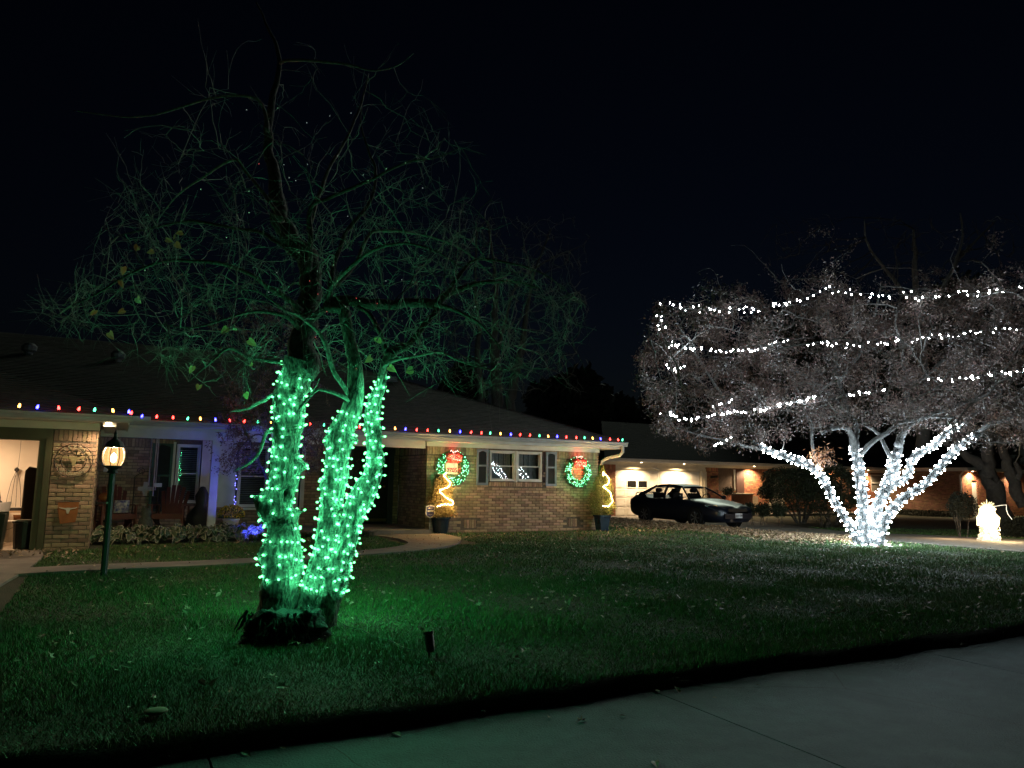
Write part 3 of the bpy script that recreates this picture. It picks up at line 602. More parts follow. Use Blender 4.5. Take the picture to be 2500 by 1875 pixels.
def b_bench(o):
    bx('top', (-0.9, -0.3, 0.50), (0.55, 0.3, 0.53), mat('bench_top', (0.40, 0.28, 0.17), 0.7), o)
    for x in (-0.85, 0.5):
        for y in (-0.25, 0.25): bx('leg', (x - 0.03, y - 0.03, 0), (x + 0.03, y + 0.03, 0.50), mat('bench_leg', (0.2, 0.12, 0.07), 0.7), o)
prop('work_bench', 'low wooden bench against the back wall of the garage', 'bench', (-13.6, -0.55, 0.012), None, b_bench)
def b_pack(o):
    q = MB(); q.lathe([(0.16, 0), (0.20, 0.05), (0.21, 0.25), (0.18, 0.38), (0.08, 0.44), (0.0, 0.45)], 10); pk = q.build('body', mat('black_fabric', (0.012, 0.011, 0.012), 0.8), o, smooth=True)
    q = MB(); q.lathe([(0.1, 0), (0.12, 0.06), (0.11, 0.16), (0.05, 0.2)], 8, (0.14, -0.1, 0.02)); q.build('pocket', MATS['black_fabric'], o, smooth=True)
    q = MB(); q.tube([(-0.08, -0.205, 0.16), (-0.05, -0.22, 0.08), (-0.10, -0.215, 0.02)], 0.014, 5); q.build('white_strap', WHITE, o)
prop('backpack', 'black backpack with a white strap slumped on the garage bench', 'backpack', (-14.0, -0.5, 0.542), None, b_pack)
def b_tools(o):
    for i, (x, l, m) in enumerate(((0.0, 0.28, BLACK), (0.3, 0.22, MATS['white_plastic']), (0.45, 0.16, BLACK))):
        q = MB(); q.box((x - l / 2, -0.08, 0), (x + l / 2, 0.08, 0.06 + 0.01 * i)); q.build('case', m, o)
prop('tool_cases', 'flat black and white tool cases lying on the garage bench right of the backpack', 'tool case', (-13.55, -0.45, 0.542), None, b_tools)
def b_cord(o):
    q = MB()
    for i in range(4):
        dx = (i - 1.5) * 0.035; q.tube([(0, 0, 0.75), (dx * 1.4, -0.02, 0.5), (dx * 2.2, -0.02, 0.2), (dx * 2.4, -0.02, 0.0)], 0.006, 4)
    q.build('cord', BLACK, o)
    q = MB(); q.lathe([(0.0, 0), (0.04, 0.02), (0.045, 0.06), (0.0, 0.1)], 8, (0, -0.02, 0.70)); q.build('hook', BLACK, o)
prop('hanging_cord', 'coiled black extension cord hanging on the garage back wall', 'cord', (-13.62, -0.98, 0.60), None, b_cord)
q = MB(); q.tube([(0, 0, 1.0), (0.01, 0, 0.4), (0, 0, 0.05)], 0.004, 4); q.lathe([(0.0, 0), (0.02, 0.02), (0.0, 0.05)], 6, (0, 0, 0.0)); o = q.build('pull_cord', BLACK); o.location = hw(-13.6, -0.9, 1.3); o.rotation_euler = (0, 0, TH); tag(o, 'thin pull cord with a knob hanging in front of the lit garage wall', 'cord')
def b_board(o):
    q = MB(); q.prism([(0, 0), (0.20, 0), (0.20, 1.35), (0.06, 1.38), (0, 1.30)], 0, 0.05); q.build('panel', mat('dark_board', (0.05, 0.035, 0.02), 0.6), o)
prop('leaning_board', 'dark board standing upright just inside the garage jamb', 'board', (-13.24, 1.75, 0.012), None, b_board)
# litter near garage mouth
# ------------------------------------------------------------------ pillar signs
def fill_outline(name, pts, y0, y1, m, parent, label=None):
    q = MB(); q.prism(pts, y0, y1); o = q.build(name, m, parent, label=label); return o
LH = [(0, -0.5), (0.10, -0.5), (0.13, -0.42), (0.14, -0.30), (0.20, -0.12), (0.24, 0.02), (0.34, 0.0), (0.40, 0.06), (0.55, 0.10), (0.75, 0.13), (0.92, 0.20), (1.0, 0.30), (0.96, 0.32), (0.80, 0.26), (0.60, 0.24), (0.40, 0.20), (0.26, 0.20), (0.12, 0.24)]
LH = LH + [(-x, z) for x, z in LH[::-1] if x > 0]
def longhorn(w_, cx, cz): return [(cx + x * w_ / 2, cz + z * w_ / 2) for x, z in LH]
def text_mesh(txt, size, depth=0.004):
    cu = bpy.data.curves.new('t', 'FONT'); cu.body = txt; cu.size = size; cu.extrude = depth; cu.align_x = 'CENTER'; cu.align_y = 'CENTER'; cu.resolution_u = 2
    o = bpy.data.objects.new('t', cu); C.objects.link(o); dg = bpy.context.evaluated_depsgraph_get(); me = bpy.data.meshes.new_from_object(o.evaluated_get(dg)); bpy.data.objects.remove(o); bpy.data.curves.remove(cu); return me
def put_text(txt, size, m, parent, M, name='letter'):
    me = text_mesh(txt, size); me.materials.clear(); me.materials.append(m); o = link(name, me, parent); o.matrix_local = M @ Matrix.Rotation(R(90), 4, 'X'); return o
RUST = mat('dark_rusty_metal', (0.05, 0.035, 0.02), 0.6, (0.03, 0.02, 0.012), 20)
GOLD = mat('pale_gold_metal', (0.32, 0.26, 0.12), 0.5, (0.25, 0.20, 0.10), 10)
LET = mat('pale_sign_letters', (0.42, 0.38, 0.26), 0.5)
sg = empty('round_metal_sign', 'round cut-metal sign with longhorn head and lettering on the brick pillar', 'sign', hw(-12.50, -GD + 0.05, 1.50), TH)
RR = 0.285
for r_, t_ in ((RR, 0.007), (0.185, 0.006)):
    q = MB(); q.tube([(r_ * math.cos(a), 0, r_ * math.sin(a)) for a in np.linspace(0, 2 * math.pi, 49)], t_, 5); q.build('ring', RUST, sg)
fill_outline('longhorn_head', longhorn(0.42, 0, 0.02), -0.004, 0.006, GOLD, sg)
for word, a0, a1, flip in (('TEXAS', 128, 52, 1), ('LONGHORNS', 205, 335, -1)):
    for i, ch in enumerate(word):
        a = R(a0 + (a1 - a0) * i / (len(word) - 1)); rr = 0.235
        put_text(ch, 0.095, LET if flip > 0 else LET, sg, Matrix.Translation((rr * math.cos(a), -0.004, rr * math.sin(a))) @ Matrix.Rotation((a - math.pi / 2) * -1 if flip > 0 else -(a + math.pi / 2), 4, 'Y'))
bn = empty('orange_banner', 'small orange banner with a white longhorn hung low on the pillar', 'banner', hw(-12.52, -GD + 0.04, 0.62), TH)
fill_outline('cloth', [(-0.155, 0.17), (0.155, 0.18), (0.145, -0.02), (0.125, -0.16), (0.04, -0.17), (-0.10, -0.19), (-0.135, -0.02)], -0.006, 0.0, TERRA, bn)
fill_outline('longhorn', longhorn(0.27, 0.0, 0.05), -0.011, -0.0062, mat('banner_white', (0.65, 0.60, 0.50), 0.8), bn)
q = MB(); q.tube([(-0.17, -0.003, 0.178), (0.17, -0.003, 0.186)], 0.006, 6); q.build('rod', BLACK, bn)

# ------------------------------------------------------------------ lamp post
lp = atz(252, 1416, -0.09); lpx = empty('lamp_post', 'dark green garden lamp post with a glowing barrel lantern', 'lamp post', (lp.x, lp.y, ground(lp.x, lp.y)), 0)
H_ = 1.32
q = MB(); q.tube([(0, 0, -0.1), (0, 0, H_)], [0.043, 0.040], 8); q.build('post', DKGREEN, lpx)
q = MB(); q.lathe([(0.03, H_), (0.07, H_ + 0.01), (0.05, H_ + 0.05), (0.085, H_ + 0.08), (0.12, H_ + 0.095), (0.12, H_ + 0.105), (0.0, H_ + 0.106)], 12); q.build('base_collar', BLACK, lpx)
LG = glow_glass('lantern_glass', (1.0, 0.50, 0.16), 0.24)
prof = [(0.100, 0), (0.127, 0.05), (0.138, 0.12), (0.131, 0.19), (0.110, 0.235)]
q = MB(); q.lathe([(r_, H_ + 0.108 + z) for r_, z in prof], 24); q.f = q.f[:-2]; q.build('lantern_glass', LG, lpx, smooth=True)
for k in range(8):
    a = 2 * math.pi * k / 8 + 0.2; q = MB(); q.tube([((r_ + 0.003) * math.cos(a), (r_ + 0.003) * math.sin(a), H_ + 0.108 + z) for r_, z in prof], 0.005, 4); q.build('rib', BLACK, lpx)
q = MB(); q.lathe([(0.118, H_ + 0.344), (0.122, H_ + 0.358), (0.10, H_ + 0.41), (0.05, H_ + 0.45), (0.03, H_ + 0.47), (0.018, H_ + 0.50), (0.022, H_ + 0.53), (0.008, H_ + 0.57), (0.0, H_ + 0.62)], 12); q.build('cap', BLACK, lpx)
q = MB(); q.lathe([(0.0, 0), (0.03, 0.02), (0.04, 0.07), (0.03, 0.11), (0.0, 0.13)], 10, (0, 0, H_ + 0.14)); q.build('lamp_bulb', emit('lamp_bulb', (1.0, 0.78, 0.40), 4.0), lpx, smooth=True)
lamp('POINT', 'lantern_light', (0, 0, H_ + 0.30), 19.0, WARM2, lpx, shadow_soft_size=0.03)
q = MB(); q.lathe([(0.012, 0), (0.014, 0.01), (0.0, 0.012)], 8); o = q.build('photocell', WHITE, lpx); o.location = (0, -0.062, H_ - 0.38); o.rotation_euler = (R(90), 0, 0)

# ------------------------------------------------------------------ wall wreaths, topiaries, yard sign
GB = emit('wreath_green_bulb', (0.22, 1.0, 0.45), 2.6); RB = emit('wreath_red_bulb', (1.0, 0.10, 0.06), 3.5); WB0 = emit('wreath_pale_bulb', (1.0, 0.75, 0.6), 2.0)
def ico(name, r, m, sub=1, sz=(1, 1, 1)):
    bm = bmesh.new(); bmesh.ops.create_icosphere(bm, subdivisions=sub, radius=r); bmesh.ops.scale(bm, vec=sz, verts=bm.verts)
    me = bpy.data.meshes.new(name); bm.to_mesh(me); bm.free(); me.materials.append(m); me.polygons.foreach_set('use_smooth', [True] * len(me.polygons)); return me
gbm, rbm, wbm = ico('bulb', 0.009, GB), ico('bulb', 0.008, RB), ico('bulb', 0.010, WB0)
NEED = mat('wreath_needles', (0.05, 0.16, 0.05), 0.8, (0.03, 0.11, 0.03), 30)
def spikes(n, fn, ln, wd, seed):                        # needle-like slivers: fn gives (point, direction)
    r = random.Random(seed); V = []; Fc = []
    for i in range(n):
        p, d = fn(r); d = Vector(d).normalized(); a = d.orthogonal().normalized(); a.rotate(Matrix.Rotation(r.uniform(0, 6.28), 3, d)); l = ln * r.uniform(0.5, 1.2)
        V += [tuple(p - a * wd), tuple(p + a * wd), tuple(p + d * l)]; Fc.append((3 * i, 3 * i + 1, 3 * i + 2))
    return np.array(V), np.array(Fc)
def wreath(s, z, Ro, Ri, label, seed, plaque=False):
    o = empty('wreath', label, 'wreath', hw(s, 0.03, z), TH, 'lit wreaths on the front wall'); r = random.Random(seed)
    rm, rt_ = (Ro + Ri) / 2, (Ro - Ri) / 2
    def fn(r):
        a = r.uniform(0, 6.283); b = r.uniform(0, 6.283); k = rt_ * r.uniform(0.3, 0.85); rad = Vector((math.cos(a), 0, math.sin(a)))
        q = rad * (rm + k * math.cos(b)) + Vector((0, -abs(k * math.sin(b)) * 0.55 - 0.02, 0))
        d = rad * math.cos(b) + Vector((0, -0.7 * abs(math.sin(b)), 0)) + Vector((-math.sin(a), 0, math.cos(a))) * r.uniform(-0.8, 0.8); return q, d
    V, Fc = spikes(7000, fn, 0.055, 0.0045, seed); point_mesh('needles', V, Fc, NEED, o)
    for i in range(190 if plaque else 210):
        a = r.uniform(0, 6.283); b = r.choice((0.25, 0.6, 0.9, -0.2, 0.0)) ; k = rm + rt_ * r.uniform(-0.95, 0.95)
        if 1.25 < a < 1.9 and r.random() < 0.8: continue
        if plaque and 3.75 < a < 5.7 and r.random() < 0.35 and abs(k - rm) < rt_ * 0.5: continue
        q = link('bulb', gbm, o); q.location = (k * math.cos(a), -rt_ * 0.6 * math.sqrt(max(0.05, 1 - ((k - rm) / rt_) ** 2)) - 0.035, k * math.sin(a))
    # bow of red ribbon with red lights
    RIB = mat('red_ribbon', (0.35, 0.015, 0.012), 0.6, (0.28, 0.01, 0.01), 20)
    q = MB(); zc = rm - 0.04 if plaque else rm - 0.05
    for sx in (-1, 1):
        q.tube([(0, -0.12, zc), (sx * 0.09, -0.15, zc + 0.06), (sx * 0.19, -0.13, zc + 0.02), (sx * 0.19, -0.12, zc - 0.07), (sx * 0.08, -0.13, zc - 0.05), (0, -0.12, zc)], [0.03, 0.05, 0.05, 0.05, 0.045, 0.03], 6)
        q.tube([(0, -0.12, zc), (sx * 0.06, -0.12, zc - 0.08), (sx * 0.11, -0.115, zc - 0.17)], [0.02, 0.03, 0.035], 5)
    bow = q.build('bow', RIB, o, smooth=True)
    for i in range(70):
        sx = r.choice((-1, 1)); t = r.random(); x = sx * 0.18 * t; zz = zc + r.uniform(-0.11, 0.03) - 0.05 * t + (0.02 if r.random() < 0.5 else 0)
        l = link('bulb', rbm, bow, label='red bulb'); l.location = (x, -0.165 - r.uniform(0, 0.02), zz)
    for i in range(26):
        l = link('bulb', rbm if r.random() < 0.5 else wbm, bow); l.location = (r.uniform(-0.11, 0.11), -0.13, Ro - 0.09 + r.uniform(-0.02, 0.09))
    lamp('POINT', 'red_glow', (0, -0.10, Ro + 0.04), 0.35, (1, 0.05, 0.03), o, shadow_soft_size=0.03)
    lamp('POINT', 'red_glow', (0, -0.22, zc - 0.12), 8.0, (1, 0.06, 0.04), o, shadow_soft_size=0.05)
    for k in range(8):
        a = k * math.pi / 4 + 0.4; lamp('POINT', 'green_glow', (rm * math.cos(a), -0.17, rm * math.sin(a)), 0.8, (0.05, 1, 0.30), o, shadow_soft_size=0.04)
    return o
wreath(-4.43, 1.575, 0.445, 0.235, 'glowing green wreath with a red bow around the house number plaque', 5, True)
wreath(-0.71, 1.555, 0.425, 0.215, 'glowing green wreath with a red bow beside the downspout, brick showing through', 6)
pq = empty('house_number_plaque', 'white house number plaque reading 3705 inside the wreath', 'plaque', hw(-4.44, 0.02, 1.56), TH)
bx('tile', (-0.155, -0.03, -0.135), (0.155, -0.01, 0.135), mat('plaque_white', (0.62, 0.55, 0.50), 0.4), pq)
put_text('3705', 0.15, BLACK, pq, Matrix.Translation((0, -0.035, -0.045)), 'digits')
TOP = mat('topiary_leaf', (0.14, 0.16, 0.05), 0.8, (0.09, 0.11, 0.03), 12, per=0.3)
TOP2 = mat('topiary_dry', (0.28, 0.21, 0.08), 0.8, (0.18, 0.14, 0.06), 12, per=0.3)
ROPE = emit('warm_fairy_bulb', (1.0, 0.66, 0.22), 22.0)
def topiary(s, d, label, H0, ptop, prof, lights, seed, square, m):
    base = hw(s, d); o = empty('topiary', label, 'potted topiary', (base.x, base.y, ground(base.x, base.y) + 0.01), TH, 'potted topiaries beside the front wall'); r = random.Random(seed)
    q = MB(); q.lathe([(0.15, 0.0), (0.17, 0.02), (0.225, H0 - 0.05), (0.245, H0 - 0.04), (0.25, H0), (0.225, H0), (0.22, H0 - 0.05)], 4 if square else 20, square=square); pot = q.build('pot', NAVY, o)
    q = MB(); q.lathe([(0.0, H0 - 0.06), (0.215, H0 - 0.055)], 16); q.build('soil', ROOTM, o)
    q = MB(); q.tube([(0, 0, H0 - 0.1), (0.01, 0, H0 + 0.3), (0, 0, ptop - 0.2)], [0.02, 0.018, 0.006], 6); q.build('stem', BARK, o)
    def rad(t):
        for (t0, r0), (t1, r1) in zip(prof, prof[1:]):
            if t0 <= t <= t1: return r0 + (r1 - r0) * (t - t0) / (t1 - t0)
        return prof[-1][1]
    def fn(r):
        t = r.random() ** 1.1; a = r.uniform(0, 6.283); k = rad(t) * (r.uniform(0.35, 1.0) if r.random() < 0.85 else r.uniform(0.9, 1.25)) * (1 + 0.18 * math.sin(a * 3 + t * 9 + seed))
        return Vector((k * math.cos(a), k * math.sin(a), H0 + t * (ptop - H0))), (math.cos(a) + r.uniform(-.6, .6), math.sin(a) + r.uniform(-.6, .6), r.uniform(-0.2, 1.2))
    V, Fc = spikes(12000, fn, 0.05, 0.008, seed); point_mesh('foliage', V, Fc, m, o)
    lp_ = [Vector((x, -rad((z - H0) / (ptop - H0)) - 0.02 + 0.25 * abs(x), z)) for x, z in lights]
    P = [Vector(v[:3]) for v in spline([(*p, 0) for p in lp_], 7)]
    q = MB(); q.tube(P, 0.004, 4); rp = q.build('rope', WIRE, o); acc = 0; me = ico('bulb', 0.012, ROPE)
    for a, b in zip(P, P[1:]):
        L_ = (b - a).length; t = acc
        while t < L_: l = link('bulb', me, rp); l.location = a.lerp(b, t / L_) + Vector((r.uniform(-.008, .008), -0.008, r.uniform(-.008, .008))); t += 0.032
        acc = t - L_
    for i in range(0, len(P), 5): lamp('POINT', 'rope_glow', P[i] + Vector((0, -0.12, 0)), 1.4, (1, 0.62, 0.22), o, shadow_soft_size=0.03)
topiary(-4.82, 0.33, 'potted topiary tied with a warm zigzag of lights, by the blue yard sign', 0.40, 1.42, [(0, 0.27), (0.22, 0.30), (0.5, 0.26), (0.8, 0.2), (1, 0.08)],
        [(-0.20, 0.66), (-0.05, 0.71), (0.16, 0.70), (0.18, 0.78), (0.02, 0.86), (-0.14, 1.0), (-0.12, 1.05), (0.05, 1.11), (0.14, 1.22), (0.05, 1.33), (0.0, 1.40), (0.08, 1.46)], 3, False, TOP2)
topiary(-0.16, 0.42, 'shaggy potted topiary tied with warm lights beside the white downspout', 0.42, 1.75, [(0, 0.20), (0.15, 0.30), (0.35, 0.26), (0.55, 0.24), (0.72, 0.18), (0.82, 0.07), (1, 0.03)],
        [(-0.16, 0.68), (-0.03, 0.66), (0.10, 0.74), (0.16, 0.80), (0.12, 0.92), (0.06, 1.05), (-0.10, 1.16), (-0.11, 1.19), (0.04, 1.26), (0.10, 1.38), (0.06, 1.5), (-0.02, 1.56), (-0.04, 1.47)], 4, True, TOP)
ys = empty('yard_sign', 'small blue shield-shaped security sign with white rim on a stake', 'yard sign', hw(-5.13, 0.42, -0.02), TH)
sh_o = [(-0.115, 0.14), (-0.08, 0.15), (-0.05, 0.165), (0.05, 0.165), (0.08, 0.15), (0.115, 0.14), (0.105, 0.05), (0.12, -0.02), (0.09, -0.10), (0.0, -0.15), (-0.09, -0.10), (-0.12, -0.02), (-0.105, 0.05)]
zc = 0.53
fill_outline('rim', [(x, z + zc) for x, z in sh_o], 0.0, 0.006, mat('sign_white', (0.65, 0.66, 0.68), 0.5), ys)
fill_outline('shield', [(x * 0.86, z * 0.86 + zc) for x, z in sh_o], -0.004, -0.0002, mat('sign_blue', (0.02, 0.03, 0.22), 0.4), ys)
for x0, z0, w_, h_ in ((0, 0.02, 0.15, 0.035), (0, 0.085, 0.11, 0.012), (0, -0.055, 0.09, 0.010)):
    bx('lettering', (x0 - w_ / 2, -0.007, zc + z0 - h_ / 2), (x0 + w_ / 2, -0.0042, zc + z0 + h_ / 2), MATS['sign_white'], ys)
q = MB(); q.tube([(0, 0.012, -0.1), (0, 0.012, zc + 0.1)], 0.006, 5); q.build('stake', MATS['sign_white'], ys)

# ------------------------------------------------------------------ porch furniture
def adirondack(s, d, rz, label):
    o = empty('adirondack_chair', label, 'chair', hw(s, d, 0.09), TH + rz, 'red wooden porch chairs')
    def bar(name, a, b, w_, t_, m=REDWOOD):
        a, b = Vector(a), Vector(b); ax = (b - a).normalized(); side = Vector((1, 0, 0)) if abs(ax.x) < 0.9 else Vector((0, 1, 0)); n_ = ax.cross(side).normalized(); side = n_.cross(ax).normalized()
        q = MB(); vs = []
        for p in (a, b):
            for i, j in ((-1, -1), (1, -1), (1, 1), (-1, 1)): vs.append(p + side * i * w_ / 2 + n_ * j * t_ / 2)
        q.add(vs, [(0, 1, 2, 3)[::-1], (4, 5, 6, 7), (0, 1, 5, 4), (1, 2, 6, 5), (2, 3, 7, 6), (3, 0, 4, 7)]); return q.build(name, m, o)
    for i in range(6): x = (i - 2.5) * 0.085; bar('back_slat', (x * 0.75, 0.12, 0.26), (x * 1.25, 0.42, 0.98 - 0.5 * x * x * 6), 0.078, 0.018)
    for i in range(5): y = -0.38 + i * 0.11; bar('seat_slat', (-0.27, y, 0.38 - i * 0.028), (0.27, y, 0.38 - i * 0.028), 0.09, 0.02)
    for sx in (-1, 1):
        bar('arm', (sx * 0.34, -0.45, 0.57), (sx * 0.34, 0.30, 0.55), 0.12, 0.022)
        bar('leg', (sx * 0.31, -0.40, 0.0), (sx * 0.31, -0.40, 0.56), 0.035, 0.09); bar('leg', (sx * 0.30, 0.30, 0.0), (sx * 0.30, 0.30, 0.54), 0.035, 0.09)
        bar('side_rail', (sx * 0.27, -0.42, 0.34), (sx * 0.27, 0.38, 0.05), 0.025, 0.10)
    bar('apron', (-0.30, -0.42, 0.33), (0.30, -0.42, 0.33), 0.02, 0.10); return o
adirondack(-11.80, -0.55, R(12), 'red wooden slatted porch chair with a flowery pillow, behind the lamp post')
adirondack(-10.72, -0.60, R(-14), 'red wooden slatted porch chair standing left of the white porch post')
q = MB(); q.lathe([(0.0, -0.06), (0.12, -0.055), (0.19, -0.02), (0.20, 0.0), (0.19, 0.02), (0.12, 0.055), (0.0, 0.06)], 4, square=True)
PIL = mat('floral_pillow', (0.55, 0.53, 0.50), 0.9, (0.06, 0.07, 0.25), 16); o = q.build('pillow', PIL, None, smooth=True); o.location = hw(-11.68, -0.38, 0.62); o.rotation_euler = (R(65), 0, TH); tag(o, 'white pillow with blue flowers lying on the red porch chair', 'pillow')
def finish(q, name, m, loc, label, cat, rz=0, smooth=True):
    o = q.build(name, m, None, smooth=smooth); o.location = loc; o.rotation_euler = (0, 0, TH + rz); return tag(o, label, cat)
q = MB()
for k in range(9): pass
pump = []
for i in range(9):
    th = math.pi * i / 8; row = []
    for k in range(24): a = 2 * math.pi * k / 24; rr = 0.14 * math.sin(th) * (1 + 0.07 * math.cos(8 * a)); q.v.append((rr * math.cos(a), rr * math.sin(a), 0.10 - 0.10 * math.cos(th)))
for i in range(8):
    for k in range(24): a = i * 24 + k; b = i * 24 + (k + 1) % 24; q.f.append((a, b, b + 24, a + 24))
q.tube([(0, 0, 0.19), (0.02, 0, 0.25)], 0.015, 6); finish(q, 'pumpkin', TERRA, hw(-12.0, -0.9, 0.70), 'orange pumpkin on a stand at the left end of the porch', 'pumpkin')
q = MB(); q.box((-0.16, -0.16, 0), (-0.13, -0.13, 0.6)); q.box((0.13, -0.16, 0), (0.16, -0.13, 0.6)); q.box((-0.16, 0.13, 0), (-0.13, 0.16, 0.6)); q.box((0.13, 0.13, 0), (0.16, 0.16, 0.6)); q.box((-0.17, -0.17, 0.58), (0.17, 0.17, 0.605)); q.box((-0.15, -0.15, 0.2), (0.15, 0.15, 0.22))
o = finish(q, 'plant_stand', mat('stand_wood', (0.05, 0.03, 0.02), 0.6), hw(-12.0, -0.9, 0.09), 'dark square stand carrying the pumpkin on the porch', 'stand', smooth=False)
# dress-shaped white ornament and post behind it
q = MB(); q.prism([(-0.05, 0), (0.05, 0), (0.035, 0.12), (0.09, 0.15), (0.08, 0.18), (0.03, 0.17), (0.0, 0.22), (-0.03, 0.17), (-0.08, 0.18), (-0.09, 0.15), (-0.035, 0.12)], -0.01, 0.01)
finish(q, 'angel_ornament', WHITE, hw(-12.03, -1.3, 1.34), 'small white angel-shaped ornament hung on the dark porch wall', 'ornament', smooth=False)
# wind chimes
wc = empty('wind_chimes', 'long silver wind chimes hanging under the porch beam', 'wind chimes', hw(-11.14, -0.45, 2.19), TH)
CH = mat('chime_aluminium', (0.75, 0.72, 0.66), 0.3, metal=1.0)
q = MB(); q.lathe([(0.09, -0.10), (0.09, -0.08), (0.0, -0.08)], 12); q.build('top_disc', DARKWOOD, wc)
for i, (x, y, l) in enumerate(((-0.07, 0, 1.0), (0.025, -0.05, 1.22), (0.065, 0.02, 1.1))):
    q = MB(); q.tube([(x, y, -0.13), (x + 0.005, y, -0.13 - l)], 0.012, 8); q.build('tube', CH, wc)
q = MB(); q.tube([(0, 0, -0.09), (0, 0, 0)], 0.003, 4); q.tube([(0.0, 0, -0.1), (0, 0, -1.25)], 0.002, 4); q.build('string', BLACK, wc)
q = MB(); q.box((0.02, -0.03, -1.16), (0.19, 0.0, -1.08)); q.build('tag', WHITE, wc)
# scroll-work rack
rk = empty('iron_rack', 'scrolled black iron plant rack between the two porch chairs', 'plant rack', hw(-11.22, -1.15, 0.09), TH)
q = MB()
for x in (-0.24, 0.24):
    for y in (-0.12, 0.12): q.tube([(x, y, 0), (x, y, 1.15)], 0.009, 5)
q.build('frame', RUST, rk)
for z in (0.35, 0.72, 1.12):
    q = MB()
    for k in range(7): y = -0.12 + 0.04 * k; q.tube([(-0.24, y, z), (0.24, y, z)], 0.005, 4)
    q.build('shelf', RUST, rk)
q = MB()
for sx in (-1, 1): q.tube([(sx * (0.12 + 0.09 * math.cos(a) * (1 - a / 12)), 0.12, 1.27 + 0.09 * math.sin(a) * (1 - a / 12)) for a in np.linspace(0, 9, 26)], 0.008, 4)
q.tube([(-0.24 + 0.48 * t, 0.12, 1.15 + 0.12 * math.sin(math.pi * t)) for t in np.linspace(0, 1, 12)], 0.008, 4); q.build('scroll', RUST, rk)
q = MB(); w_ = 0.15
q.prism([(-0.04, -w_), (0.04, -w_), (0.05, -0.05), (w_, -0.04), (w_, 0.04), (0.05, 0.05), (0.04, w_), (-0.04, w_), (-0.05, 0.05), (-w_, 0.04), (-w_, -0.04), (-0.05, -0.05)], -0.012, 0.012)
finish(q, 'cross_ornament', mat('whitewashed', (0.45, 0.43, 0.38), 0.8), hw(-11.24, -1.0, 0.98), 'whitewashed cross-shaped ornament leaning on the iron rack', 'ornament', smooth=False)
STONE = mat('statue_stone', (0.10, 0.11, 0.09), 0.9, (0.06, 0.07, 0.055), 25, 0.6, 60)
q = MB(); q.lathe([(0.13, 0), (0.15, 0.05), (0.145, 0.18), (0.12, 0.28), (0.085, 0.33), (0.10, 0.38), (0.10, 0.44), (0.06, 0.50), (0.0, 0.51)], 14)
q.add([(-0.09, 0, 0.46), (-0.04, -0.03, 0.50), (-0.07, 0, 0.57)], [(0, 1, 2)]); q.add([(0.09, 0, 0.46), (0.04, -0.03, 0.50), (0.07, 0, 0.57)], [(0, 1, 2)])
finish(q, 'garden_statue', STONE, hw(-11.22, -0.2, 0.09), 'squat mossy stone garden statue between the porch chairs', 'statue')
q = MB(); q.lathe([(0.22, 0), (0.30, 0.15), (0.30, 0.32), (0.20, 0.45), (0.12, 0.55), (0.15, 0.75), (0.05, 0.95), (0.0, 0.96)], 14); finish(q, 'covered_grill', mat('dark_cover', (0.02, 0.022, 0.03), 0.7), hw(-10.1, -0.75, 0.09), 'dark covered grill in the shade beside the porch post', 'grill')
mp = empty('flower_pot', 'white planter full of yellow mums right of the porch post', 'flower pot', hw(-9.55, -0.12, 0.09), TH)
q = MB(); q.lathe([(0.13, 0), (0.165, 0.24), (0.18, 0.25), (0.18, 0.28), (0.15, 0.28)], 18); q.build('pot', mat('white_pot', (0.6, 0.6, 0.6), 0.5), mp, smooth=True)
def fn(r):
    d = Vector((r.gauss(0, 1), r.gauss(0, 1), abs(r.gauss(0, 1)))).normalized(); return Vector((0, 0, 0.30)) + Vector((d.x * 0.27, d.y * 0.27, d.z * 0.25)) * r.uniform(0.7, 1), d + Vector((r.uniform(-1, 1), r.uniform(-1, 1), r.uniform(-.5, 1)))
V, Fc = spikes(1600, fn, 0.05, 0.012, 8); point_mesh('leaves', V, Fc, mat('mum_leaf', (0.04, 0.08, 0.02), 0.8), mp)
V, Fc = spikes(1500, lambda r: (lambda a: (a[0] * 1.05, a[1]))(fn(r)), 0.035, 0.018, 9); V = V[V[:, 2].reshape(-1, 3).repeat(3, 0).mean(1) > 0.33] if False else V; point_mesh('blossom', V, Fc, mat('mum_yellow', (0.75, 0.5, 0.03), 0.7), mp)

# hostas: every leaf a part
HG = mat('hosta_green', (0.07, 0.10, 0.05), 0.6, (0.05, 0.075, 0.035), 8); HE = mat('hosta_pale_edge', (0.30, 0.29, 0.21), 0.6)
def hosta_leaf(sz, cup):
    q = bmesh.new(); n = 12; out = []; inn = []
    for k in range(n):
        a = 2 * math.pi * k / n; x = math.sin(a) * 0.42; y = 0.5 - 0.5 * math.cos(a); x *= 1 - 0.35 * y; z = 0.16 * math.sin(math.pi * y) * cup - 0.35 * y * y * cup + 0.10 * x * x
        out.append(q.verts.new((x * sz, y * sz, z * sz + 0.008 * math.sin(3 * a)))); xi, yi = x * 0.78, 0.5 + (y - 0.5) * 0.82
        inn.append(q.verts.new((xi * sz, yi * sz, z * sz + 0.012)))
    c = q.verts.new((0, 0.5 * sz, 0.10 * sz * cup))
    for k in range(n):
        f = q.faces.new((out[k], out[(k + 1) % n], inn[(k + 1) % n], inn[k])); f.material_index = 1
        q.faces.new((inn[k], inn[(k + 1) % n], c)).material_index = 0
    me = bpy.data.meshes.new('leaf'); q.to_mesh(me); q.free(); me.materials.append(HG); me.materials.append(HE); return me
HL = [hosta_leaf(0.13, 1.0), hosta_leaf(0.155, 1.3), hosta_leaf(0.11, 0.7), hosta_leaf(0.165, 0.9)]
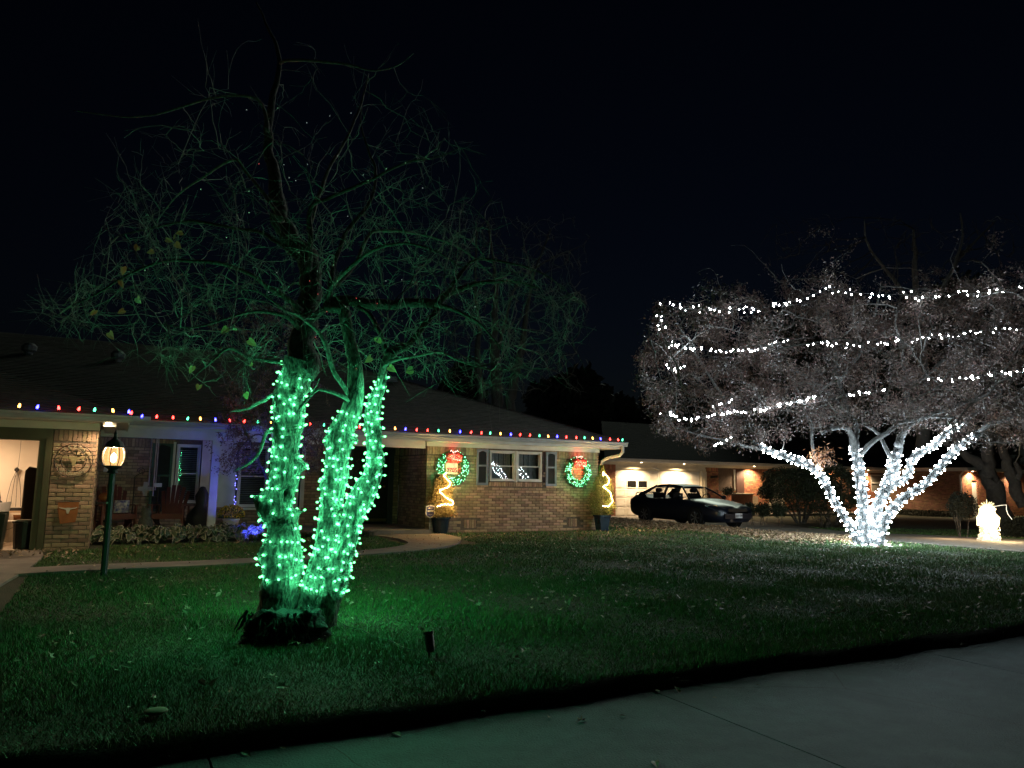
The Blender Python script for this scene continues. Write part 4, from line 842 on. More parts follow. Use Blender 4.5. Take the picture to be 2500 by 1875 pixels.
hl = ['hosta clump against the brick pillar, leftmost of the bed', 'hosta clump behind the foot of the lamp post', 'hosta clump right of the lamp post in front of the first red chair', 'yellowing hosta clump in the middle of the porch bed',
      'hosta clump in front of the stone statue', 'hosta clump in front of the second red chair', 'hosta clump left of the porch post', 'hosta clump at the foot of the porch post', 'hosta clump in front of the white mum planter', 'last hosta clump in blue light near the green tree trunk']
for i, lb in enumerate(hl):
    s = -11.95 + i * 0.31; d = 1.12 + 0.28 * math.sin(i * 2.3) - i * 0.04; b = hw(s, d); gz_ = ground(b.x, b.y)
    h = empty('hosta', lb, 'hosta', (b.x, b.y, gz_), rnd.uniform(0, 6), 'hostas in the bed before the porch')
    for k in range(60):
        a = rnd.uniform(0, 6.283); rr = rnd.uniform(0.02, 0.36); l = link('leaf', HL[rnd.randrange(4)], h); zz = 0.24 * (1 - rr / 0.42) + rnd.uniform(0.01, 0.12)
        l.location = (rr * math.cos(a), rr * math.sin(a), zz); l.rotation_euler = (rnd.uniform(-1.0, 0.3), rnd.uniform(-0.8, 0.8), a - math.pi / 2 + rnd.uniform(-1, 1))
    q = MB()
    for k in range(10): a = rnd.uniform(0, 6.28); q.tube([(0, 0, 0), (0.15 * math.cos(a), 0.15 * math.sin(a), 0.2)], 0.004, 3)
    q.build('stalks', HG, h, kind='stuff')
def blades(n, cx, cy, rx, ry, ln, wd, m, name, seed, label, cat, arch=1.0, top=None):     # arching strap leaves as one clump
    r = random.Random(seed); V = []; Fc = []
    for i in range(n):
        a = r.uniform(0, 6.283); k = r.random(); p = Vector((cx + rx * k * math.cos(a), cy + ry * k * math.sin(a), 0)); p.z = ground(p.x, p.y); dr_ = Vector((math.cos(a + r.uniform(-.5, .5)), math.sin(a + r.uniform(-.5, .5)), 0)); sd_ = Vector((-dr_.y, dr_.x, 0)) * wd; l = ln * r.uniform(0.6, 1.1); o0 = len(V)
        for t in (0, .4, .75, 1): c = p + dr_ * l * 0.75 * t * t * arch + Vector((0, 0, l * (t - 0.55 * arch * t * t))); V += [c - sd_ * (1 - t * .9), c + sd_ * (1 - t * .9)]
        for k in range(3): Fc.append((o0 + 2 * k, o0 + 2 * k + 1, o0 + 2 * k + 3, o0 + 2 * k + 2))
    o = point_mesh(name, np.array([tuple(v) for v in V]), np.array(Fc), m, None, None)
    return tag(o, label, cat)
b = hw(-6.95, 0.75); blades(240, b.x, b.y, 0.35, 0.25, 0.36, 0.010, mat('liriope', (0.06, 0.085, 0.04), 0.7, per=0.4), 'liriope_clump', 3, 'arching grassy clump beside the front door step', 'ornamental grass')
b = hw(-8.1, 0.7); blades(140, b.x, b.y, 0.3, 0.2, 0.30, 0.012, MATS['liriope'], 'liriope_clump', 4, 'arching grassy clump seen between the two green trunks', 'ornamental grass')

# ------------------------------------------------------------------ green-lit tree
GT = atz(672, 1535, -0.14); GY = GT.y
def stem(name, rows, Y, parent, m, seg=28, res=0.022, amp=0.10, bumps=(), seed=0, ridges=11, dY=0.0, kp=7, ridge=0.21):
    """rows of photo (x, y, half width): a bark surface with ridges and burls; returns a function giving surface points"""
    pts = []
    for i, (x, y, r_) in enumerate(rows):
        Yi = Y + dY * i / max(1, len(rows) - 1); p = at(x, y, Yi); pts.append((p.x, p.y, p.z, r_ * Yi / F * (0.84 if Y > 12 else 1)))
    S = spline(pts, kp); P = [Vector(v[:3]) for v in S]; Rr = [v[3] for v in S]
    cum = [0]
    for a, b in zip(P, P[1:]): cum.append(cum[-1] + (b - a).length)
    L_ = cum[-1]; n = max(6, int(L_ / res))
    def center(t):
        x = t * L_; i = min(len(P) - 2, max(0, int(np.searchsorted(cum, x)) - 1)); f_ = (x - cum[i]) / max(1e-6, cum[i + 1] - cum[i]); return P[i].lerp(P[i + 1], f_), Rr[i] * (1 - f_) + Rr[i + 1] * f_, (P[i + 1] - P[i]).normalized()
    def surf(t, a, off=0.0):
        c, r_, tn = center(t); x_ = (Vector((1, 0, 0)) - tn * tn.x); x_ = x_.normalized() if x_.length > 0.1 else Vector((0, 0, -1)); y_ = tn.cross(x_)
        k = 1 + amp * noise.noise(Vector((math.cos(a) * 1.6, math.sin(a) * 1.6, t * L_ * 4 + seed)))
        wv = 0.35 * noise.noise(Vector((a, t * L_ * 5, seed))); k += 0.05 * noise.noise(Vector((a * 1.5, t * L_ * 9, seed))) + ridge * (0.3 - abs(noise.noise(Vector((math.cos(a + wv) * ridges * 0.6, math.sin(a + wv) * ridges * 0.6, t * L_ * 4.5 + seed)))))
        for (bt, ba, bam, wt, wa) in bumps:
            da = (a - ba + math.pi) % (2 * math.pi) - math.pi; k += bam * math.exp(-((t - bt) * L_ / wt) ** 2 - (da / wa) ** 2) * (1 + 0.5 * noise.noise(Vector((a * 6, t * L_ * 25, seed))))
        k = 1 + (k - 1) * min(1, max(0, (1 - t) / 0.07)) * 1.0
        return c + (x_ * math.cos(a) + y_ * math.sin(a)) * (r_ * k + off)
    q = MB()
    for i in range(n + 1):
        for k in range(seg): q.v.append(tuple(surf(i / n, 2 * math.pi * k / seg)))
    for i in range(n):
        for k in range(seg): a = i * seg + k; b = i * seg + (k + 1) % seg; q.f.append((a, b, b + seg, a + seg))
    o = q.build(name, m, parent, smooth=True); return o, surf, L_, center
gt = empty('bare_tree', 'gnarled three-stemmed bare tree in the front lawn, its stems wrapped in green lights', 'tree', (0, 0, 0))
FRONT = -math.pi / 2; LEFT = math.pi
rowsL = [(672, 1540, 52), (674, 1505, 46), (680, 1470, 42), (684, 1417, 41), (686, 1349, 42), (690, 1299, 37), (680, 1248, 34), (687, 1214, 32), (694, 1164, 34), (697, 1096, 32), (703, 1029, 34), (707, 961, 38), (722, 911, 34), (732, 880, 38)]
oL, sL, LL, cL = stem('trunk', rowsL, GY, gt, BARK, 40, 0.014, 0.16, [(0.46, LEFT + 0.2, 0.85, 0.10, 0.55), (0.50, FRONT + 0.8, -0.75, 0.07, 0.45), (0.60, 0.1, 0.75, 0.05, 0.4), (0.385, FRONT + 0.1, -0.55, 0.05, 0.7), (0.41, 0.2, 0.55, 0.06, 0.5), (0.27, LEFT, 0.3, 0.10, 0.6), (0.68, FRONT + 0.3, 0.3, 0.06, 0.4), (0.73, FRONT + 0.9, -0.3, 0.05, 0.4), (0.22, 0.2, 0.3, 0.12, 0.5), (0.9, 0.4, 0.2, 0.07, 0.5)], 1)
rowsM = [(745, 1535, 44), (760, 1485, 36), (775, 1430, 36), (792, 1366, 32), (803, 1299, 29), (810, 1231, 27), (820, 1164, 28), (824, 1113, 28), (831, 1062, 29), (853, 1015, 25), (868, 961, 20), (866, 891, 17), (852, 823, 14), (838, 750, 15)]
oM, sM, LM, cM = stem('trunk', rowsM, GY + 0.05, gt, BARK, 34, 0.014, 0.10, [(0.42, LEFT, 0.3, 0.07, 0.5), (0.58, 0.1, 0.5, 0.06, 0.5), (0.63, FRONT + .5, -0.3, 0.05, 0.5), (0.36, FRONT + 0.3, 0.25, 0.05, 0.5), (0.56, LEFT + 0.2, 0.3, 0.05, 0.4)], 5)
rowsR = [(785, 1520, 34), (797, 1470, 32), (815, 1417, 34), (828, 1366, 28), (842, 1333, 26), (850, 1299, 26), (861, 1265, 27), (872, 1231, 27), (892, 1197, 28), (908, 1164, 22), (914, 1113, 18), (913, 1062, 18), (909, 1012, 19), (918, 971, 15), (930, 944, 12), (938, 894, 11), (955, 862, 14)]
oR, sR, LR, cR = stem('trunk', rowsR, GY + 0.02, gt, BARK, 30, 0.014, 0.08, [(0.60, 0.2, 0.4, 0.06, 0.6), (0.45, 0, 0.2, 0.05, 0.5)], 9)
# rough root flare
q = MB(); c0 = atz(680, 1562, -0.15); gz0 = ground(c0.x, c0.y); nseg = 56; nrg = 20
for j in range(nrg + 1):
    t = j / nrg
    for k in range(nseg):
        a = 2 * math.pi * k / nseg; rr = (0.355 - 0.10 * t ** 2) * (1 + 0.22 * noise.noise(Vector((math.cos(a) * 2, math.sin(a) * 2, t * 1.5))) + 0.30 * noise.noise(Vector((math.cos(a) * 5, math.sin(a) * 5, t * 4))) + 0.12 * noise.noise(Vector((math.cos(a) * 14, math.sin(a) * 14, t * 6))))
        q.v.append((c0.x + rr * math.cos(a) * 1.0 + 0.10 * t, c0.y + rr * math.sin(a) * 0.72, gz0 - 0.08 + 0.31 * t + 0.10 * t * noise.noise(Vector((math.cos(a) * 3, math.sin(a) * 3, t * 3)))))
for j in range(nrg):
    for k in range(nseg): a = j * nseg + k; b = j * nseg + (k + 1) % nseg; q.f.append((a, b, b + nseg, a + nseg))
q.f.append(tuple(nrg * nseg + k for k in range(nseg)))
q.build('root_flare', ROOTM, gt, smooth=True)
q = MB(); r = random.Random(4)
for i in range(46):
    a = r.uniform(math.pi * 1.15, 1.85 * math.pi); z = r.uniform(0.05, 0.27); p = Vector((c0.x + 0.31 * math.cos(a), c0.y + 0.24 * math.sin(a), gz0 + z)); pts = [p]
    for k in range(5): p = p + Vector((r.uniform(-.02, .02) + 0.008 * math.cos(a), r.uniform(-.02, .02) + 0.008 * math.sin(a), -r.uniform(0.01, 0.05))); pts.append(p)
    q.tube(pts, [0.012, 0.01, 0.009, 0.008, 0.006, 0.004], 5)
q.build('root_fibres', ROOTM, gt, kind='stuff')
o2, _, _, _ = stem('root_knob', [(770, 1560, 30), (778, 1530, 44), (782, 1505, 34), (785, 1490, 14)], GY + 0.15, gt, ROOTM, 26, 0.02, 0.35, seed=12)
# limbs
def limb(rows, Y, dY, parent, m, seg=8, name='branch', kp=6):
    pts = []
    for i, (x, y, r_) in enumerate(rows):
        Yi = Y + dY * i / max(1, len(rows) - 1); p = at(x, y, Yi); pts.append((p.x, p.y, p.z, r_ * Yi / F))
    S = spline(pts, kp); q = MB(); P = [Vector(v[:3]) + Vector((noise.noise(Vector(v[:3]) * 6), 0, noise.noise(Vector(v[:3]) * 6 + Vector((5, 5, 5))))) * v[3] * 0.7 for v in S]; q.tube(P, [max(0.002, v[3]) for v in S], seg); q.build(name, m, parent, smooth=True)
    return P
GL = []
def gl(rows, dY, Y=GY): GL.append(limb(rows, Y, dY, gt, LIMB2 if max(r_[2] for r_ in rows) < 6.6 else LIMB, 10))
gl([(727, 900, 35), (732, 880, 36), (734, 860, 32), (746, 800, 27), (752, 720, 27), (748, 633, 27), (722, 590, 25), (690, 538, 23), (668, 440, 16), (654, 316, 11), (683, 152, 6), (655, 70, 3.5), (626, 5, 2)], 0.5)
gl([(838, 760, 14), (800, 745, 12), (812, 736, 13), (850, 732, 14), (905, 742, 14), (962, 742, 13), (1010, 737, 12), (1063, 742, 12), (1088, 722, 10), (1130, 702, 7), (1190, 687, 5), (1260, 690, 4), (1316, 703, 3)], 0.3)
gl([(748, 790, 12), (790, 755, 9), (812, 738, 8)], 0.05)
gl([(955, 862, 13), (975, 848, 12), (1000, 838, 9), (1030, 800, 8), (1060, 765, 8), (1068, 742, 8)], 0.2)
gl([(945, 868, 9), (936, 835, 7), (920, 795, 6.5), (900, 765, 6), (870, 748, 5)], 0.0)
gl([(850, 962, 6), (832, 935, 6), (817, 911, 6), (806, 875, 6), (797, 841, 5.5), (772, 805, 5), (747, 786, 4.5), (728, 770, 3.5), (690, 753, 3), (634, 715, 2), (590, 705, 1.5)], -0.7)
gl([(797, 728, 7), (818, 690, 6), (841, 665, 5.5), (892, 623, 5), (936, 601, 4.5), (1000, 595, 3.5), (1063, 614, 2.5), (1130, 655, 1.5)], -0.9)
gl([(735, 760, 9), (700, 728, 7), (658, 703, 6), (620, 674, 5), (556, 646, 5), (493, 638, 4.5), (430, 636, 4), (366, 649, 3.5), (303, 677, 3), (240, 715, 2.5), (177, 747, 2), (115, 785, 1)], -1.3)
gl([(752, 660, 8), (757, 580, 7), (759, 506, 6), (800, 485, 5), (841, 468, 5), (898, 443, 4), (987, 399, 3), (1060, 385, 2), (1126, 361, 1)], -0.5)
gl([(800, 735, 8), (815, 650, 6), (850, 560, 5), (905, 490, 4.5), (917, 420, 4), (900, 370, 3), (880, 300, 2), (885, 260, 1)], 0.5)
gl([(745, 640, 7), (690, 600, 5.5), (640, 570, 5), (590, 560, 4), (520, 548, 4), (460, 540, 3.5), (380, 555, 2.5), (290, 575, 1.5)], 0.5)
gl([(690, 540, 6), (650, 480, 5), (600, 420, 4), (570, 390, 3.5), (500, 430, 3), (430, 480, 2), (370, 560, 1)], 0.8)
gl([(655, 320, 6), (640, 255, 4), (600, 235, 3.5), (540, 235, 3), (460, 255, 3), (380, 280, 2.5), (300, 285, 2), (180, 270, 1)], 0.2)
gl([(684, 155, 4), (700, 148, 4), (765, 149, 3.5), (850, 158, 3), (910, 172, 2), (970, 160, 1.5), (1010, 130, 1)], -0.6)
gl([(820, 700, 6), (870, 640, 5), (905, 570, 4.5), (960, 565, 4), (1040, 575, 3), (1130, 610, 2), (1210, 680, 1.3)], 1.0)
gl([(925, 955, 5), (945, 890, 5), (1000, 872, 4), (1070, 860, 3), (1120, 880, 2.5), (1200, 905, 1.2)], -0.6)
gl([(860, 985, 5), (830, 965, 4.5), (780, 950, 4), (750, 975, 3.5), (730, 1000, 3)], -0.4)
gl([(720, 890, 8), (660, 880, 5), (600, 870, 4), (560, 850, 3.5), (520, 880, 2.5), (460, 930, 1.5)], -0.6)
gl([(735, 800, 8), (690, 770, 5), (620, 760, 4), (560, 775, 3), (470, 800, 2), (380, 790, 1.2)], -1.0)
gl([(752, 560, 6), (800, 420, 4.5), (850, 330, 3.5), (880, 260, 3), (900, 180, 1.5)], 0.9)
gl([(668, 1050, 5), (650, 1058, 4.5), (635, 1100, 4), (610, 1130, 3), (570, 1150, 1.5)], -0.7)
gl([(665, 965, 5), (630, 985, 4), (600, 1000, 3), (560, 1005, 1.5)], -0.6)
gl([(1063, 742, 8), (1120, 760, 5), (1180, 800, 3.5), (1230, 860, 2), (1260, 910, 1)], -0.2)
gl([(1088, 722, 7), (1150, 640, 4), (1230, 640, 3), (1330, 670, 2), (1420, 745, 1)], 0.4)
class Grow:
    """attach wandering twigs from the existing wood out to target points"""
    def __init__(s, paths):
        s.N = [tuple(p) for P in paths for p in P]; s.segs = []; s.arr = np.array(s.N); s.new = []; s.tips = []
    def to(s, T, r0, r1, rr, droop=0.0, n=6, wob=0.06, maxl=9):
        T = Vector(T)
        if s.new and len(s.new) > 150: s.arr = np.vstack([s.arr, np.array(s.new)]); s.new = []
        d = ((s.arr - np.array(T)) ** 2).sum(1)
        A = Vector(s.arr[int(d.argmin())]); L_ = (T - A).length
        if L_ > maxl or L_ < 0.03: return None
        side = Vector((rr.gauss(0, 1), rr.gauss(0, 1), rr.gauss(0, 1))) * wob * L_; pts = []
        for k in range(n + 1):
            t = k / n; p = A.lerp(T, t) + side * math.sin(math.pi * t) + Vector((0, 0, droop * L_ * math.sin(math.pi * t))) + Vector((rr.gauss(0, 1), rr.gauss(0, 1), rr.gauss(0, 1))) * (0.018 * L_ if 0 < k else 0); pts.append(p)
        s.segs.append((pts, [r0 + (r1 - r0) * k / n for k in range(n + 1)])); s.new += [tuple(p) for p in pts[1:]]; s.tips.append(pts); return pts
    def mesh(s, name, m, parent, seg=3):
        q = MB()
        for p, r_ in s.segs: q.tube(p, r_, seg, cap=False)
        return point_mesh(name, np.array(q.v), np.array(q.f), m, parent)
rr = random.Random(21); gw = Grow(GL)
def crown_px(r):
    while True:
        x, y = r.uniform(90, 1440), r.uniform(40, 1010)
        e = ((x - 760) / 520) ** 2 + ((y - 640) / 330) ** 2
        if y < 640: e = ((x - 740) / 480) ** 2 + ((y - 640) / 560) ** 2
        if x < 640 and y > 620: e = min(e, ((x - 450) / 370) ** 2 + ((y - 760) / 130) ** 2)
        if x > 1000 and y > 600: e = min(e, ((x - 1150) / 270) ** 2 + ((y - 790) / 190) ** 2)
        pr = 1 if e < 0.9 else (0.35 if e < 1.15 else 0)
        pr *= 1 if y > 560 else 0.05 + 0.7 * (y / 560) ** 3; pr *= 1.0 if noise.noise(Vector((x / 90, y / 90, 4))) > -0.12 else 0.25
        if y > 900: pr *= 0.35
        if 640 < x < 1000 and y > 930: pr = 0
        if r.random() < pr: return x, y
for i in range(520):
    x, y = crown_px(rr); Yt = GY + rr.gauss(0.1, 0.9); gw.to(at(x, y, max(GY - 2.2, Yt)), 0.006, 0.002, rr, 0.05, 6, 0.07)
for i in range(1300):
    x, y = crown_px(rr); Yt = GY + rr.gauss(0.1, 0.9); gw.to(at(x, y, max(GY - 2.2, Yt)), 0.003, 0.0012, rr, 0.03, 5, 0.10, 1.2)
base_segs = list(gw.segs)
for pts, _ in base_segs:
    for k in range(2):
        i = rr.randrange(1, len(pts)); a = pts[i]; dr_ = (pts[i] - pts[i - 1]).normalized(); dv = (dr_ + Vector((rr.gauss(0, .35), rr.gauss(0, .35), rr.gauss(-0.1, .35)))).normalized(); l = rr.uniform(0.08, 0.34)
        P = [a, a + dv * l * 0.5 + Vector((rr.gauss(0, .01), rr.gauss(0, .01), rr.gauss(0, .01))), a + dv * l]; gw.segs.append((P, [0.0018, 0.0014, 0.001]))
gw.mesh('twigs', TWIG, gt)
# last leaves
HLM = mat('redbud_leaf', (0.38, 0.44, 0.18), 0.6, (0.28, 0.30, 0.12), 20); HLM2 = mat('redbud_leaf_dry', (0.48, 0.34, 0.13), 0.7)
for m_ in (HLM, HLM2):
    N, L = nodes(m_); b_ = N['Principled BSDF']; tr_ = N.new('ShaderNodeBsdfTranslucent'); mx_ = N.new('ShaderNodeMixShader'); mx_.inputs[0].default_value = 0.45
    L.new(b_.inputs['Base Color'].links[0].from_socket, tr_.inputs[0]); L.new(b_.outputs[0], mx_.inputs[1]); L.new(tr_.outputs[0], mx_.inputs[2]); L.new(mx_.outputs[0], N['Material Output'].inputs[0])
def heart(sz, m):
    q = MB(); pts = [(0, 0), (0.30, 0.12), (0.46, -0.08), (0.42, -0.38), (0.2, -0.72), (0, -0.95), (-0.2, -0.72), (-0.42, -0.38), (-0.46, -0.08), (-0.30, 0.12)]
    vs = [(x * sz, 0.12 * sz * abs(x) * 2, z * sz) for x, z in pts]; vs.append((0, -0.02 * sz, -0.45 * sz)); q.add(vs, [(i, (i + 1) % 10, 10) for i in range(10)]); me = bpy.data.meshes.new('leaf'); me.from_pydata(q.v, [], q.f); me.materials.append(m); return me
hm = [heart(0.078, HLM), heart(0.072, HLM2)]
for x, y, k in ((335, 735, 0), (445, 575, 1), (425, 580, 0), (405, 592, 0), (428, 602, 1), (337, 608, 1), (374, 620, 0), (300, 660, 1), (294, 693, 1), (232, 765, 1), (303, 765, 1), (267, 820, 1), (615, 893, 0), (470, 902, 0), (487, 948, 1), (905, 880, 0), (1008, 910, 0), (950, 903, 0), (598, 968, 0), (920, 832, 0), (607, 838, 0), (555, 808, 0), (572, 806, 0)):
    o = link('leaf', hm[k], gt); o.location = at(x, y - 8, GY - 1.0 + rnd.uniform(-.2, .2)); o.rotation_euler = (rnd.uniform(-.6, .6), rnd.uniform(-1.4, 1.4), rnd.uniform(-1.1, 1.1)); ss_ = rnd.uniform(0.75, 1.15); o.scale = (ss_ * rnd.uniform(0.7, 1.0), ss_, ss_); 
# green strings: wire wound round each stem, a lamp in every bulb
GBG = glow_glass('green_bulb_glass', (0.15, 1.1, 0.30), 1.0); gb_me = ico('bulb', 0.0118, GBG, 1, (1, 1, 1.25)); 
def wrap(surf, L_, t0, t1, pitch, spacing, rmean, rr, off=0.012, wob=0.5, skip=()):
    P = []; B = []; turns = (t1 - t0) * L_ / pitch; n = int(turns * 22); acc = 0; last = None; a0 = rr.uniform(0, 6.28)
    for i in range(n + 1):
        t = t0 + (t1 - t0) * i / n; a = a0 + 2 * math.pi * turns * i / n; tt = t + wob * pitch / L_ * noise.noise(Vector((math.cos(a) * 1.1, math.sin(a) * 1.1, turns * i / n * 0.7))); tt = min(0.999, max(0.0, tt)); p = surf(tt, a, off); P.append(p)
        if last is not None:
            acc += (p - last).length
            if acc > spacing and not any(abs(tt - st) < sw and abs((a - sa + math.pi) % (2 * math.pi) - math.pi) < sx for st, sa, sw, sx in skip): c = surf(tt, a, off + rr.uniform(0.004, 0.02)); B.append((c + Vector((0, 0, rr.uniform(-.012, .012))), (p - surf(tt, a, -0.05)).normalized())); acc = rr.choice((-0.55, -0.3, 0.0, 0.2, 0.55, 0.75)) * spacing
        last = p
    return P, B
def string_thing(label, sets, me, wm, lampP=None, lampC=None, rr=None, cat='string lights', group=None, wr=0.0028, lamp_every=1):
    o = empty('light_string', label, cat, (0, 0, 0), 0, group); q = MB(); B = []
    for P, b in sets: q.tube(P, wr, 3, cap=False); B += b
    q.build('wire', wm, o); ld = None
    for i, (p, d) in enumerate(B):
        k = link('bulb', me, o); k.location = p; k.rotation_euler = (d + Vector((rr.uniform(-.5, .5), rr.uniform(-.5, .5), rr.uniform(-.3, .5)))).to_track_quat('Z', 'Y').to_euler()
        if lampP and i % lamp_every == 0:
            if ld is None: ld = bpy.data.lights.new('bulb_light', 'POINT'); ld.energy = lampP * lamp_every; ld.color = lampC; ld.shadow_soft_size = 0.008
            l = bpy.data.objects.new('bulb_light', ld); C.objects.link(l); l.location = p; l.parent = o
    return o
rg = random.Random(31); GP = 0.125; GC = (0.08, 1.0, 0.42)
string_thing('green light string wound round the thick left stem with the burls', [wrap(sL, LL, 0.17, 0.965, 0.10, 0.088, 0.14, rg, skip=((0.50, FRONT + 0.8, 0.05, 0.6), (0.385, FRONT + 0.1, 0.035, 0.8), (0.7, FRONT + 0.8, 0.03, 0.5)))], gb_me, WIRE, GP, GC, rg, group='green light strings on the tree')
string_thing('green light string wound round the middle stem of the tree', [wrap(sM, LM, 0.12, 0.66, 0.092, 0.080, 0.11, rg)], gb_me, WIRE, GP, GC, rg, group='green light strings on the tree')
string_thing('green light string wound round the right stem that bends outwards', [wrap(sR, LR, 0.12, 0.90, 0.085, 0.072, 0.08, rg)], gb_me, WIRE, GP, GC, rg, group='green light strings on the tree')
# tiny emissive beads standing in for laser spots caught on the crown twigs
ms = empty('laser_specks', 'sparse tiny glowing beads for red, white and green laser spots on the bare crown', 'string lights')
mm = {'red': ico('bulb', 0.0035, emit('speck_red', (1, 0.08, 0.1), 0.5)), 'white': ico('bulb', 0.003, emit('speck_white', (0.8, 1, 0.9), 0.35)), 'green': ico('bulb', 0.0035, emit('speck_green', (0.4, 1, 0.5), 0.4))}
for x, y, c in ((602, 268, 'white'), (678, 264, 'green'), (632, 400, 'red'), (490, 462, 'green'), (693, 402, 'white'), (706, 434, 'white'), (722, 441, 'white'), (749, 300, 'white'), (805, 283, 'white'), (857, 276, 'white'), (751, 401, 'white'), (824, 380, 'white'), (887, 427, 'white'), (899, 441, 'green'), (943, 412, 'green'), (990, 398, 'green'), (1053, 372, 'white'), (1032, 459, 'white'), (608, 467, 'green'), (608, 519, 'green'), (849, 528, 'white'), (730, 616, 'green'), (775, 662, 'white'), (756, 686, 'red'), (776, 718, 'red'), (814, 647, 'green'), (824, 686, 'green'), (870, 728, 'red'), (878, 735, 'green'), (921, 741, 'red'), (844, 749, 'white'), (798, 761, 'red'), (1015, 691, 'red'), (981, 683, 'white'), (977, 746, 'green'), (982, 783, 'green'), (764, 779, 'green'), (770, 823, 'red'), (797, 795, 'white'), (870, 900, 'red'), (879, 948, 'green'), (1013, 866, 'white'), (1160, 749, 'white'), (1021, 632, 'green'), (942, 686, 'white'), (568, 646, 'green'), (354, 660, 'green'), (553, 580, 'green'), (410, 645, 'green'), (676, 665, 'white'), (656, 713, 'white')):
    o = link('bulb', mm[c], ms, label=c + ' bulb'); o.location = at(x, y, GY - 0.6)

# ------------------------------------------------------------------ black spotlight in the grass
p = atz(1048, 1600, -0.15); sp = empty('garden_spotlight', 'unlit black garden spotlight standing alone in the grass', 'spotlight', (p.x, p.y, ground(p.x, p.y)), 0.3)
q = MB(); q.lathe([(0.0, -0.075), (0.03, -0.075), (0.036, -0.06), (0.038, 0.06), (0.045, 0.065), (0.045, 0.085), (0.036, 0.085), (0.034, 0.06), (0.0, 0.06)], 18)
o = q.build('housing', mat('black_plastic', (0.02, 0.018, 0.015), 0.35), sp, smooth=False); o.location = (0, 0, 0.115); o.rotation_euler = (R(-12), R(-7), 0)
q = MB(); q.tube([(0, 0, -0.05), (0, 0, 0.05)], 0.008, 6); q.tube([(0, 0.0, 0.03), (0.03, 0.02, 0.07), (0.03, 0.02, 0.11)], 0.006, 5); q.build('stake', BLACK, sp)
q = MB(); a = at(860, 1540, GY - 0.25); P = []
for t in np.linspace(0, 1, 14): x = 800 + 215 * t; y = 1515 + 75 * t; v = atz(x, y, -0.13); v.z = ground(v.x, v.y) + 0.03 + 0.01 * math.sin(t * 20); P.append(v)
q.tube([at(760, 1470, GY - 0.25), at(775, 1497, GY - 0.3)] + P, 0.004, 4); tag(q.build('power_cord', WIRE), 'thin green power cord running from the tree foot through the grass', 'cord')

# ------------------------------------------------------------------ white-lit tree
WT = atz(2112, 1342, -0.17); WY = WT.y
wt = empty('spreading_tree', 'broad tree with brownish leaves and pale stems wrapped in white lights', 'tree', (0, 0, 0))
WS = []
def wstem(rows, dY, seed): 
    o, s, L_, c = stem('trunk', rows, WY, wt, BARKW, 16, 0.05, 0.08, seed=seed, dY=dY, kp=5); P = [c(i / 20)[0] for i in range(21)]; WS.append((P, s, L_)); return s, L_
W = [wstem([(2104, 1352, 14), (2085, 1302, 11), (2058, 1257, 10), (2031, 1213, 10), (2007, 1165, 10), (1968, 1132, 10), (1918, 1114, 9), (1867, 1096, 7), (1835, 1075, 5)], -1.2, 1),
     wstem([(2116, 1350, 18), (2108, 1278, 15), (2106, 1234, 14), (2100, 1171, 14), (2094, 1123, 14), (2086, 1090, 13), (2078, 1060, 8)], 0.3, 2),
     wstem([(2127, 1350, 18), (2135, 1278, 16), (2143, 1234, 15), (2162, 1195, 15), (2177, 1159, 15), (2184, 1123, 15), (2192, 1099, 12), (2198, 1070, 9)], 0.5, 3),
     wstem([(2160, 1200, 10), (2182, 1183, 9), (2207, 1171, 9), (2222, 1147, 9), (2222, 1128, 9), (2240, 1108, 9), (2273, 1093, 9), (2311, 1058, 8), (2350, 1036, 6)], 0.4, 4),
     wstem([(2138, 1350, 16), (2158, 1278, 12), (2180, 1240, 12), (2213, 1210, 11), (2258, 1183, 10), (2290, 1147, 10), (2323, 1108, 10), (2353, 1081, 9), (2392, 1058, 7)], -1.0, 5)]
WL = [P for P, _, _ in WS]
def wl(rows, dY, Y=WY): WL.append(limb(rows, Y, dY, wt, LW, 7))
LW = mat('white_tree_limb', (0.15, 0.147, 0.14), 0.9, (0.08, 0.077, 0.073), 18, 0.8, 60, bz=0.4)
wl([(2090, 1100, 9), (2079, 1063, 7), (2062, 1045, 6), (2030, 1045, 5), (2005, 1060, 3)], -0.6)
wl([(2088, 1090, 9), (2090, 1040, 7), (2070, 1005, 6), (2050, 930, 5), (2035, 850, 4), (2020, 760, 3), (2010, 690, 2)], 0.3)
wl([(2102, 1110, 7), (2125, 1085, 6.5), (2153, 1064, 6), (2198, 1034, 6), (2273, 1013, 5), (2347, 986, 4), (2430, 950, 2)], -1.0)
wl([(2195, 1085, 10), (2200, 1065, 9), (2210, 1030, 7), (2215, 960, 6), (2205, 880, 4.5), (2190, 790, 3), (2200, 720, 2)], 0.8)
wl([(2200, 1070, 6), (2225, 1035, 5), (2270, 1018, 4), (2330, 1020, 3)], -0.6)
wl([(2353, 1034, 6), (2390, 1000, 5), (2440, 960, 4), (2500, 900, 3), (2560, 830, 2)], 0.6)
wl([(2392, 1058, 7), (2420, 1035, 6), (2470, 1020, 5), (2540, 990, 4), (2620, 950, 2)], -0.4)
wl([(1867, 1096, 5), (1820, 1090, 4), (1770, 1075, 3), (1700, 1060, 2), (1640, 1040, 1.5)], -1.5)
wl([(1870, 1095, 6), (1840, 1050, 5), (1790, 1000, 4), (1740, 930, 3), (1690, 850, 2.5), (1640, 770, 2)], -0.9)
wl([(2001, 1156, 5), (1992, 1120, 4.5), (1983, 1090, 4), (1980, 1040, 4), (1950, 960, 3), (1900, 860, 2.5), (1880, 760, 2)], 0.2)
wl([(2060, 1000, 5), (2000, 940, 4.5), (1930, 900, 4), (1850, 880, 3), (1760, 870, 2)], 0.9)
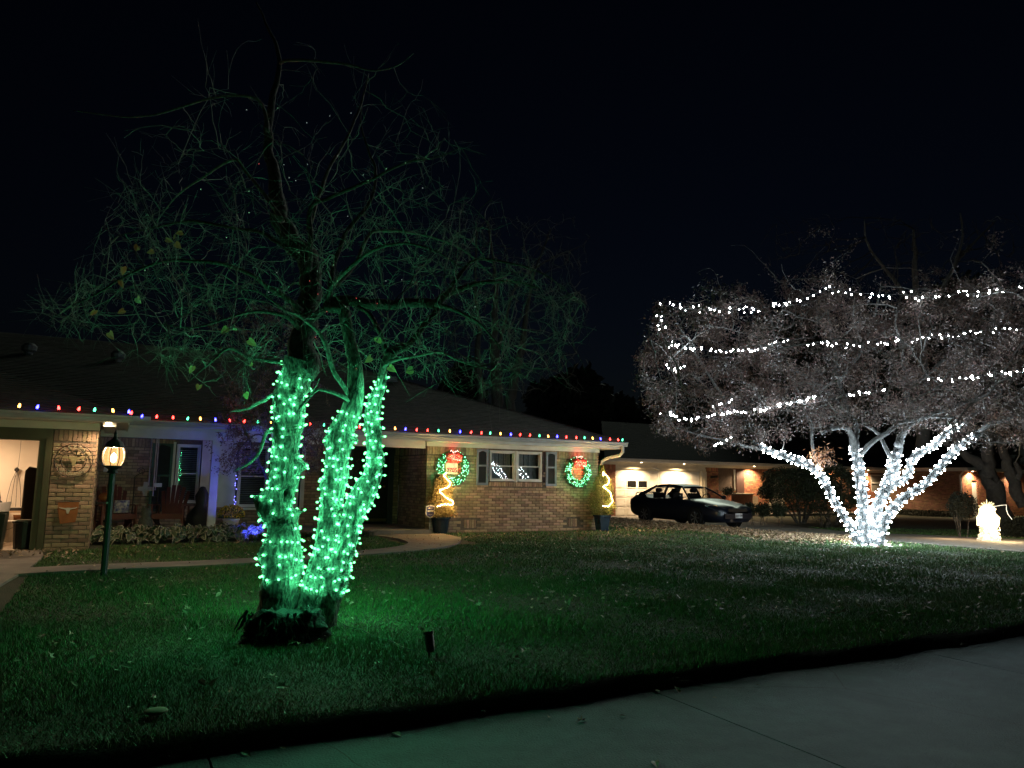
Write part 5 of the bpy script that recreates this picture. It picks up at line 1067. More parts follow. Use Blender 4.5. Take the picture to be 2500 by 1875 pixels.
wl([(2050, 930, 5), (2100, 860, 4), (2130, 790, 3), (2150, 700, 2)], -1.0)
wl([(2210, 960, 5), (2280, 900, 4), (2340, 840, 3), (2380, 760, 2), (2400, 690, 1.5)], 0.2)
wl([(2180, 1120, 6), (2120, 1040, 4), (1990, 1010, 3), (1900, 1000, 2)], 1.2)
gw2 = Grow(WL); r2 = random.Random(77)
def wcrown(r):
    while True:
        x, y = r.uniform(1545, 2680), r.uniform(560, 1110)
        top = 735 + (18 * math.sin(x / 37) + 12 * math.sin(x / 13 + 1)) - 60 * math.exp(-((x - 2010) / 70) ** 2) - (70 if x > 2200 else 0) * sstep((x - 2200) / 200)
        left = 1555 + 55 * ((y - 900) / 170) ** 2
        bot = 1112 - 70 * math.exp(-((x - 2100) / 260) ** 2) + (40 if 1680 < x < 1760 else 0) * 0.3
        if x < 1720: bot = min(bot, 1030 + (x - 1560) * 0.45)
        pr = 1.0 if (y > top and y < bot and x > left) else 0
        if pr == 0 and x > 1700 and y > 560 and y < top: pr = 0.10 * max(0, 1 - (top - y) / 190)
        if y > 1040: pr *= 0.6
        if r.random() < pr: return x, y
for i in range(420):
    x, y = wcrown(r2); gw2.to(at(x, y, WY + r2.gauss(0, 1.9)), 0.021, 0.007, r2, 0.05, 6, 0.06)
for i in range(2200):
    x, y = wcrown(r2); gw2.to(at(x, y, WY + r2.gauss(0, 2.0)), 0.006, 0.003, r2, 0.03, 4, 0.10, 2.5)
gw2.mesh('twigs', mat('pale_twig', (0.115, 0.105, 0.095), 0.9), wt)
LV = mat('red_brown_leaf', (0.12, 0.084, 0.068), 0.5, (0.075, 0.035, 0.028), 2, per=0.7)
pp = np.array([tuple(p) for pts in gw2.tips for p in pts[1:]]); n = 125000; dn_ = np.array([noise.noise(Vector(p) * 1.1) + 0.5 * noise.noise(Vector(p) * 2.7) for p in pp]); wgt = np.clip(dn_ + 0.22, 0.015, 1); wgt /= wgt.sum(); idx = nr.choice(len(pp), n, p=wgt); c = pp[idx] + nr.normal(0, 0.085, (n, 3))
def leaf_cloud(c, ln, wd, nr):
    n = len(c); d = nr.normal(0, 1, (n, 3)); d[:, 2] -= 0.5; d /= np.linalg.norm(d, axis=1)[:, None]; s = np.cross(d, nr.normal(0, 1, (n, 3))); s /= np.linalg.norm(s, axis=1)[:, None]
    l = (ln * nr.uniform(0.5, 1.2, n))[:, None]; V = np.stack([c, c + d * l * 0.5 + s * wd, c + d * l, c + d * l * 0.5 - s * wd], 1).reshape(-1, 3); Fc = np.arange(4 * n).reshape(n, 4); return V, Fc
V, Fc = leaf_cloud(c, 0.08, 0.013, nr); point_mesh('crown', V, Fc, LV, wt)
q = at(2005, 1112, WY - 0.8); c = np.array(q)[None] + nr.normal(0, 0.12, (220, 3)); V, Fc = leaf_cloud(c, 0.14, 0.015, nr); point_mesh('leaf_sprig', V, Fc, mat('orange_leaf', (0.32, 0.14, 0.06), 0.7), wt)
# white strings
WBM = emit('white_bulb', (0.74, 0.90, 1.0), 92.0); wb_me = ico('bulb', 0.0155, WBM, 1, (1, 1, 1.2)); rw = random.Random(5)
labs = ['white light string wrapped round the long left stem of the spreading tree', 'white light string wrapped round the upright stem, second from left', 'white light string wrapped round the thick middle stem', 'white light string on the crooked side stem that leans right', 'white light string wrapped round the low right-leaning stem']
for i, ((s, L_), (t0, t1), lb) in enumerate(zip(W, ((0.02, 0.93), (0.02, 0.90), (0.02, 0.88), (0.05, 0.97), (0.04, 0.97)), labs)):
    string_thing(lb, [wrap(s, L_, t0, t1, 0.155, 0.112, 0.1, rw, 0.015, 0.6)], wb_me, MATS['pale_twig'], rr=rw, group='white light strings on the spreading tree', wr=0.003)
wb_s = ico('bulb', 0.0105, WBM, 1, (1, 1, 1.2)); wb_w = ico('bulb', 0.0138, WBM, 1, (1, 1, 1.2))
def swag(label, rows, Y, dens=15, drop=0.1, bm=None):
    P = [Vector(v[:3]) for v in spline([(*at(x, y, Y), 0) for x, y in rows], 10)]; B = []; acc = 0
    for a, b in zip(P, P[1:]):
        L_ = (b - a).length; t = acc
        while t < L_:
            if rw.random() > drop: B.append((a.lerp(b, t / L_) + Vector((rw.uniform(-.03, .03), rw.uniform(-.3, .3), rw.uniform(-.028, .028))), Vector((0, -0.3, -1))))
            t += dens * 0.72 * Y / F * rw.uniform(0.6, 1.4)
        acc = t - L_
    h = [B[i] for i in range(len(B)) if rw.random() < 0.55]; g_ = [b for b in B if b not in h]
    o = string_thing(label, [(P, h)], wb_w, MATS['pale_twig'], rr=rw, group='white light swags across the crown', wr=0.003)
    for p, d in g_: k = link('bulb', wb_s, o); k.location = p
SY = WY - 3.0
swag('topmost swag of white lights, sagging between the crown\'s left edge and its peak', [(1606, 743), (1652, 751), (1744, 756), (1826, 754), (1880, 749), (1950, 732), (1994, 716), (2021, 705)], SY, 15)
swag('topmost swag of white lights running right from the crown\'s peak', [(2045, 707), (2064, 711), (2113, 716), (2157, 719), (2205, 719), (2270, 727), (2341, 719), (2422, 713), (2510, 698)], SY, 18)
swag('short vertical drop of white lights at the crown\'s left edge', [(1609, 765), (1611, 778), (1619, 806)], SY, 11, 0)
swag('second swag of white lights on the left half of the crown', [(1634, 850), (1640, 838), (1665, 842), (1706, 853), (1788, 857), (1847, 852), (1880, 841), (1920, 834)], SY, 13)
swag('second swag of white lights in the middle of the crown', [(1972, 845), (2021, 837), (2064, 845), (2100, 842), (2140, 838), (2195, 833)], SY, 15, 0.2)
swag('second swag of white lights rising to the crown\'s right edge', [(2225, 834), (2260, 822), (2325, 822), (2379, 808), (2422, 806), (2470, 803), (2510, 800)], SY, 15, 0.15)
swag('short piece of white lights low on the crown\'s left edge', [(1630, 890), (1632, 904), (1650, 902), (1676, 898)], SY, 13, 0)
swag('long lower swag of white lights rising from left towards the middle', [(1619, 1006), (1657, 1023), (1690, 1023), (1744, 1014), (1798, 1006), (1853, 1001), (1907, 990), (1961, 976), (1990, 971)], SY + 0.4, 10, 0)
swag('lower swag of white lights in the middle of the crown', [(2065, 966), (2100, 960), (2130, 959), (2160, 955)], SY + 0.4, 12, 0)
swag('lowest left strand of white lights dangling over the garage roof', [(1740, 1087), (1765, 1080), (1790, 1064)], SY + 0.6, 11, 0)
swag('loose strand of white lights above the lower swag', [(1748, 992), (1770, 985), (1795, 974)], SY + 0.5, 12, 0.1)
swag('lower swag of white lights near the right edge of the photo', [(2278, 920), (2300, 926), (2325, 928), (2379, 922), (2420, 914), (2450, 912), (2500, 908)], SY, 14, 0.1)
q = MB(); r = random.Random(3); P = [at(2140, 1330, WY - 0.4)]; B = []
for k in range(9): P.append(atz(2150 + k * 6, 1345 - k * 1.2, -0.14))
swag('loose end of white lights lying in the grass at the tree foot', [(2135, 1338), (2155, 1334), (2175, 1332), (2192, 1330)], WY - 0.3, 7, 0)

# ------------------------------------------------------------------ small brown-leaved tree in blue light before the porch
b0 = hw(-9.0, 0.95); st_ = empty('crape_myrtle', 'small brown-leaved tree before the porch, its hanging tips in blue light', 'tree', (0, 0, 0))
BY = b0.y
P = [limb([(672, 1300, 6), (668, 1200, 6), (660, 1080, 5), (650, 980, 4), (640, 900, 3), (650, 800, 2), (660, 740, 1.5)], BY, 0.2, st_, BARK, 6, 'trunk'), limb([(672, 1290, 5), (690, 1180, 5), (720, 1080, 4), (750, 980, 3), (775, 900, 2)], BY, -0.3, st_, BARK, 6, 'trunk'), limb([(668, 1200, 4), (620, 1100, 3.5), (580, 1010, 3), (550, 940, 2)], BY, -0.4, st_, BARK, 6, 'branch'), limb([(660, 1080, 3), (630, 1060, 2), (590, 1090, 1.5), (560, 1150, 1)], BY, -0.4, st_, BARK, 5, 'branch'), limb([(720, 1080, 3), (760, 1060, 2), (775, 1100, 1.5), (765, 1150, 1)], BY, -0.4, st_, BARK, 5, 'branch')]
g3 = Grow(P); r3 = random.Random(9); cl = []
for i in range(700):
    k = r3.random()
    if k < 0.55: x, y = r3.gauss(660, 75), r3.uniform(740, 1060)
    elif k < 0.8: x, y = r3.gauss(585, 30), r3.uniform(980, 1160)
    else: x, y = r3.gauss(765, 22), r3.uniform(1030, 1155)
    Yt = BY + r3.gauss(0, 0.5); t = g3.to(at(x, y, Yt), 0.006, 0.002, r3, 0.08, 5, 0.08)
    if t: cl += [tuple(p) for p in t[2:]]
g3.mesh('twigs', TWIG, st_); cl = np.array(cl); n = 13000; c = cl[nr.randint(0, len(cl), n)] + nr.normal(0, 0.035, (n, 3))
V, Fc = leaf_cloud(c, 0.06, 0.012, nr); point_mesh('crown', V, Fc, mat('faded_leaf', (0.20, 0.13, 0.10), 0.8, per=0.4), st_)
bs = empty('floodlight', 'small blue floodlight low in the bed, hidden behind the green tree', 'spotlight', hw(-9.35, 1.45, -0.03), TH)
q = MB(); q.lathe([(0.0, 0), (0.05, 0.0), (0.06, 0.09), (0.05, 0.09), (0.0, 0.07)], 12); o = q.build('housing', BLACK, bs); o.location = (0, 0, 0.06); o.rotation_euler = (R(-35), 0, 0)
q = MB(); q.tube([(0, 0, -0.08), (0, 0, 0.08)], 0.008, 5); q.build('stake', BLACK, bs)
lamp('SPOT', 'blue_beam', (0, 0.03, 0.17), 34, (0.05, 0.06, 1.0), bs, spot_size=R(125), spot_blend=0.8, shadow_soft_size=0.05, dir=(0.15, 1.0, 0.75))
lamp('SPOT', 'blue_beam', (0, -0.1, 0.17), 45, (0.05, 0.06, 1.0), bs, spot_size=R(80), spot_blend=0.6, shadow_soft_size=0.05, dir=(0.05, -0.15, 1))
bls = empty('light_string', 'few tiny blue lights hanging at the edge of the large porch window', 'string lights', hw(-9.28, -1.85, 0), TH)
bm_ = ico('bulb', 0.009, emit('mini_blue', (0.15, 0.15, 1.0), 6))
for i, z in enumerate((0.62, 0.68, 0.72, 0.80, 0.98, 1.07, 1.12, 1.22, 1.30)): o = link('bulb', bm_, bls); o.location = (0.02 * math.sin(i * 2) + 0.02, 0, z)
q = MB(); q.tube([(0.02, 0.0, 0.55 + 0.1 * i) for i in range(9)], 0.003, 3); q.build('wire', BLACK, bls)

# ------------------------------------------------------------------ neighbour's house
TN = R(30); gp = at(1503, 1200, 34.5); NM = Matrix.Translation((gp.x, gp.y, 0)) @ Matrix.Rotation(TN, 4, 'Z'); NI = NM.inverted()
def nloc(x, y, yy):                                   # photo point on the neighbour's plane at depth yy -> (along, z)
    d = ray(x, y); o_ = NI @ Vector((0, 0, CAMZ)); dd = NI.to_3x3() @ d; t = (yy - o_.y) / dd.y; p = o_ + dd * t; return p.x, p.z
def nwing(x, y, xx):
    d = ray(x, y); o_ = NI @ Vector((0, 0, CAMZ)); dd = NI.to_3x3() @ d; t = (xx - o_.x) / dd.x; p = o_ + dd * t; return p.y, p.z
nh = empty('neighbour_house', 'red brick house beyond the car with white garage door and lit soffits', 'house', (gp.x, gp.y, 0), TN)
SX = nloc(2168, 1200, 0)[0]; WYF = nwing(2350, 1200, SX)[0]
g0, g1_ = 0.0, nloc(1713, 1200, 0)[0]; p1 = nloc(1724, 1200, 0)[0]; p2 = nloc(1754, 1200, 0)[0]; w2 = nloc(1797, 1200, 0)[0]; w3 = nloc(1816, 1200, 0)[0]; dA = nloc(1877, 1200, 0)[0]; dB = nloc(1914, 1200, 0)[0]; rA = nloc(2127, 1200, 0)[0]; rB = nloc(2162, 1200, 0)[0]; lA = nloc(1468, 1200, 0)[0]
ZB = -0.25; ZT = 2.12; NMO = mat('mortar_red', (0.13, 0.085, 0.055), 0.95)
brick_wall('front_wall', nh, lA, g0, ZB, ZT, HMAT(), BRICK2, wall_m=NMO, seed=11)
brick_wall('front_wall', nh, p1, SX, ZB - 0.1, ZT, HMAT(), BRICK2, holes=[(p2 + .02, w2, 0.98, 2.05), (dA, dB, ZB - 0.1, 1.85), (rA, rB, 1.0, 2.0)], wall_m=NMO, sills=[(p2, w2, 0.85, 0.98)], seed=12)
brick_wall('wing_side_wall', nh, 0, -WYF, -0.6, ZT + 0.1, HMAT(SX, WYF, R(90)) @ Matrix.Rotation(0, 4, 'Z'), mat('brick_shadowed_brown', (0.22, 0.12, 0.075), 0.9, (0.16, 0.085, 0.055), 14, 0.3, 60, per=0.3), soldier=0, wall_m=NMO, seed=13) if False else None
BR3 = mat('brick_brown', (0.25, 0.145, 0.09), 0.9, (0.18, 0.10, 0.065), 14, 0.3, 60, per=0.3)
brick_wall('wing_side_wall', nh, 0, -WYF, -0.6, ZT + 0.1, Matrix.Translation((SX, 0, 0)) @ Matrix.Rotation(R(-90), 4, 'Z'), BR3, soldier=0, wall_m=NMO, seed=13)
brick_wall('wing_front_wall', nh, SX, SX + 14, -0.6, ZT + 0.1, HMAT(0, WYF), BRICK2, holes=[(SX + 0.95, SX + 1.45, -0.6, 1.7)], wall_m=NMO, seed=14)
bx('side_door', (SX + 0.95, WYF + 0.05, -0.5), (SX + 1.45, WYF + 0.10, 1.7), WHITE, nh)
# garage door: sections with raised panels
GDM = mat('garage_door_white', (0.78, 0.74, 0.66), 0.5, (0.66, 0.62, 0.54), 2); gx0, gx1 = g0 + 0.03, g1_ - 0.03; gzb, gzt = ZB, 1.86
gdo = bx('garage_door', (gx0, 0.13, gzb), (gx1, 0.17, gzt), GDM, nh)
rows_ = 5; cols = 8
for j in range(rows_):
    z0 = gzb + (gzt - gzb) * j / rows_; z1 = gzb + (gzt - gzb) * (j + 1) / rows_
    bx('section', (gx0, 0.112, z0 + 0.008), (gx1, 0.129, z1 - 0.008), GDM, gdo)
    for i in range(cols):
        x0 = gx0 + (gx1 - gx0) * i / cols + 0.05; x1 = gx0 + (gx1 - gx0) * (i + 1) / cols - 0.05
        if j == 3 and i in (1, 2):
            bx('door_window', (x0 + 0.02, 0.095, z0 + 0.07), (x1 - 0.02, 0.111, z1 - 0.05), mat('dark_pane', (0.012, 0.012, 0.012), 0.1), gdo)
            q = MB(); X0, X1, Z0, Z1 = x0 - 0.01, x1 + 0.01, z0 + 0.04, z1 - 0.02
            for a, b in (((X0, .09, Z0), (X0 + .03, .111, Z1)), ((X1 - .03, .09, Z0), (X1, .111, Z1)), ((X0 + .03, .09, Z0), (X1 - .03, .111, Z0 + .03)), ((X0 + .03, .09, Z1 - .03), (X1 - .03, .111, Z1))): q.box(a, b)
            q.build('window_frame', GDM, gdo); continue
        q = MB(); a = (x0, z0 + 0.06, x1, z1 - 0.06); k = 0.035
        for (fa, fb) in (((a[0], a[1]), (a[0] + 0.02, a[3])), ((a[2] - 0.02, a[1]), (a[2], a[3])), ((a[0] + .02, a[1]), (a[2] - .02, a[1] + 0.02)), ((a[0] + .02, a[3] - .02), (a[2] - .02, a[3]))): q.box((fa[0], 0.098, fa[1]), (fb[0], 0.111, fb[1]))
        q.box((a[0] + k + .02, 0.102, a[1] + k), (a[2] - k - .02, 0.111, a[3] - k)); q.build('raised_panel', GDM, gdo)
for i, (z0, z1, y) in enumerate(((1.86, 1.93, 0.10), (1.935, 2.03, -0.01), (2.035, 2.12, 0.02))): bx('header_board', (g0, y, z0), (p1, 0.25, z1), CREAM, nh)
bx('garage_jamb', (g1_ + 0.001, -0.02, ZB), (p1 - 0.001, 0.25, 1.93), CREAM, nh)
bx('corner_trim', (p1 - 0.16, -0.06, ZB), (p1 - 0.002, -0.021, 1.9), CREAM, nh)
bx('soffit', (lA - 0.3, -0.6, ZT + 0.125), (SX, 0.02, ZT + 0.155), CREAM, nh); bx('frieze_board', (lA, -0.04, ZT + 0.0), (SX, 0.1, ZT + 0.124), CREAM, nh)
bx('fascia', (lA - 0.3, -0.62, ZT + 0.12), (SX - 0.02, -0.60, ZT + 0.29), WHITE, nh); gutter('gutter', lA - 0.3, SX - 0.5, -0.62, ZT + 0.17, nh)
bx('window_screen', (p2 + 0.04, 0.05, 1.0), (w2 - 0.10, 0.06, 2.04), mat('brown_screen', (0.10, 0.065, 0.045), 0.8), nh); bx('window_frame', (w2 - 0.10, 0.0, 0.98), (w2, 0.1, 2.05), WHITE, nh)
bx('shutter', (w2 + 0.02, -0.04, 0.72), (w3, -0.005, 2.08), mat('maroon_shutter', (0.07, 0.03, 0.022), 0.6), nh)
bx('planter_wall', (p2 - 0.05, -0.9, ZB - 0.1), (w2 + 0.2, -0.75, 0.80), BRICK2, nh); bx('planter_cap', (p2 - 0.1, -0.95, 0.801), (w2 + 0.25, -0.3, 0.86), CREAM, nh)
bx('low_panel', (w2 + 0.22, -0.3, 0.1), (w3 + 0.7, -0.25, 0.70), mat('buff_panel', (0.35, 0.27, 0.18), 0.8), nh)
bx('door', (dA + 0.12, 0.06, ZB), (dB - 0.10, 0.10, 1.80), mat('grey_door', (0.33, 0.31, 0.27), 0.6), nh); bx('door_frame', (dA, -0.02, ZB), (dA + 0.11, 0.12, 1.85), CREAM, nh); bx('door_frame', (dB - 0.09, -0.02, ZB), (dB, 0.12, 1.85), CREAM, nh)
nsl = bx('front_stoop', (w3 - 0.6, -1.5, -0.45), (SX - 3, -0.02, -0.14), CONC, nh)
fw_ = MB()
for a, b in (((rA, 0, 1.0), (rA + .06, .1, 2.0)), ((rB - .06, 0, 1.0), (rB, .1, 2.0)), ((rA, 0, 1.0), (rB, .09, 1.05)), ((rA, 0, 1.49), (rB, .09, 1.55)), ((rA, 0, 1.95), (rB, .09, 2.0))): fw_.box(a, b)
wn = fw_.build('window', WHITE, nh); bx('pane', (rA + 0.06, 0.05, 1.05), (rB - 0.06, 0.055, 1.95), mat('grey_pane', (0.22, 0.21, 0.18), 0.3), wn)
# wing eaves and corner downspout
bx('wing_fascia', (SX - 0.52, WYF - 0.6, ZT + 0.10), (SX - 0.50, -0.65, ZT + 0.28), WHITE, nh); bx('wing_soffit', (SX - 0.5, WYF - 0.6, ZT + 0.10), (SX - 0.002, -0.62, ZT + 0.12), WHITE, nh)
bx('wing_soffit', (SX - 0.001, WYF - 0.6, ZT + 0.102), (SX + 14, WYF + 0.02, ZT + 0.122), CREAM, nh); bx('wing_fascia', (SX - 0.52, WYF - 0.62, ZT + 0.10), (SX + 14, WYF - 0.6, ZT + 0.28), WHITE, nh)
q = MB(); q.tube([(SX - 0.3, WYF - 0.3, ZT + 0.1), (SX - 0.06, WYF + 0.05, ZT - 0.15), (SX - 0.06, WYF + 0.05, -0.5)], 0.05, 6); q.build('downspout', GUTTER, nh)
NR = mat('neighbour_shingles', (0.013, 0.012, 0.012), 1.0, (0.009, 0.008, 0.008), 9, 0.5, 120)
rz_ = ZT + 0.29
roof_plane('roof', (lA - 0.3, -0.64, rz_), (SX + 2, -0.64, rz_), (lA + 4.5, 6, rz_ + 2.3), (SX + 2, 6, rz_ + 2.3), nh, m=NR, seed=21)
roof_plane('wing_roof', (SX - 0.52, WYF - 0.62, rz_), (SX - 0.52, 1.0, rz_), (SX + 5, WYF + 5, rz_ + 2.2), (SX + 5, 6, rz_ + 2.2), nh, m=NR, seed=22)
roof_plane('wing_roof', (SX - 0.52, WYF - 0.62, rz_), (SX + 16, WYF - 0.62, rz_), (SX + 5, WYF + 5, rz_ + 2.2), (SX + 16, WYF + 5, rz_ + 2.2), nh, m=NR, seed=23)
for px, yy, e in ((1566, -0.57, 215), (1670, -0.57, 230), (1841, -0.42, 240), (2118, -0.36, 200), (2040, -0.36, 90)):
    x = nloc(px, 1118, yy)[0]; can_light(x, yy, ZT + 0.118, nh, e, 150)
for x, e in ((SX + 0.75, 220), (SX + 5.0, 160)): can_light(x, WYF - 0.2, ZT + 0.095, nh, e, 150)
lamp('POINT', 'porch_path_glow', (w3 + 0.6, -1.2, 0.25), 5, WARM2, nh, shadow_soft_size=0.1)
q = MB(); cx_ = nloc(1597, 1128, -0.05)[0]; q.tube([(cx_ - 0.12, -0.06, 2.0), (cx_, -0.16, 2.0), (cx_ + 0.16, -0.2, 1.93)], [0.03, 0.035, 0.04], 8); q.build('security_camera', WHITE, nh)
q = MB(); q.prism([(nloc(1735, 1150, -.03)[0], 1.70), (nloc(1752, 1150, -.03)[0], 1.74), (nloc(1752, 1150, -.03)[0], 1.62), (nloc(1735, 1150, -.03)[0], 1.58)], -0.03, -0.005); q.build('address_plate', DARKWOOD, nh)

# ------------------------------------------------------------------ parked car
hd = Vector((math.cos(R(-62)), math.sin(R(-62)), 0)); lf = Vector((-hd.y, hd.x, 0)); fwp = at(1704, 1262, 25.4)
cc = fwp - hd * 1.36 + lf * 0.77; cz = -0.17
car = empty('parked_car', 'dark blue-black four-door saloon parked before the white garage door', 'car', (cc.x, cc.y, cz), R(-62))
PAINT = mat('dark_blue_car_paint', (0.006, 0.009, 0.017), 0.38, (0.007, 0.010, 0.019), 2, metal=0.0); PAINT.node_tree.nodes['Principled BSDF'].inputs['Coat Weight'].default_value = 0.25
TRIM = mat('car_black_trim', (0.008, 0.008, 0.008), 0.5)
secs = [(2.42, .48, .34, .55, .60), (2.38, .66, .25, .62, .67), (2.22, .80, .20, .68, .76), (1.9, .87, .18, .74, .84), (1.4, .895, .18, .80, .92), (0.95, .90, .18, .86, .965), (0.5, .90, .18, .88, .93), (-1.2, .90, .18, .91, .95), (-1.55, .90, .19, .93, 1.02), (-1.9, .88, .22, .92, 1.05), (-2.2, .85, .26, .88, 1.03), (-2.36, .78, .32, .80, .98), (-2.42, .66, .40, .70, .85)]
q = MB(); m_ = 9
for x, w_, zl, zs, zt in secs:
    pf = [(0, zl), (w_ * .80, zl), (w_ * .97, zl + .10), (w_, (zl + zs) / 2), (w_ * .985, zs - .03), (w_ * .93, zs + .02), (w_ * .75, zt - .025), (w_ * .4, zt), (0, zt + .008)]
    q.v += [(x, -a, b) for a, b in pf] + [(x, a, b) for a, b in pf[::-1]]
k = 2 * m_
for i in range(len(secs) - 1):
    for j in range(k): a = i * k + j; b = i * k + (j + 1) % k; q.f.append((a, b, b + k, a + k))
q.f.append(tuple(range(k))); q.f.append(tuple((len(secs) - 1) * k + j for j in range(k))[::-1])
body = q.build('body', PAINT, car, smooth=True)
# roof and pillars
rs = [(0.32, .50, 1.355), (0.05, .56, 1.405), (-0.4, .585, 1.435), (-0.85, .575, 1.42), (-1.15, .53, 1.37)]
q = MB()
for x, w_, z in rs: q.v += [(x, -w_, z - .045), (x, -w_ * .9, z), (x, 0, z + .018), (x, w_ * .9, z), (x, w_, z - .045), (x, w_ * .8, z - .07), (x, -w_ * .8, z - .07)]
for i in range(len(rs) - 1):
    for j in range(7): a = i * 7 + j; b = i * 7 + (j + 1) % 7; q.f.append((a, b, b + 7, a + 7))
q.f.append(tuple(range(7))); q.f.append(tuple(28 + j for j in range(7))[::-1]); q.build('roof', PAINT, car, smooth=True)
for sy in (-1, 1):
    for a, b, w_, nm in (((1.02, .82, .93), (.32, .51, 1.34), .03, 'front_pillar'), ((-.28, .86, .92), (-.38, .575, 1.40), .045, 'door_pillar')):
        q = MB(); q.tube([(a[0], sy * a[1], a[2]), ((a[0] + b[0]) / 2, sy * ((a[1] + b[1]) / 2 + .03), (a[2] + b[2]) / 2 + .02), (b[0], sy * b[1], b[2])], w_, 6); q.build(nm, PAINT, car)
    q = MB(); q.add([(-1.02, sy * .575, 1.39), (-1.16, sy * .52, 1.36), (-1.92, sy * .70, 1.03), (-1.62, sy * .86, .94), (-1.25, sy * .87, .93), (-1.38, sy * .80, 1.06)], [(0, 1, 2, 3, 5), (3, 4, 5)]); 
    q.tube([(-1.02, sy * .57, 1.38), (-1.38, sy * .76, 1.12), (-1.60, sy * .86, .94)], .035, 6); q.tube([(-1.14, sy * .51, 1.36), (-1.93, sy * .69, 1.03)], .03, 6); q.build('rear_pillar', PAINT, car)
CG = glass('car_glass', clear=0.85)
for sy in (-1, 1):
    q = MB(); q.add([(.98, sy * .83, .95), (-.26, sy * .86, .95), (-.36, sy * .58, 1.39), (.30, sy * .52, 1.34)], [(0, 1, 2, 3)]); q.build('side_window', CG, car)
    q = MB(); q.add([(-.32, sy * .86, .95), (-1.58, sy * .85, .97), (-1.04, sy * .57, 1.37), (-.42, sy * .58, 1.39)], [(0, 1, 2, 3)]); q.build('side_window', CG, car)
    q = MB(); q.tube([(0.78, sy * .90, .96), (.76, sy * 1.0, 1.0), (.76, sy * 1.06, 1.0)], [.03, .07, .05], 8); q.build('side_mirror', PAINT, car)
    for x in (0.55, -0.75): bx('door_handle', (x - .09 - .75, min(sy * .90, sy * .92), .83), (x + .09 - .75, max(sy * .90, sy * .92), .86), PAINT, car)
q = MB(); q.add([(1.05, -.80, .95), (1.12, 0, .97), (1.05, .80, .95), (.33, .50, 1.35), (.36, 0, 1.37), (.33, -.50, 1.35)], [(0, 1, 4, 5), (1, 2, 3, 4)]); q.build('windscreen', CG, car)
q = MB(); q.add([(-1.93, -.66, 1.03), (-1.93, .66, 1.03), (-1.16, .50, 1.36), (-1.16, -.50, 1.36)], [(0, 1, 2, 3)]); q.build('rear_window', CG, car)
q = MB(); q.tube([(-2.22, -.62, 1.03), (-2.24, -.55, 1.10), (-2.26, 0, 1.12), (-2.24, .55, 1.10), (-2.22, .62, 1.03)], .022, 6); q.build('spoiler', PAINT, car)
for sy in (-.38, .38):
    for x, nm in ((-.15, 'front_seat'), (-1.15, 'rear_seat')):
        q = MB(); q.box((x - .06, sy - .22, .9), (x + .06, sy + .22, 1.12)); q.lathe([(0, 1.13), (.10, 1.14), (.13, 1.2), (.11, 1.27), (0, 1.29)], 8, (x, sy, 0)); q.build(nm, TRIM, car)
q = MB(); q.tube([(.52 + .05 * math.sin(a), .38 + .18 * math.cos(a), 1.0 + .10 * math.sin(a)) for a in np.linspace(0, 6.283, 20)], .014, 5); q.build('steering_wheel', TRIM, car)
HLG = mat('headlight_lens', (0.35, 0.38, 0.40), 0.08, spec=1.0); HLG.node_tree.nodes['Principled BSDF'].inputs['Metallic'].default_value = 0.6
for sy in (-1, 1):
    q = MB(); q.add([(2.335, sy * .50, .675), (2.395, sy * .52, .575), (2.22, sy * .80, .60), (1.80, sy * .885, .74), (1.86, sy * .83, .80), (2.12, sy * .68, .77), (2.40, sy * .50, .60), (2.26, sy * .82, .62)], [(0, 1, 2, 3, 4, 5)])
    q.v = [(a + .012, b * 1.012, c) for a, b, c in q.v]; q.build('headlight', HLG, car)
    q = MB(); q.add([(-2.36, sy * .80, .66), (-2.43, sy * .45, .68), (-2.42, sy * .45, .86), (-2.30, sy * .80, .88)], [(0, 1, 2, 3)]); q.build('tail_light', mat('tail_red', (0.25, 0.01, 0.01), 0.2), car)
    q = MB(); q.lathe([(.05, 0), (.055, .01), (0, .012)], 10); o = q.build('fog_light', HLG, car); o.location = (2.33, sy * .62, .36); o.rotation_euler = (0, R(80), 0)
q = MB(); q.prism([(-.42, .55), (.42, .55), (.40, .66), (-.40, .66)], 0, .02, Matrix.Translation((2.425, 0, 0)) @ Matrix.Rotation(R(90), 4, 'Z')); q.build('grille', TRIM, car)
bx('bumper', (2.40, -.60, .33), (2.455, .60, .50), PAINT, car)
pl = bx('licence_plate', (2.456, -.155, .355), (2.464, .155, .51), mat('plate_white', (0.62, 0.64, 0.66), 0.5), car)
me = text_mesh('BBR 478', 0.085, 0.002); me.materials.clear(); me.materials.append(BLACK); o = link('plate_number', me, pl); o.matrix_local = Matrix.Translation((2.467, 0, .425)) @ Matrix.Rotation(R(90), 4, 'Z') @ Matrix.Rotation(R(90), 4, 'X')
RIM = mat('alloy_rim', (0.40, 0.40, 0.40), 0.35, metal=0.8)
tq = MB(); tq.lathe([(.19, -.09), (.30, -.10), (.325, -.07), (.325, .07), (.30, .10), (.19, .09)], 24); tm = bpy.data.meshes.new('tyre'); tm.from_pydata(tq.v, [], tq.f[:-2]); tm.materials.append(mat('tyre_rubber', (0.01, 0.01, 0.01), 0.8))
rq = MB(); rq.lathe([(.20, .02), (.215, .095), (.20, .085), (.19, .05)], 24); rq.f = rq.f[:-2]; rq.lathe([(0, .05), (.05, .06), (.055, .09), (0, .095)], 10)
for i in range(7): a = i * 2 * math.pi / 7; rq.tube([(.04 * math.cos(a), .04 * math.sin(a), .075), (.20 * math.cos(a), .20 * math.sin(a), .085)], [.02, .028], 4)
rm = bpy.data.meshes.new('rim'); rm.from_pydata(rq.v, [], rq.f); rm.materials.append(RIM)
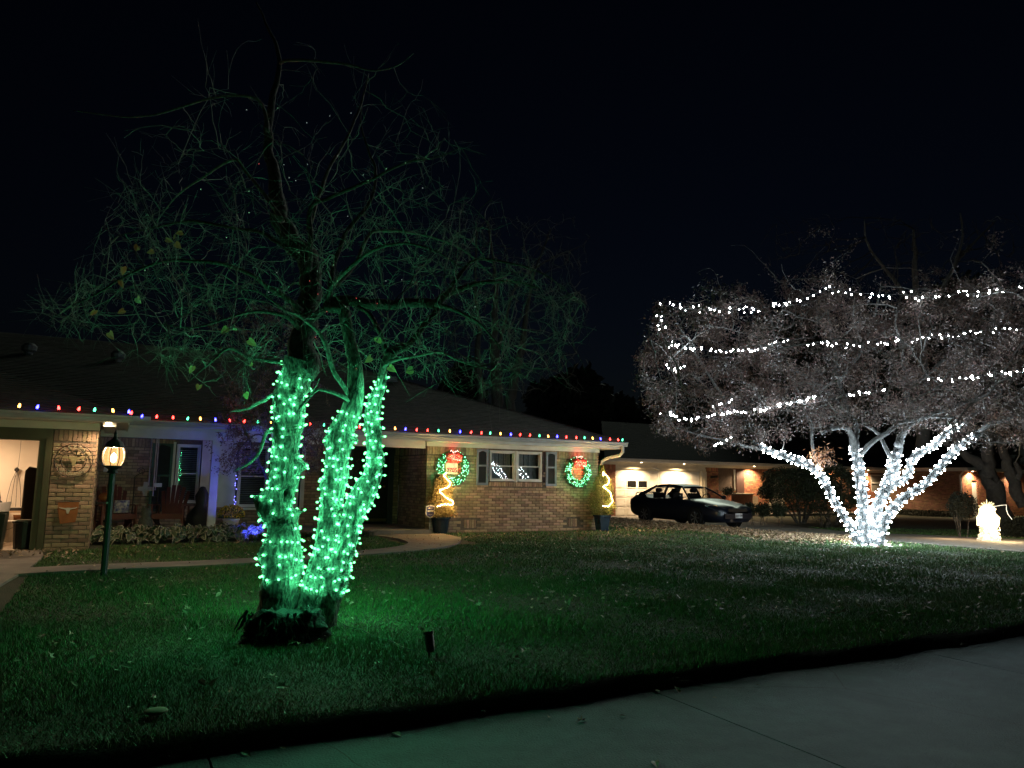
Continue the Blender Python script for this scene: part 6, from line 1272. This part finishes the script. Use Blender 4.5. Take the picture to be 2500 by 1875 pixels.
for x in (1.36, -1.36):
    for sy in (-1, 1):
        wq = MB(); wq.lathe([(0, 0), (.385, 0.0), (.385, .012), (0, .012)], 24); wq.v = [(a, b, c) for a, b, c in wq.v]; o = wq.build('wheel_arch', TRIM, car); o.location = (x, sy * (.885 if sy > 0 else .885), .33); o.rotation_euler = (R(90) if sy < 0 else R(-90), 0, 0)
        wh = link('wheel', tm, car); wh.location = (x, sy * .80, .325); wh.rotation_euler = (R(90) if sy < 0 else R(-90), 0, 0); wh.scale = (1, 1, 1.12); rmo = link('rim', rm, wh)

# ------------------------------------------------------------------ shrubs
SHR = mat('shrub_leaf', (0.045, 0.055, 0.02), 0.6, (0.03, 0.04, 0.015), 4, per=0.5)
def shrub(px, py, Y, rx, rz, zc, label, seed, n=3500, base_split=True, name='shrub', m=SHR, ry=None, shell=0.7, stems=7, cat='shrub', group=None, ln=0.06, wd=0.018, thin=0.0):
    p = at(px, py, Y); gz_ = ground(p.x, p.y); o = empty(name, label, cat, (p.x, p.y, gz_), 0, group); r = np.random.RandomState(seed); ry = ry or rx
    d = r.normal(0, 1, (n, 3)); d /= np.linalg.norm(d, axis=1)[:, None]; k = r.uniform(shell, 1.0, n) ** 0.7
    lump = 1 + 0.10 * np.sin(d[:, 0] * 7 + seed) + 0.08 * np.sin(d[:, 2] * 9 + d[:, 1] * 5)
    c = d * (k * lump)[:, None] * np.array([rx, ry, rz]) + np.array([0, 0, zc])
    if thin: c = c[(c[:, 2] > zc - rz * 0.35) | (r.random_sample(len(c)) < thin)]
    V, Fc = leaf_cloud(c, ln, wd, r); point_mesh('foliage', V, Fc, m, o); rr_ = random.Random(seed); G_ = []
    for i in range(stems):
        a = rr_.uniform(0, 6.28); e = Vector((rx * 0.6 * math.cos(a), ry * 0.6 * math.sin(a), zc + rz * rr_.uniform(-.3, .5))); s0 = Vector((0.12 * math.cos(a), 0.12 * math.sin(a), -0.05)); mid = s0.lerp(e, 0.5) + Vector((rr_.gauss(0, .06), 0, 0.1))
        S = [Vector(v[:3]) for v in spline([(*s0, 0), (*mid, 0), (*e, 0)], 5)]; G_.append(S); q = MB(); q.tube(S, [0.028 * (1 - .7 * k_ / len(S)) * min(1.5, rx) for k_ in range(len(S))], 5); q.build('stem', BARK, o)
    if rx > 0.8:
        g_ = Grow(G_)
        for i in range(150): dd = Vector((rr_.gauss(0, 1), rr_.gauss(0, 1), rr_.gauss(-0.1, 1))).normalized(); g_.to((dd.x * rx * .9, dd.y * ry * .9, zc + dd.z * rz * .9), 0.010, 0.004, rr_, 0.05, 4, 0.08)
        g_.mesh('twigs', TWIG, o)
    return o
shrub(1954, 1262, 31.0, 1.6, 0.95, 1.35, 'large rounded shrub on bare crooked stems left of the white-lit tree', 31, 16000, shell=0.75, thin=0.25, ln=0.09, wd=0.03, stems=12)
shrub(2034, 1262, 30.0, 1.25, 0.95, 1.35, 'second tall dark shrub, directly behind the white-lit tree', 32, 12000, shell=0.75, thin=0.3, ln=0.09, wd=0.03, stems=8)
for i, (px, lb) in enumerate(((1831, 'small round shrub right of the car, leftmost of three'), (1864, 'small round shrub, middle one of three before the stoop'), (1903, 'small round shrub, rightmost of three before the grey door'))):
    shrub(px, 1268, 28.5 - 0.2 * i, 0.30, 0.27, 0.62, lb, 40 + i, 1800, shell=0.3, stems=5, group='small round shrubs before the stoop', ln=0.06, wd=0.02); 
shrub(1779, 1255, 31, 0.28, 0.2, 1.25, 'leafy plant standing on the brick planter behind the car', 45, 900, shell=0.2, stems=4, name='potted_plant', cat='plant')
shrub(2012, 1268, 28.5, 0.45, 0.4, 0.5, 'thin twiggy shrub under the left stem of the white-lit tree', 46, 500, shell=0.2, stems=9)
SHD = mat('dark_shrub_leaf', (0.014, 0.018, 0.008), 0.8, per=0.5)
shrub(2352, 1290, 22.5, 0.40, 0.42, 0.95, 'dark bush left of the glowing yard figure', 47, 4000, shell=0.4, stems=6, m=SHD)
shrub(2488, 1300, 22.6, 0.5, 0.35, 0.30, 'dark low bush right of the glowing yard figure', 48, 4000, shell=0.5, stems=6, m=SHD)
shrub(2088, 1262, 29.0, 0.22, 0.22, 1.05, 'ball-headed dark plant beside the stems of the white-lit tree', 49, 1500, shell=0.4, stems=3)
LOW = mat('low_hedge_leaf', (0.03, 0.035, 0.018), 0.8, per=0.4)
# low ground cover in front of the wing wall
a, b = NM @ Vector((SX - 1.0, -0.5, 0)), NM @ Vector((SX - 1.0, WYF, 0)); n = 9000; t = nr.random_sample(n); c = np.array(a)[None] * (1 - t)[:, None] + np.array(b)[None] * t[:, None] + nr.normal(0, 0.35, (n, 3)) * np.array([1, 1, 0]); c[:, 2] = -0.35 + nr.random_sample(n) * 0.38
V, Fc = leaf_cloud(c, 0.09, 0.03, nr); o = point_mesh('ground_cover', V, Fc, LOW, None, 'stuff'); o['label'] = 'dark ground cover along the foot of the neighbour wing wall'; o['category'] = 'ground cover'
# dark leaning trees at the right edge
def bare_tree(label, limbs, Y, seed, box, n, r0, m=TWIG, name='bare_tree', group=None, n2=0, bark=BARK):
    o = empty(name, label, 'tree', (0, 0, 0), 0, group); P = [limb(l, Y, dy, o, bark, 7, 'trunk' if i == 0 else 'branch') for i, (l, dy) in enumerate(limbs)]; g_ = Grow(P); r_ = random.Random(seed); x0, y0, x1, y1 = box
    for i in range(n):
        x, y = r_.uniform(x0, x1), r_.uniform(y0, y1)
        if ((x - (x0 + x1) / 2) / ((x1 - x0) / 2)) ** 2 + ((y - (y0 + y1) / 2) / ((y1 - y0) / 2)) ** 2 > 1: continue
        g_.to(at(x, y, Y + r_.gauss(0, Y * 0.06)), r0, r0 * 0.25, r_, 0.04, 6, 0.07)
    for i in range(n2):
        x, y = r_.uniform(x0, x1), r_.uniform(y0, y1); g_.to(at(x, y, Y + r_.gauss(0, Y * 0.06)), r0 * 0.45, r0 * 0.15, r_, 0.04, 4, 0.1, 2.2)
    g_.mesh('twigs', m, o); return o, g_
DBARK = mat('dark_bark', (0.05, 0.045, 0.04), 0.95, (0.03, 0.026, 0.022), 12, 0.6, 40)
o, g_ = bare_tree('dark leaning tree with thick trunk at the right edge, before the lit brick wing', [([(2455, 1300, 26), (2440, 1240, 22), (2420, 1180, 20), (2395, 1140, 16), (2360, 1110, 10), (2300, 1080, 6)], 0.3), ([(2420, 1180, 16), (2412, 1130, 14), (2410, 1080, 12), (2430, 1000, 8), (2440, 900, 6)], 0)], 24.0, 61, (2290, 860, 2600, 1110), 120, 0.02, bark=DBARK)
o, g_ = bare_tree('second dark trunk at the right edge, forked at the top', [([(2500, 1240, 14), (2482, 1190, 14), (2462, 1140, 12), (2448, 1090, 10), (2430, 1030, 8)], 0.3), ([(2485, 1170, 8), (2490, 1150, 7), (2478, 1130, 5)], 0)], 23.7, 62, (2400, 900, 2600, 1090), 60, 0.02, bark=DBARK)
# bare trees behind the house
o, g_ = bare_tree('tall bare tree rising behind the roof, its pale trunks forked', [([(1215, 1060, 18), (1212, 980, 15), (1210, 900, 13), (1205, 820, 10), (1212, 740, 7), (1205, 640, 4), (1190, 540, 2)], 0), ([(1240, 1060, 16), (1245, 980, 13), (1262, 900, 11), (1275, 840, 8), (1290, 740, 5), (1310, 650, 3), (1345, 560, 1.5)], 1), ([(1180, 1050, 10), (1175, 960, 9), (1165, 880, 8), (1170, 800, 5), (1160, 700, 3), (1165, 560, 2)], -1), ([(1210, 880, 6), (1235, 780, 4), (1260, 700, 3), (1330, 640, 2), (1420, 600, 1)], -1)], 38, 63, (1060, 520, 1440, 980), 420, 0.03, n2=500, bark=mat('far_bark', (0.12, 0.115, 0.105), 0.95))
# dark leafy masses behind the houses
DF = mat('far_dark_leaf', (0.02, 0.024, 0.014), 0.9, per=0.4)
def leafy(px, py_top, py_bot, Y, hw_px, label, seed, n=9000):
    p = at(px, py_bot, Y); o = empty('dense_tree', label, 'tree', (p.x, p.y, -0.4), 0, 'dark leafy trees behind the houses'); H = at(px, py_top, Y).z + 0.4; W_ = hw_px * Y / F; r = np.random.RandomState(seed)
    d = r.normal(0, 1, (n, 3)); d /= np.linalg.norm(d, axis=1)[:, None]; lump = 1 + 0.16 * np.sin(d[:, 0] * 6 + seed) * np.sin(d[:, 2] * 7 + seed * 2) + 0.12 * np.sin(d[:, 0] * 15 + d[:, 2] * 12)
    c = d * (r.uniform(0.5, 1, n) ** 0.5 * lump)[:, None] * np.array([W_, W_ * 0.8, H * 0.40]) + np.array([0, 0, H * 0.60]); V, Fc = leaf_cloud(c, 0.55, 0.16, r); point_mesh('crown', V, Fc, DF, o)
    q = MB(); q.tube([(0, 0, 0), (0.1, 0, H * 0.35), (0, 0, H * 0.7)], [0.3, 0.22, 0.1], 8); q.build('trunk', DBARK, o)
leafy(1420, 900, 1080, 50, 75, 'dark leafy tree behind the right end of the brick house', 71); leafy(1340, 930, 1080, 52, 60, 'lower dark leafy tree left of it behind the roof hip', 72)
leafy(1500, 955, 1100, 55, 70, 'dark leafy tree over the left end of the garage', 73); leafy(1130, 900, 1050, 48, 60, 'dark leafy tree among the bare trunks behind the roof', 74)
leafy(1620, 960, 1100, 60, 90, 'broad dark leafy tree behind the garage roof', 75); leafy(2300, 720, 1100, 46, 260, 'huge dark leafy tree behind the white-lit tree', 76, 16000); leafy(1950, 760, 1100, 50, 200, 'large dark leafy tree behind the left half of the lit crown', 77, 14000)
bare_tree('tall bare tree showing faintly above the lit crown at the right', [([(2250, 1100, 16), (2255, 900, 13), (2240, 760, 9), (2235, 640, 6), (2230, 560, 3)], 0), ([(2250, 820, 8), (2290, 730, 6), (2330, 650, 4), (2370, 600, 3), (2430, 540, 1.5)], 1), ([(2240, 760, 7), (2180, 680, 5), (2120, 600, 3), (2110, 540, 1.5)], -1), ([(2330, 650, 4), (2350, 580, 3), (2345, 520, 1.5)], 0)], 30, 64, (1850, 520, 2560, 800), 200, 0.025, n2=300, m=DBARK, bark=mat('far_bark', (0.12, 0.115, 0.105), 0.95))

# ------------------------------------------------------------------ glowing yard figure
p = atz(2416, 1338, -0.30); yf = empty('lit_yard_figure', 'blindingly bright warm yard figure with a spiky top at the right edge', 'yard decoration', (p.x, p.y, ground(p.x, p.y)), 0)
FIG = emit('figure_glow', (1.0, 0.78, 0.42), 1.5, (0.7, 0.65, 0.5)); FIG2 = emit('figure_star', (1.0, 0.80, 0.32), 1.0); FIG3 = emit('ground_glare', (1.0, 0.75, 0.42), 0.16, (0.7, 0.65, 0.5))
def crumple(q, amp):
    q.v = [(x * (1 + amp * noise.noise(Vector((x * 6, y * 6, z * 7)))), y * (1 + amp * noise.noise(Vector((x * 6, y * 6, z * 7 + 9)))), z + 0.05 * noise.noise(Vector((x * 8, y * 8, z * 5)))) for x, y, z in q.v]
q = MB(); q.lathe([(0.05, 0.40), (0.30, 0.42), (0.34, 0.52), (0.31, 0.64), (0.24, 0.74), (0.22, 0.80), (0.25, 0.86), (0.16, 0.92), (0.05, 0.96), (0, 0.96)], 24); q.v = [(x * 0.8, y * 0.8, z) for x, y, z in q.v]; crumple(q, 0.4); q.build('body', FIG, yf, smooth=True)
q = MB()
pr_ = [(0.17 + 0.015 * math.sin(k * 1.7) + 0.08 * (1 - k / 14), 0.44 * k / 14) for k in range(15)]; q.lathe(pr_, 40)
q.v = [(x * (1 + 0.10 * math.sin(9 * math.atan2(y, x))), y * (1 + 0.10 * math.sin(9 * math.atan2(y, x))), z) for x, y, z in q.v]; crumple(q, 0.3); q.build('ground_reflection', FIG3, yf, smooth=True)  # glowing column stands in for the figure's light reflected on the ground
q = MB(); r = random.Random(2)
for i in range(17): a = math.pi * (0.02 + 0.96 * i / 16); l = r.uniform(0.12, 0.26); q.tube([(0, 0, 0.93), (l * math.cos(a), r.uniform(-.08, .05), 0.93 + l * 0.75 * math.sin(a))], [0.012, 0.006], 5)
q.build('spiky_top', FIG2, yf)
fb = ico('bulb', 0.013, FIG)
for i in range(50): a = r.uniform(math.pi, 2 * math.pi); z = r.uniform(0.03, 0.42); o = link('bulb', fb, yf); o.location = (0.25 * math.cos(a), 0.25 * math.sin(a) - 0.02, z)
q = MB(); P = [Vector((0.15, -.05, .93)), Vector((0.35, -.05, .97)), Vector((0.50, -.05, .98)), Vector((0.49, -.05, .86)), Vector((0.52, -.05, .74)), Vector((0.62, -.05, .60))]; q.tube(P, 0.008, 5); q.build('light_cord', emit('cord_glow', (1, 0.9, 0.7), 0.5), yf)
lamp('POINT', 'figure_glow_light', (0.05, -0.6, 0.55), 42, (1.0, 0.74, 0.40), yf, shadow_soft_size=0.2)
lamp('POINT', 'figure_glow_light', (-0.5, 0.9, 0.5), 22, (1.0, 0.66, 0.36), yf, shadow_soft_size=0.2)

# ------------------------------------------------------------------ grass, fallen leaves
def inside_paved(s, d):
    m = (d < 0.35) & (s > -6.8) & (s < 0.2) | ((d < 0.1) & (s <= 0.2)) | ((s < -11.9) & (d < 2.3)) | (s < -12.75)
    xo = np.array([a for a, b in WO]); do = np.array([b for a, b in WO]); xi = np.array([a for a, b in WI]); di = np.array([b for a, b in WI])
    up_ = np.interp(s, xo[:40], do[:40], left=99, right=-9); lo_ = np.interp(s, xi[:40], di[:40], left=99, right=-9); k = np.interp(s, xo, do); k2 = np.interp(s, xi, di)
    m |= (d < k + 0.02) & (d > k2 - 0.02) & (s < -5.0)
    m |= (s > -6.45) & (s < -5.05) & (d < 3.3) & (d > 0.4) & (s < -4.85 - 0.18 * (d - 0.6) ** 1.0 * 0.6)
    m |= (s < -9.0) & (d < 1.6)
    return m
dn = np.array([b for a, b in dr_near]); sn = np.array([a for a, b in dr_near]); sf = np.array([a for a, b in dr_far]); df_ = np.array([b for a, b in dr_far])
def on_drive(s, d):
    o = np.argsort(dn); a = np.interp(d, dn[o], sn[o]); o2 = np.argsort(df_); b = np.interp(d, df_[o2], sf[o2]); return (s > a - 0.02) & (s < b + 0.02)
def g_np(x, y):
    c, s_ = math.cos(TH), math.sin(TH); dx, dy = x - HX, y - HY; s = dx * c + dy * s_; d = dx * s_ - dy * c
    ss = lambda t: np.clip(t, 0, 1) ** 2 * (3 - 2 * np.clip(t, 0, 1)); return s, d, -0.02 - 0.16 * ss((d - 4) / 9) - 0.24 * ss((s - 0.5) / 9) * ss((9 - d) / 8)
def scatter(n, y0, y1, margin=1.08):
    Y = np.sqrt(nr.uniform(y0 ** 2, y1 ** 2, n)); X = nr.uniform(-0.70, 0.74, n) * Y * margin; s, d, z = g_np(X, Y); k = (d < CURB_D + 0.01 + 0.05 * np.sin(s * 5) * np.sin(s * 1.7)) & ~inside_paved(s, d) & ~on_drive(s, d) & (d > -7)
    k &= ~((np.abs(X - c0.x) < 0.33) & (np.abs(Y - c0.y) < 0.24)); return X[k], Y[k], z[k], s[k], d[k]
GV, GF = [], []; off = 0
for (n, y0, y1, h, w_) in ((150000, 3.6, 7.2, 0.042, 0.0032), (150000, 7.2, 11, 0.045, 0.0045), (130000, 11, 17, 0.05, 0.008), (80000, 17, 28, 0.055, 0.013)):
    X, Y, z, s, d = scatter(n, y0, y1); m = len(X); a = nr.uniform(0, 6.283, m); ln = nr.uniform(0.2, 0.95, m) * h; hh = h * nr.uniform(0.55, 1.25, m) * (0.8 + 0.35 * np.sin(X * 2.1 + 1) * np.sin(Y * 2.7)); bx_, by_ = np.cos(a) * w_, np.sin(a) * w_; la = nr.uniform(0, 6.283, m)
    v = np.stack([np.stack([X - bx_, Y - by_, z - .005], 1), np.stack([X + bx_, Y + by_, z - .005], 1), np.stack([X + ln * np.cos(la), Y + ln * np.sin(la), z + hh], 1)], 1).reshape(-1, 3); GV.append(v); GF.append(np.arange(3 * m).reshape(m, 3) + off); off += 3 * m
GRS = mat('grass_blade', (0.055, 0.16, 0.035), 0.65, (0.11, 0.17, 0.045), 1.3, per=0.6)
o = point_mesh('grass', np.vstack(GV), np.vstack(GF), GRS, None, 'stuff'); o['label'] = 'short grass of the front lawn'; o['category'] = 'grass'
def leaf_geo(kind):
    if kind == 0: pts = [(0, -.5), (.10, -.30), (.20, -.1), (.17, .15), (.08, .38), (0, .5), (-.08, .38), (-.17, .15), (-.20, -.1), (-.10, -.30)]
    else: pts = [(0, -.55), (.05, -.25), (.32, -.30), (.18, -.05), (.42, .18), (.14, .16), (.0, .5), (-.14, .16), (-.42, .18), (-.18, -.05), (-.32, -.30), (-.05, -.25)]
    return pts
def fallen(n, pick, size, m, name, label, r, curl=0.25):
    V = []; Fc = []
    for i in range(n):
        x, y, z = pick(r); pts = leaf_geo(r.random() < 0.4); sz = size * r.uniform(0.5, 1.25); a = r.uniform(0, 6.283); M_ = Matrix.Rotation(a, 3, 'Z') @ Matrix.Rotation(r.gauss(0, 0.45), 3, 'X') @ Matrix.Rotation(r.gauss(0, 0.45), 3, 'Y'); b = len(V); cu = r.uniform(-curl, curl * 2)
        for px, py in pts: v = M_ @ Vector((px * sz, py * sz, cu * sz * (px * px * 4))); V.append((x + v.x, y + v.y, z + v.z))
        v = M_ @ Vector((0, 0, 0)); V.append((x + v.x, y + v.y, z + v.z)); k = len(pts)
        for j in range(k): Fc.append((b + j, b + (j + 1) % k, b + k))
    o = point_mesh(name, np.array(V), np.array(Fc), m, None, 'stuff'); o['label'] = label; o['category'] = 'fallen leaves'; return o
rl = random.Random(17)
def pick_lawn(y0, y1, dens=None, h=0.045):
    def f(r):
        while True:
            Y = math.sqrt(r.uniform(y0 ** 2, y1 ** 2)); X = r.uniform(-.7, .74) * Y; s, d = sd(X, Y)
            if d > CURB_D - 0.1 or s < -12.6 or (d < 0.4) or (s < -9 and d < 1.6): continue
            if noise.noise(Vector((X * 0.5, Y * 0.5, 3))) < r.uniform(-0.5, 0.25): continue
            if on_drive(np.array([s]), np.array([d]))[0]: continue
            return X, Y, ground(X, Y) + r.uniform(0.6, 1.1) * h
    return f
fallen(3000, pick_lawn(8.5, 24), 0.062, LEAFBR, 'leaf_scatter', 'small dry leaves scattered over the lawn', rl)
A_, B_, C_, D_ = [sd(*atz(x, y, -0.2)[:2]) for x, y in ((1470, 1276), (2085, 1332), (2090, 1350), (1475, 1296))]
def pick_pile(r):
    while True:
        t = r.random(); u = abs(r.gauss(0, 0.42))
        if u > 1: continue
        a = Vector(sd(*atz(1465 + 620 * t, 1272 + 58 * t - 3, -0.2)[:2])); b = Vector(sd(*atz(1470 + 615 * t, 1300 + 52 * t + 8 * math.sin(t * 11), -0.18)[:2])); q_ = a.lerp(b, u); p = hw(q_.x, q_.y)
        if at(2112, 1340, WY).x - 0.3 < p.x and p.y < WY + .5: continue
        return p.x, p.y, ground(p.x, p.y) + 0.02 + r.uniform(0, 0.10) * (1 - u)
LEAFP = mat('leaf_litter', (0.46, 0.33, 0.20), 0.8, (0.30, 0.20, 0.11), 5, per=0.5)
fallen(9000, pick_pile, 0.12, LEAFP, 'leaf_litter', 'thick band of fallen leaves along the neighbour driveway', rl)
def near_driveway(r):
    while True:
        s, d = r.uniform(-13.6, -12.3), abs(r.gauss(0, .5)) + 2.45
        if d < 4: p = hw(s, d); return p.x, p.y, ground(p.x, p.y) + 0.04 + r.uniform(0, .01)
fallen(60, near_driveway, 0.10, LEAFBR, 'leaf_scatter', 'dry leaves blown into the corner by the garage jamb', rl)
LS = []
for k in range(6):
    pts = leaf_geo(k % 2); sz = 1.0; q = MB(); cu = 0.25 + 0.3 * (k / 6); vs = [(x, y, cu * x * x * 3 - 0.25 * y * y * (k % 3)) for x, y in pts] + [(0, 0, -0.02)]; kk = len(pts); q.add(vs, [(i, (i + 1) % kk, kk) for i in range(kk)]); me = bpy.data.meshes.new('leaf'); me.from_pydata(q.v, [], q.f); me.materials.append(LEAFBR); LS.append(me)
pk = pick_lawn(4.6, 9.5)
for i in range(240):
    x, y, z = pk(rl); o = link('fallen_leaf', LS[rl.randrange(6)]); o.location = (x, y, z); o.rotation_euler = (rl.gauss(0, .45), rl.gauss(0, .45), rl.uniform(0, 6.28)); sz = 0.085 * rl.uniform(0.5, 1.25); o.scale = (sz, sz, sz); tag(o, 'dry brown leaf lying loose in the near grass', 'leaf', 'loose leaves in the near grass')
for x, y, sz in ((1600, 1860, .12), (968, 1790, .09), (1340, 1750, .05), (1420, 1757, .08), (1520, 1746, .05), (1600, 1685, .12), (1655, 1684, .10), (1710, 1668, .06), (600, 1838, .10), (690, 1825, .05), (1850, 1672, .05), (1745, 1702, .04)):
    p = atz(x, y, STREET_Z + 0.012); o = link('fallen_leaf', LS[rl.randrange(6)]); o.location = p; o.rotation_euler = (rl.gauss(0, .3), rl.gauss(0, .3), rl.uniform(0, 6.28)); o.scale = (sz, sz, sz); tag(o, 'dry brown leaf lying on the concrete street', 'leaf', 'leaves on the street')
q = MB(); q.lathe([(0, -.03), (.05, -.02), (.07, .0), (.06, .03), (.03, .045), (0, .047)], 10); p = atz(380, 1757, -0.19); o = q.build('stone', mat('pale_stone', (0.2, 0.17, 0.10), 0.9), None, smooth=True); o.location = (p.x, p.y, ground(p.x, p.y) + 0.03); o.scale = (1, 1, 0.4); tag(o, 'small rounded stone in the dark grass near the street', 'stone')
q = MB(); q.lathe([(0, -.01), (.012, -.005), (.016, .02), (0, .03)], 8); p = atz(1180, 1748, STREET_Z); o = q.build('acorn', mat('acorn', (0.08, 0.05, 0.03), 0.6)); o.location = p + Vector((0, 0, .012)); tag(o, 'tiny dark acorn on the street near the curb', 'acorn')
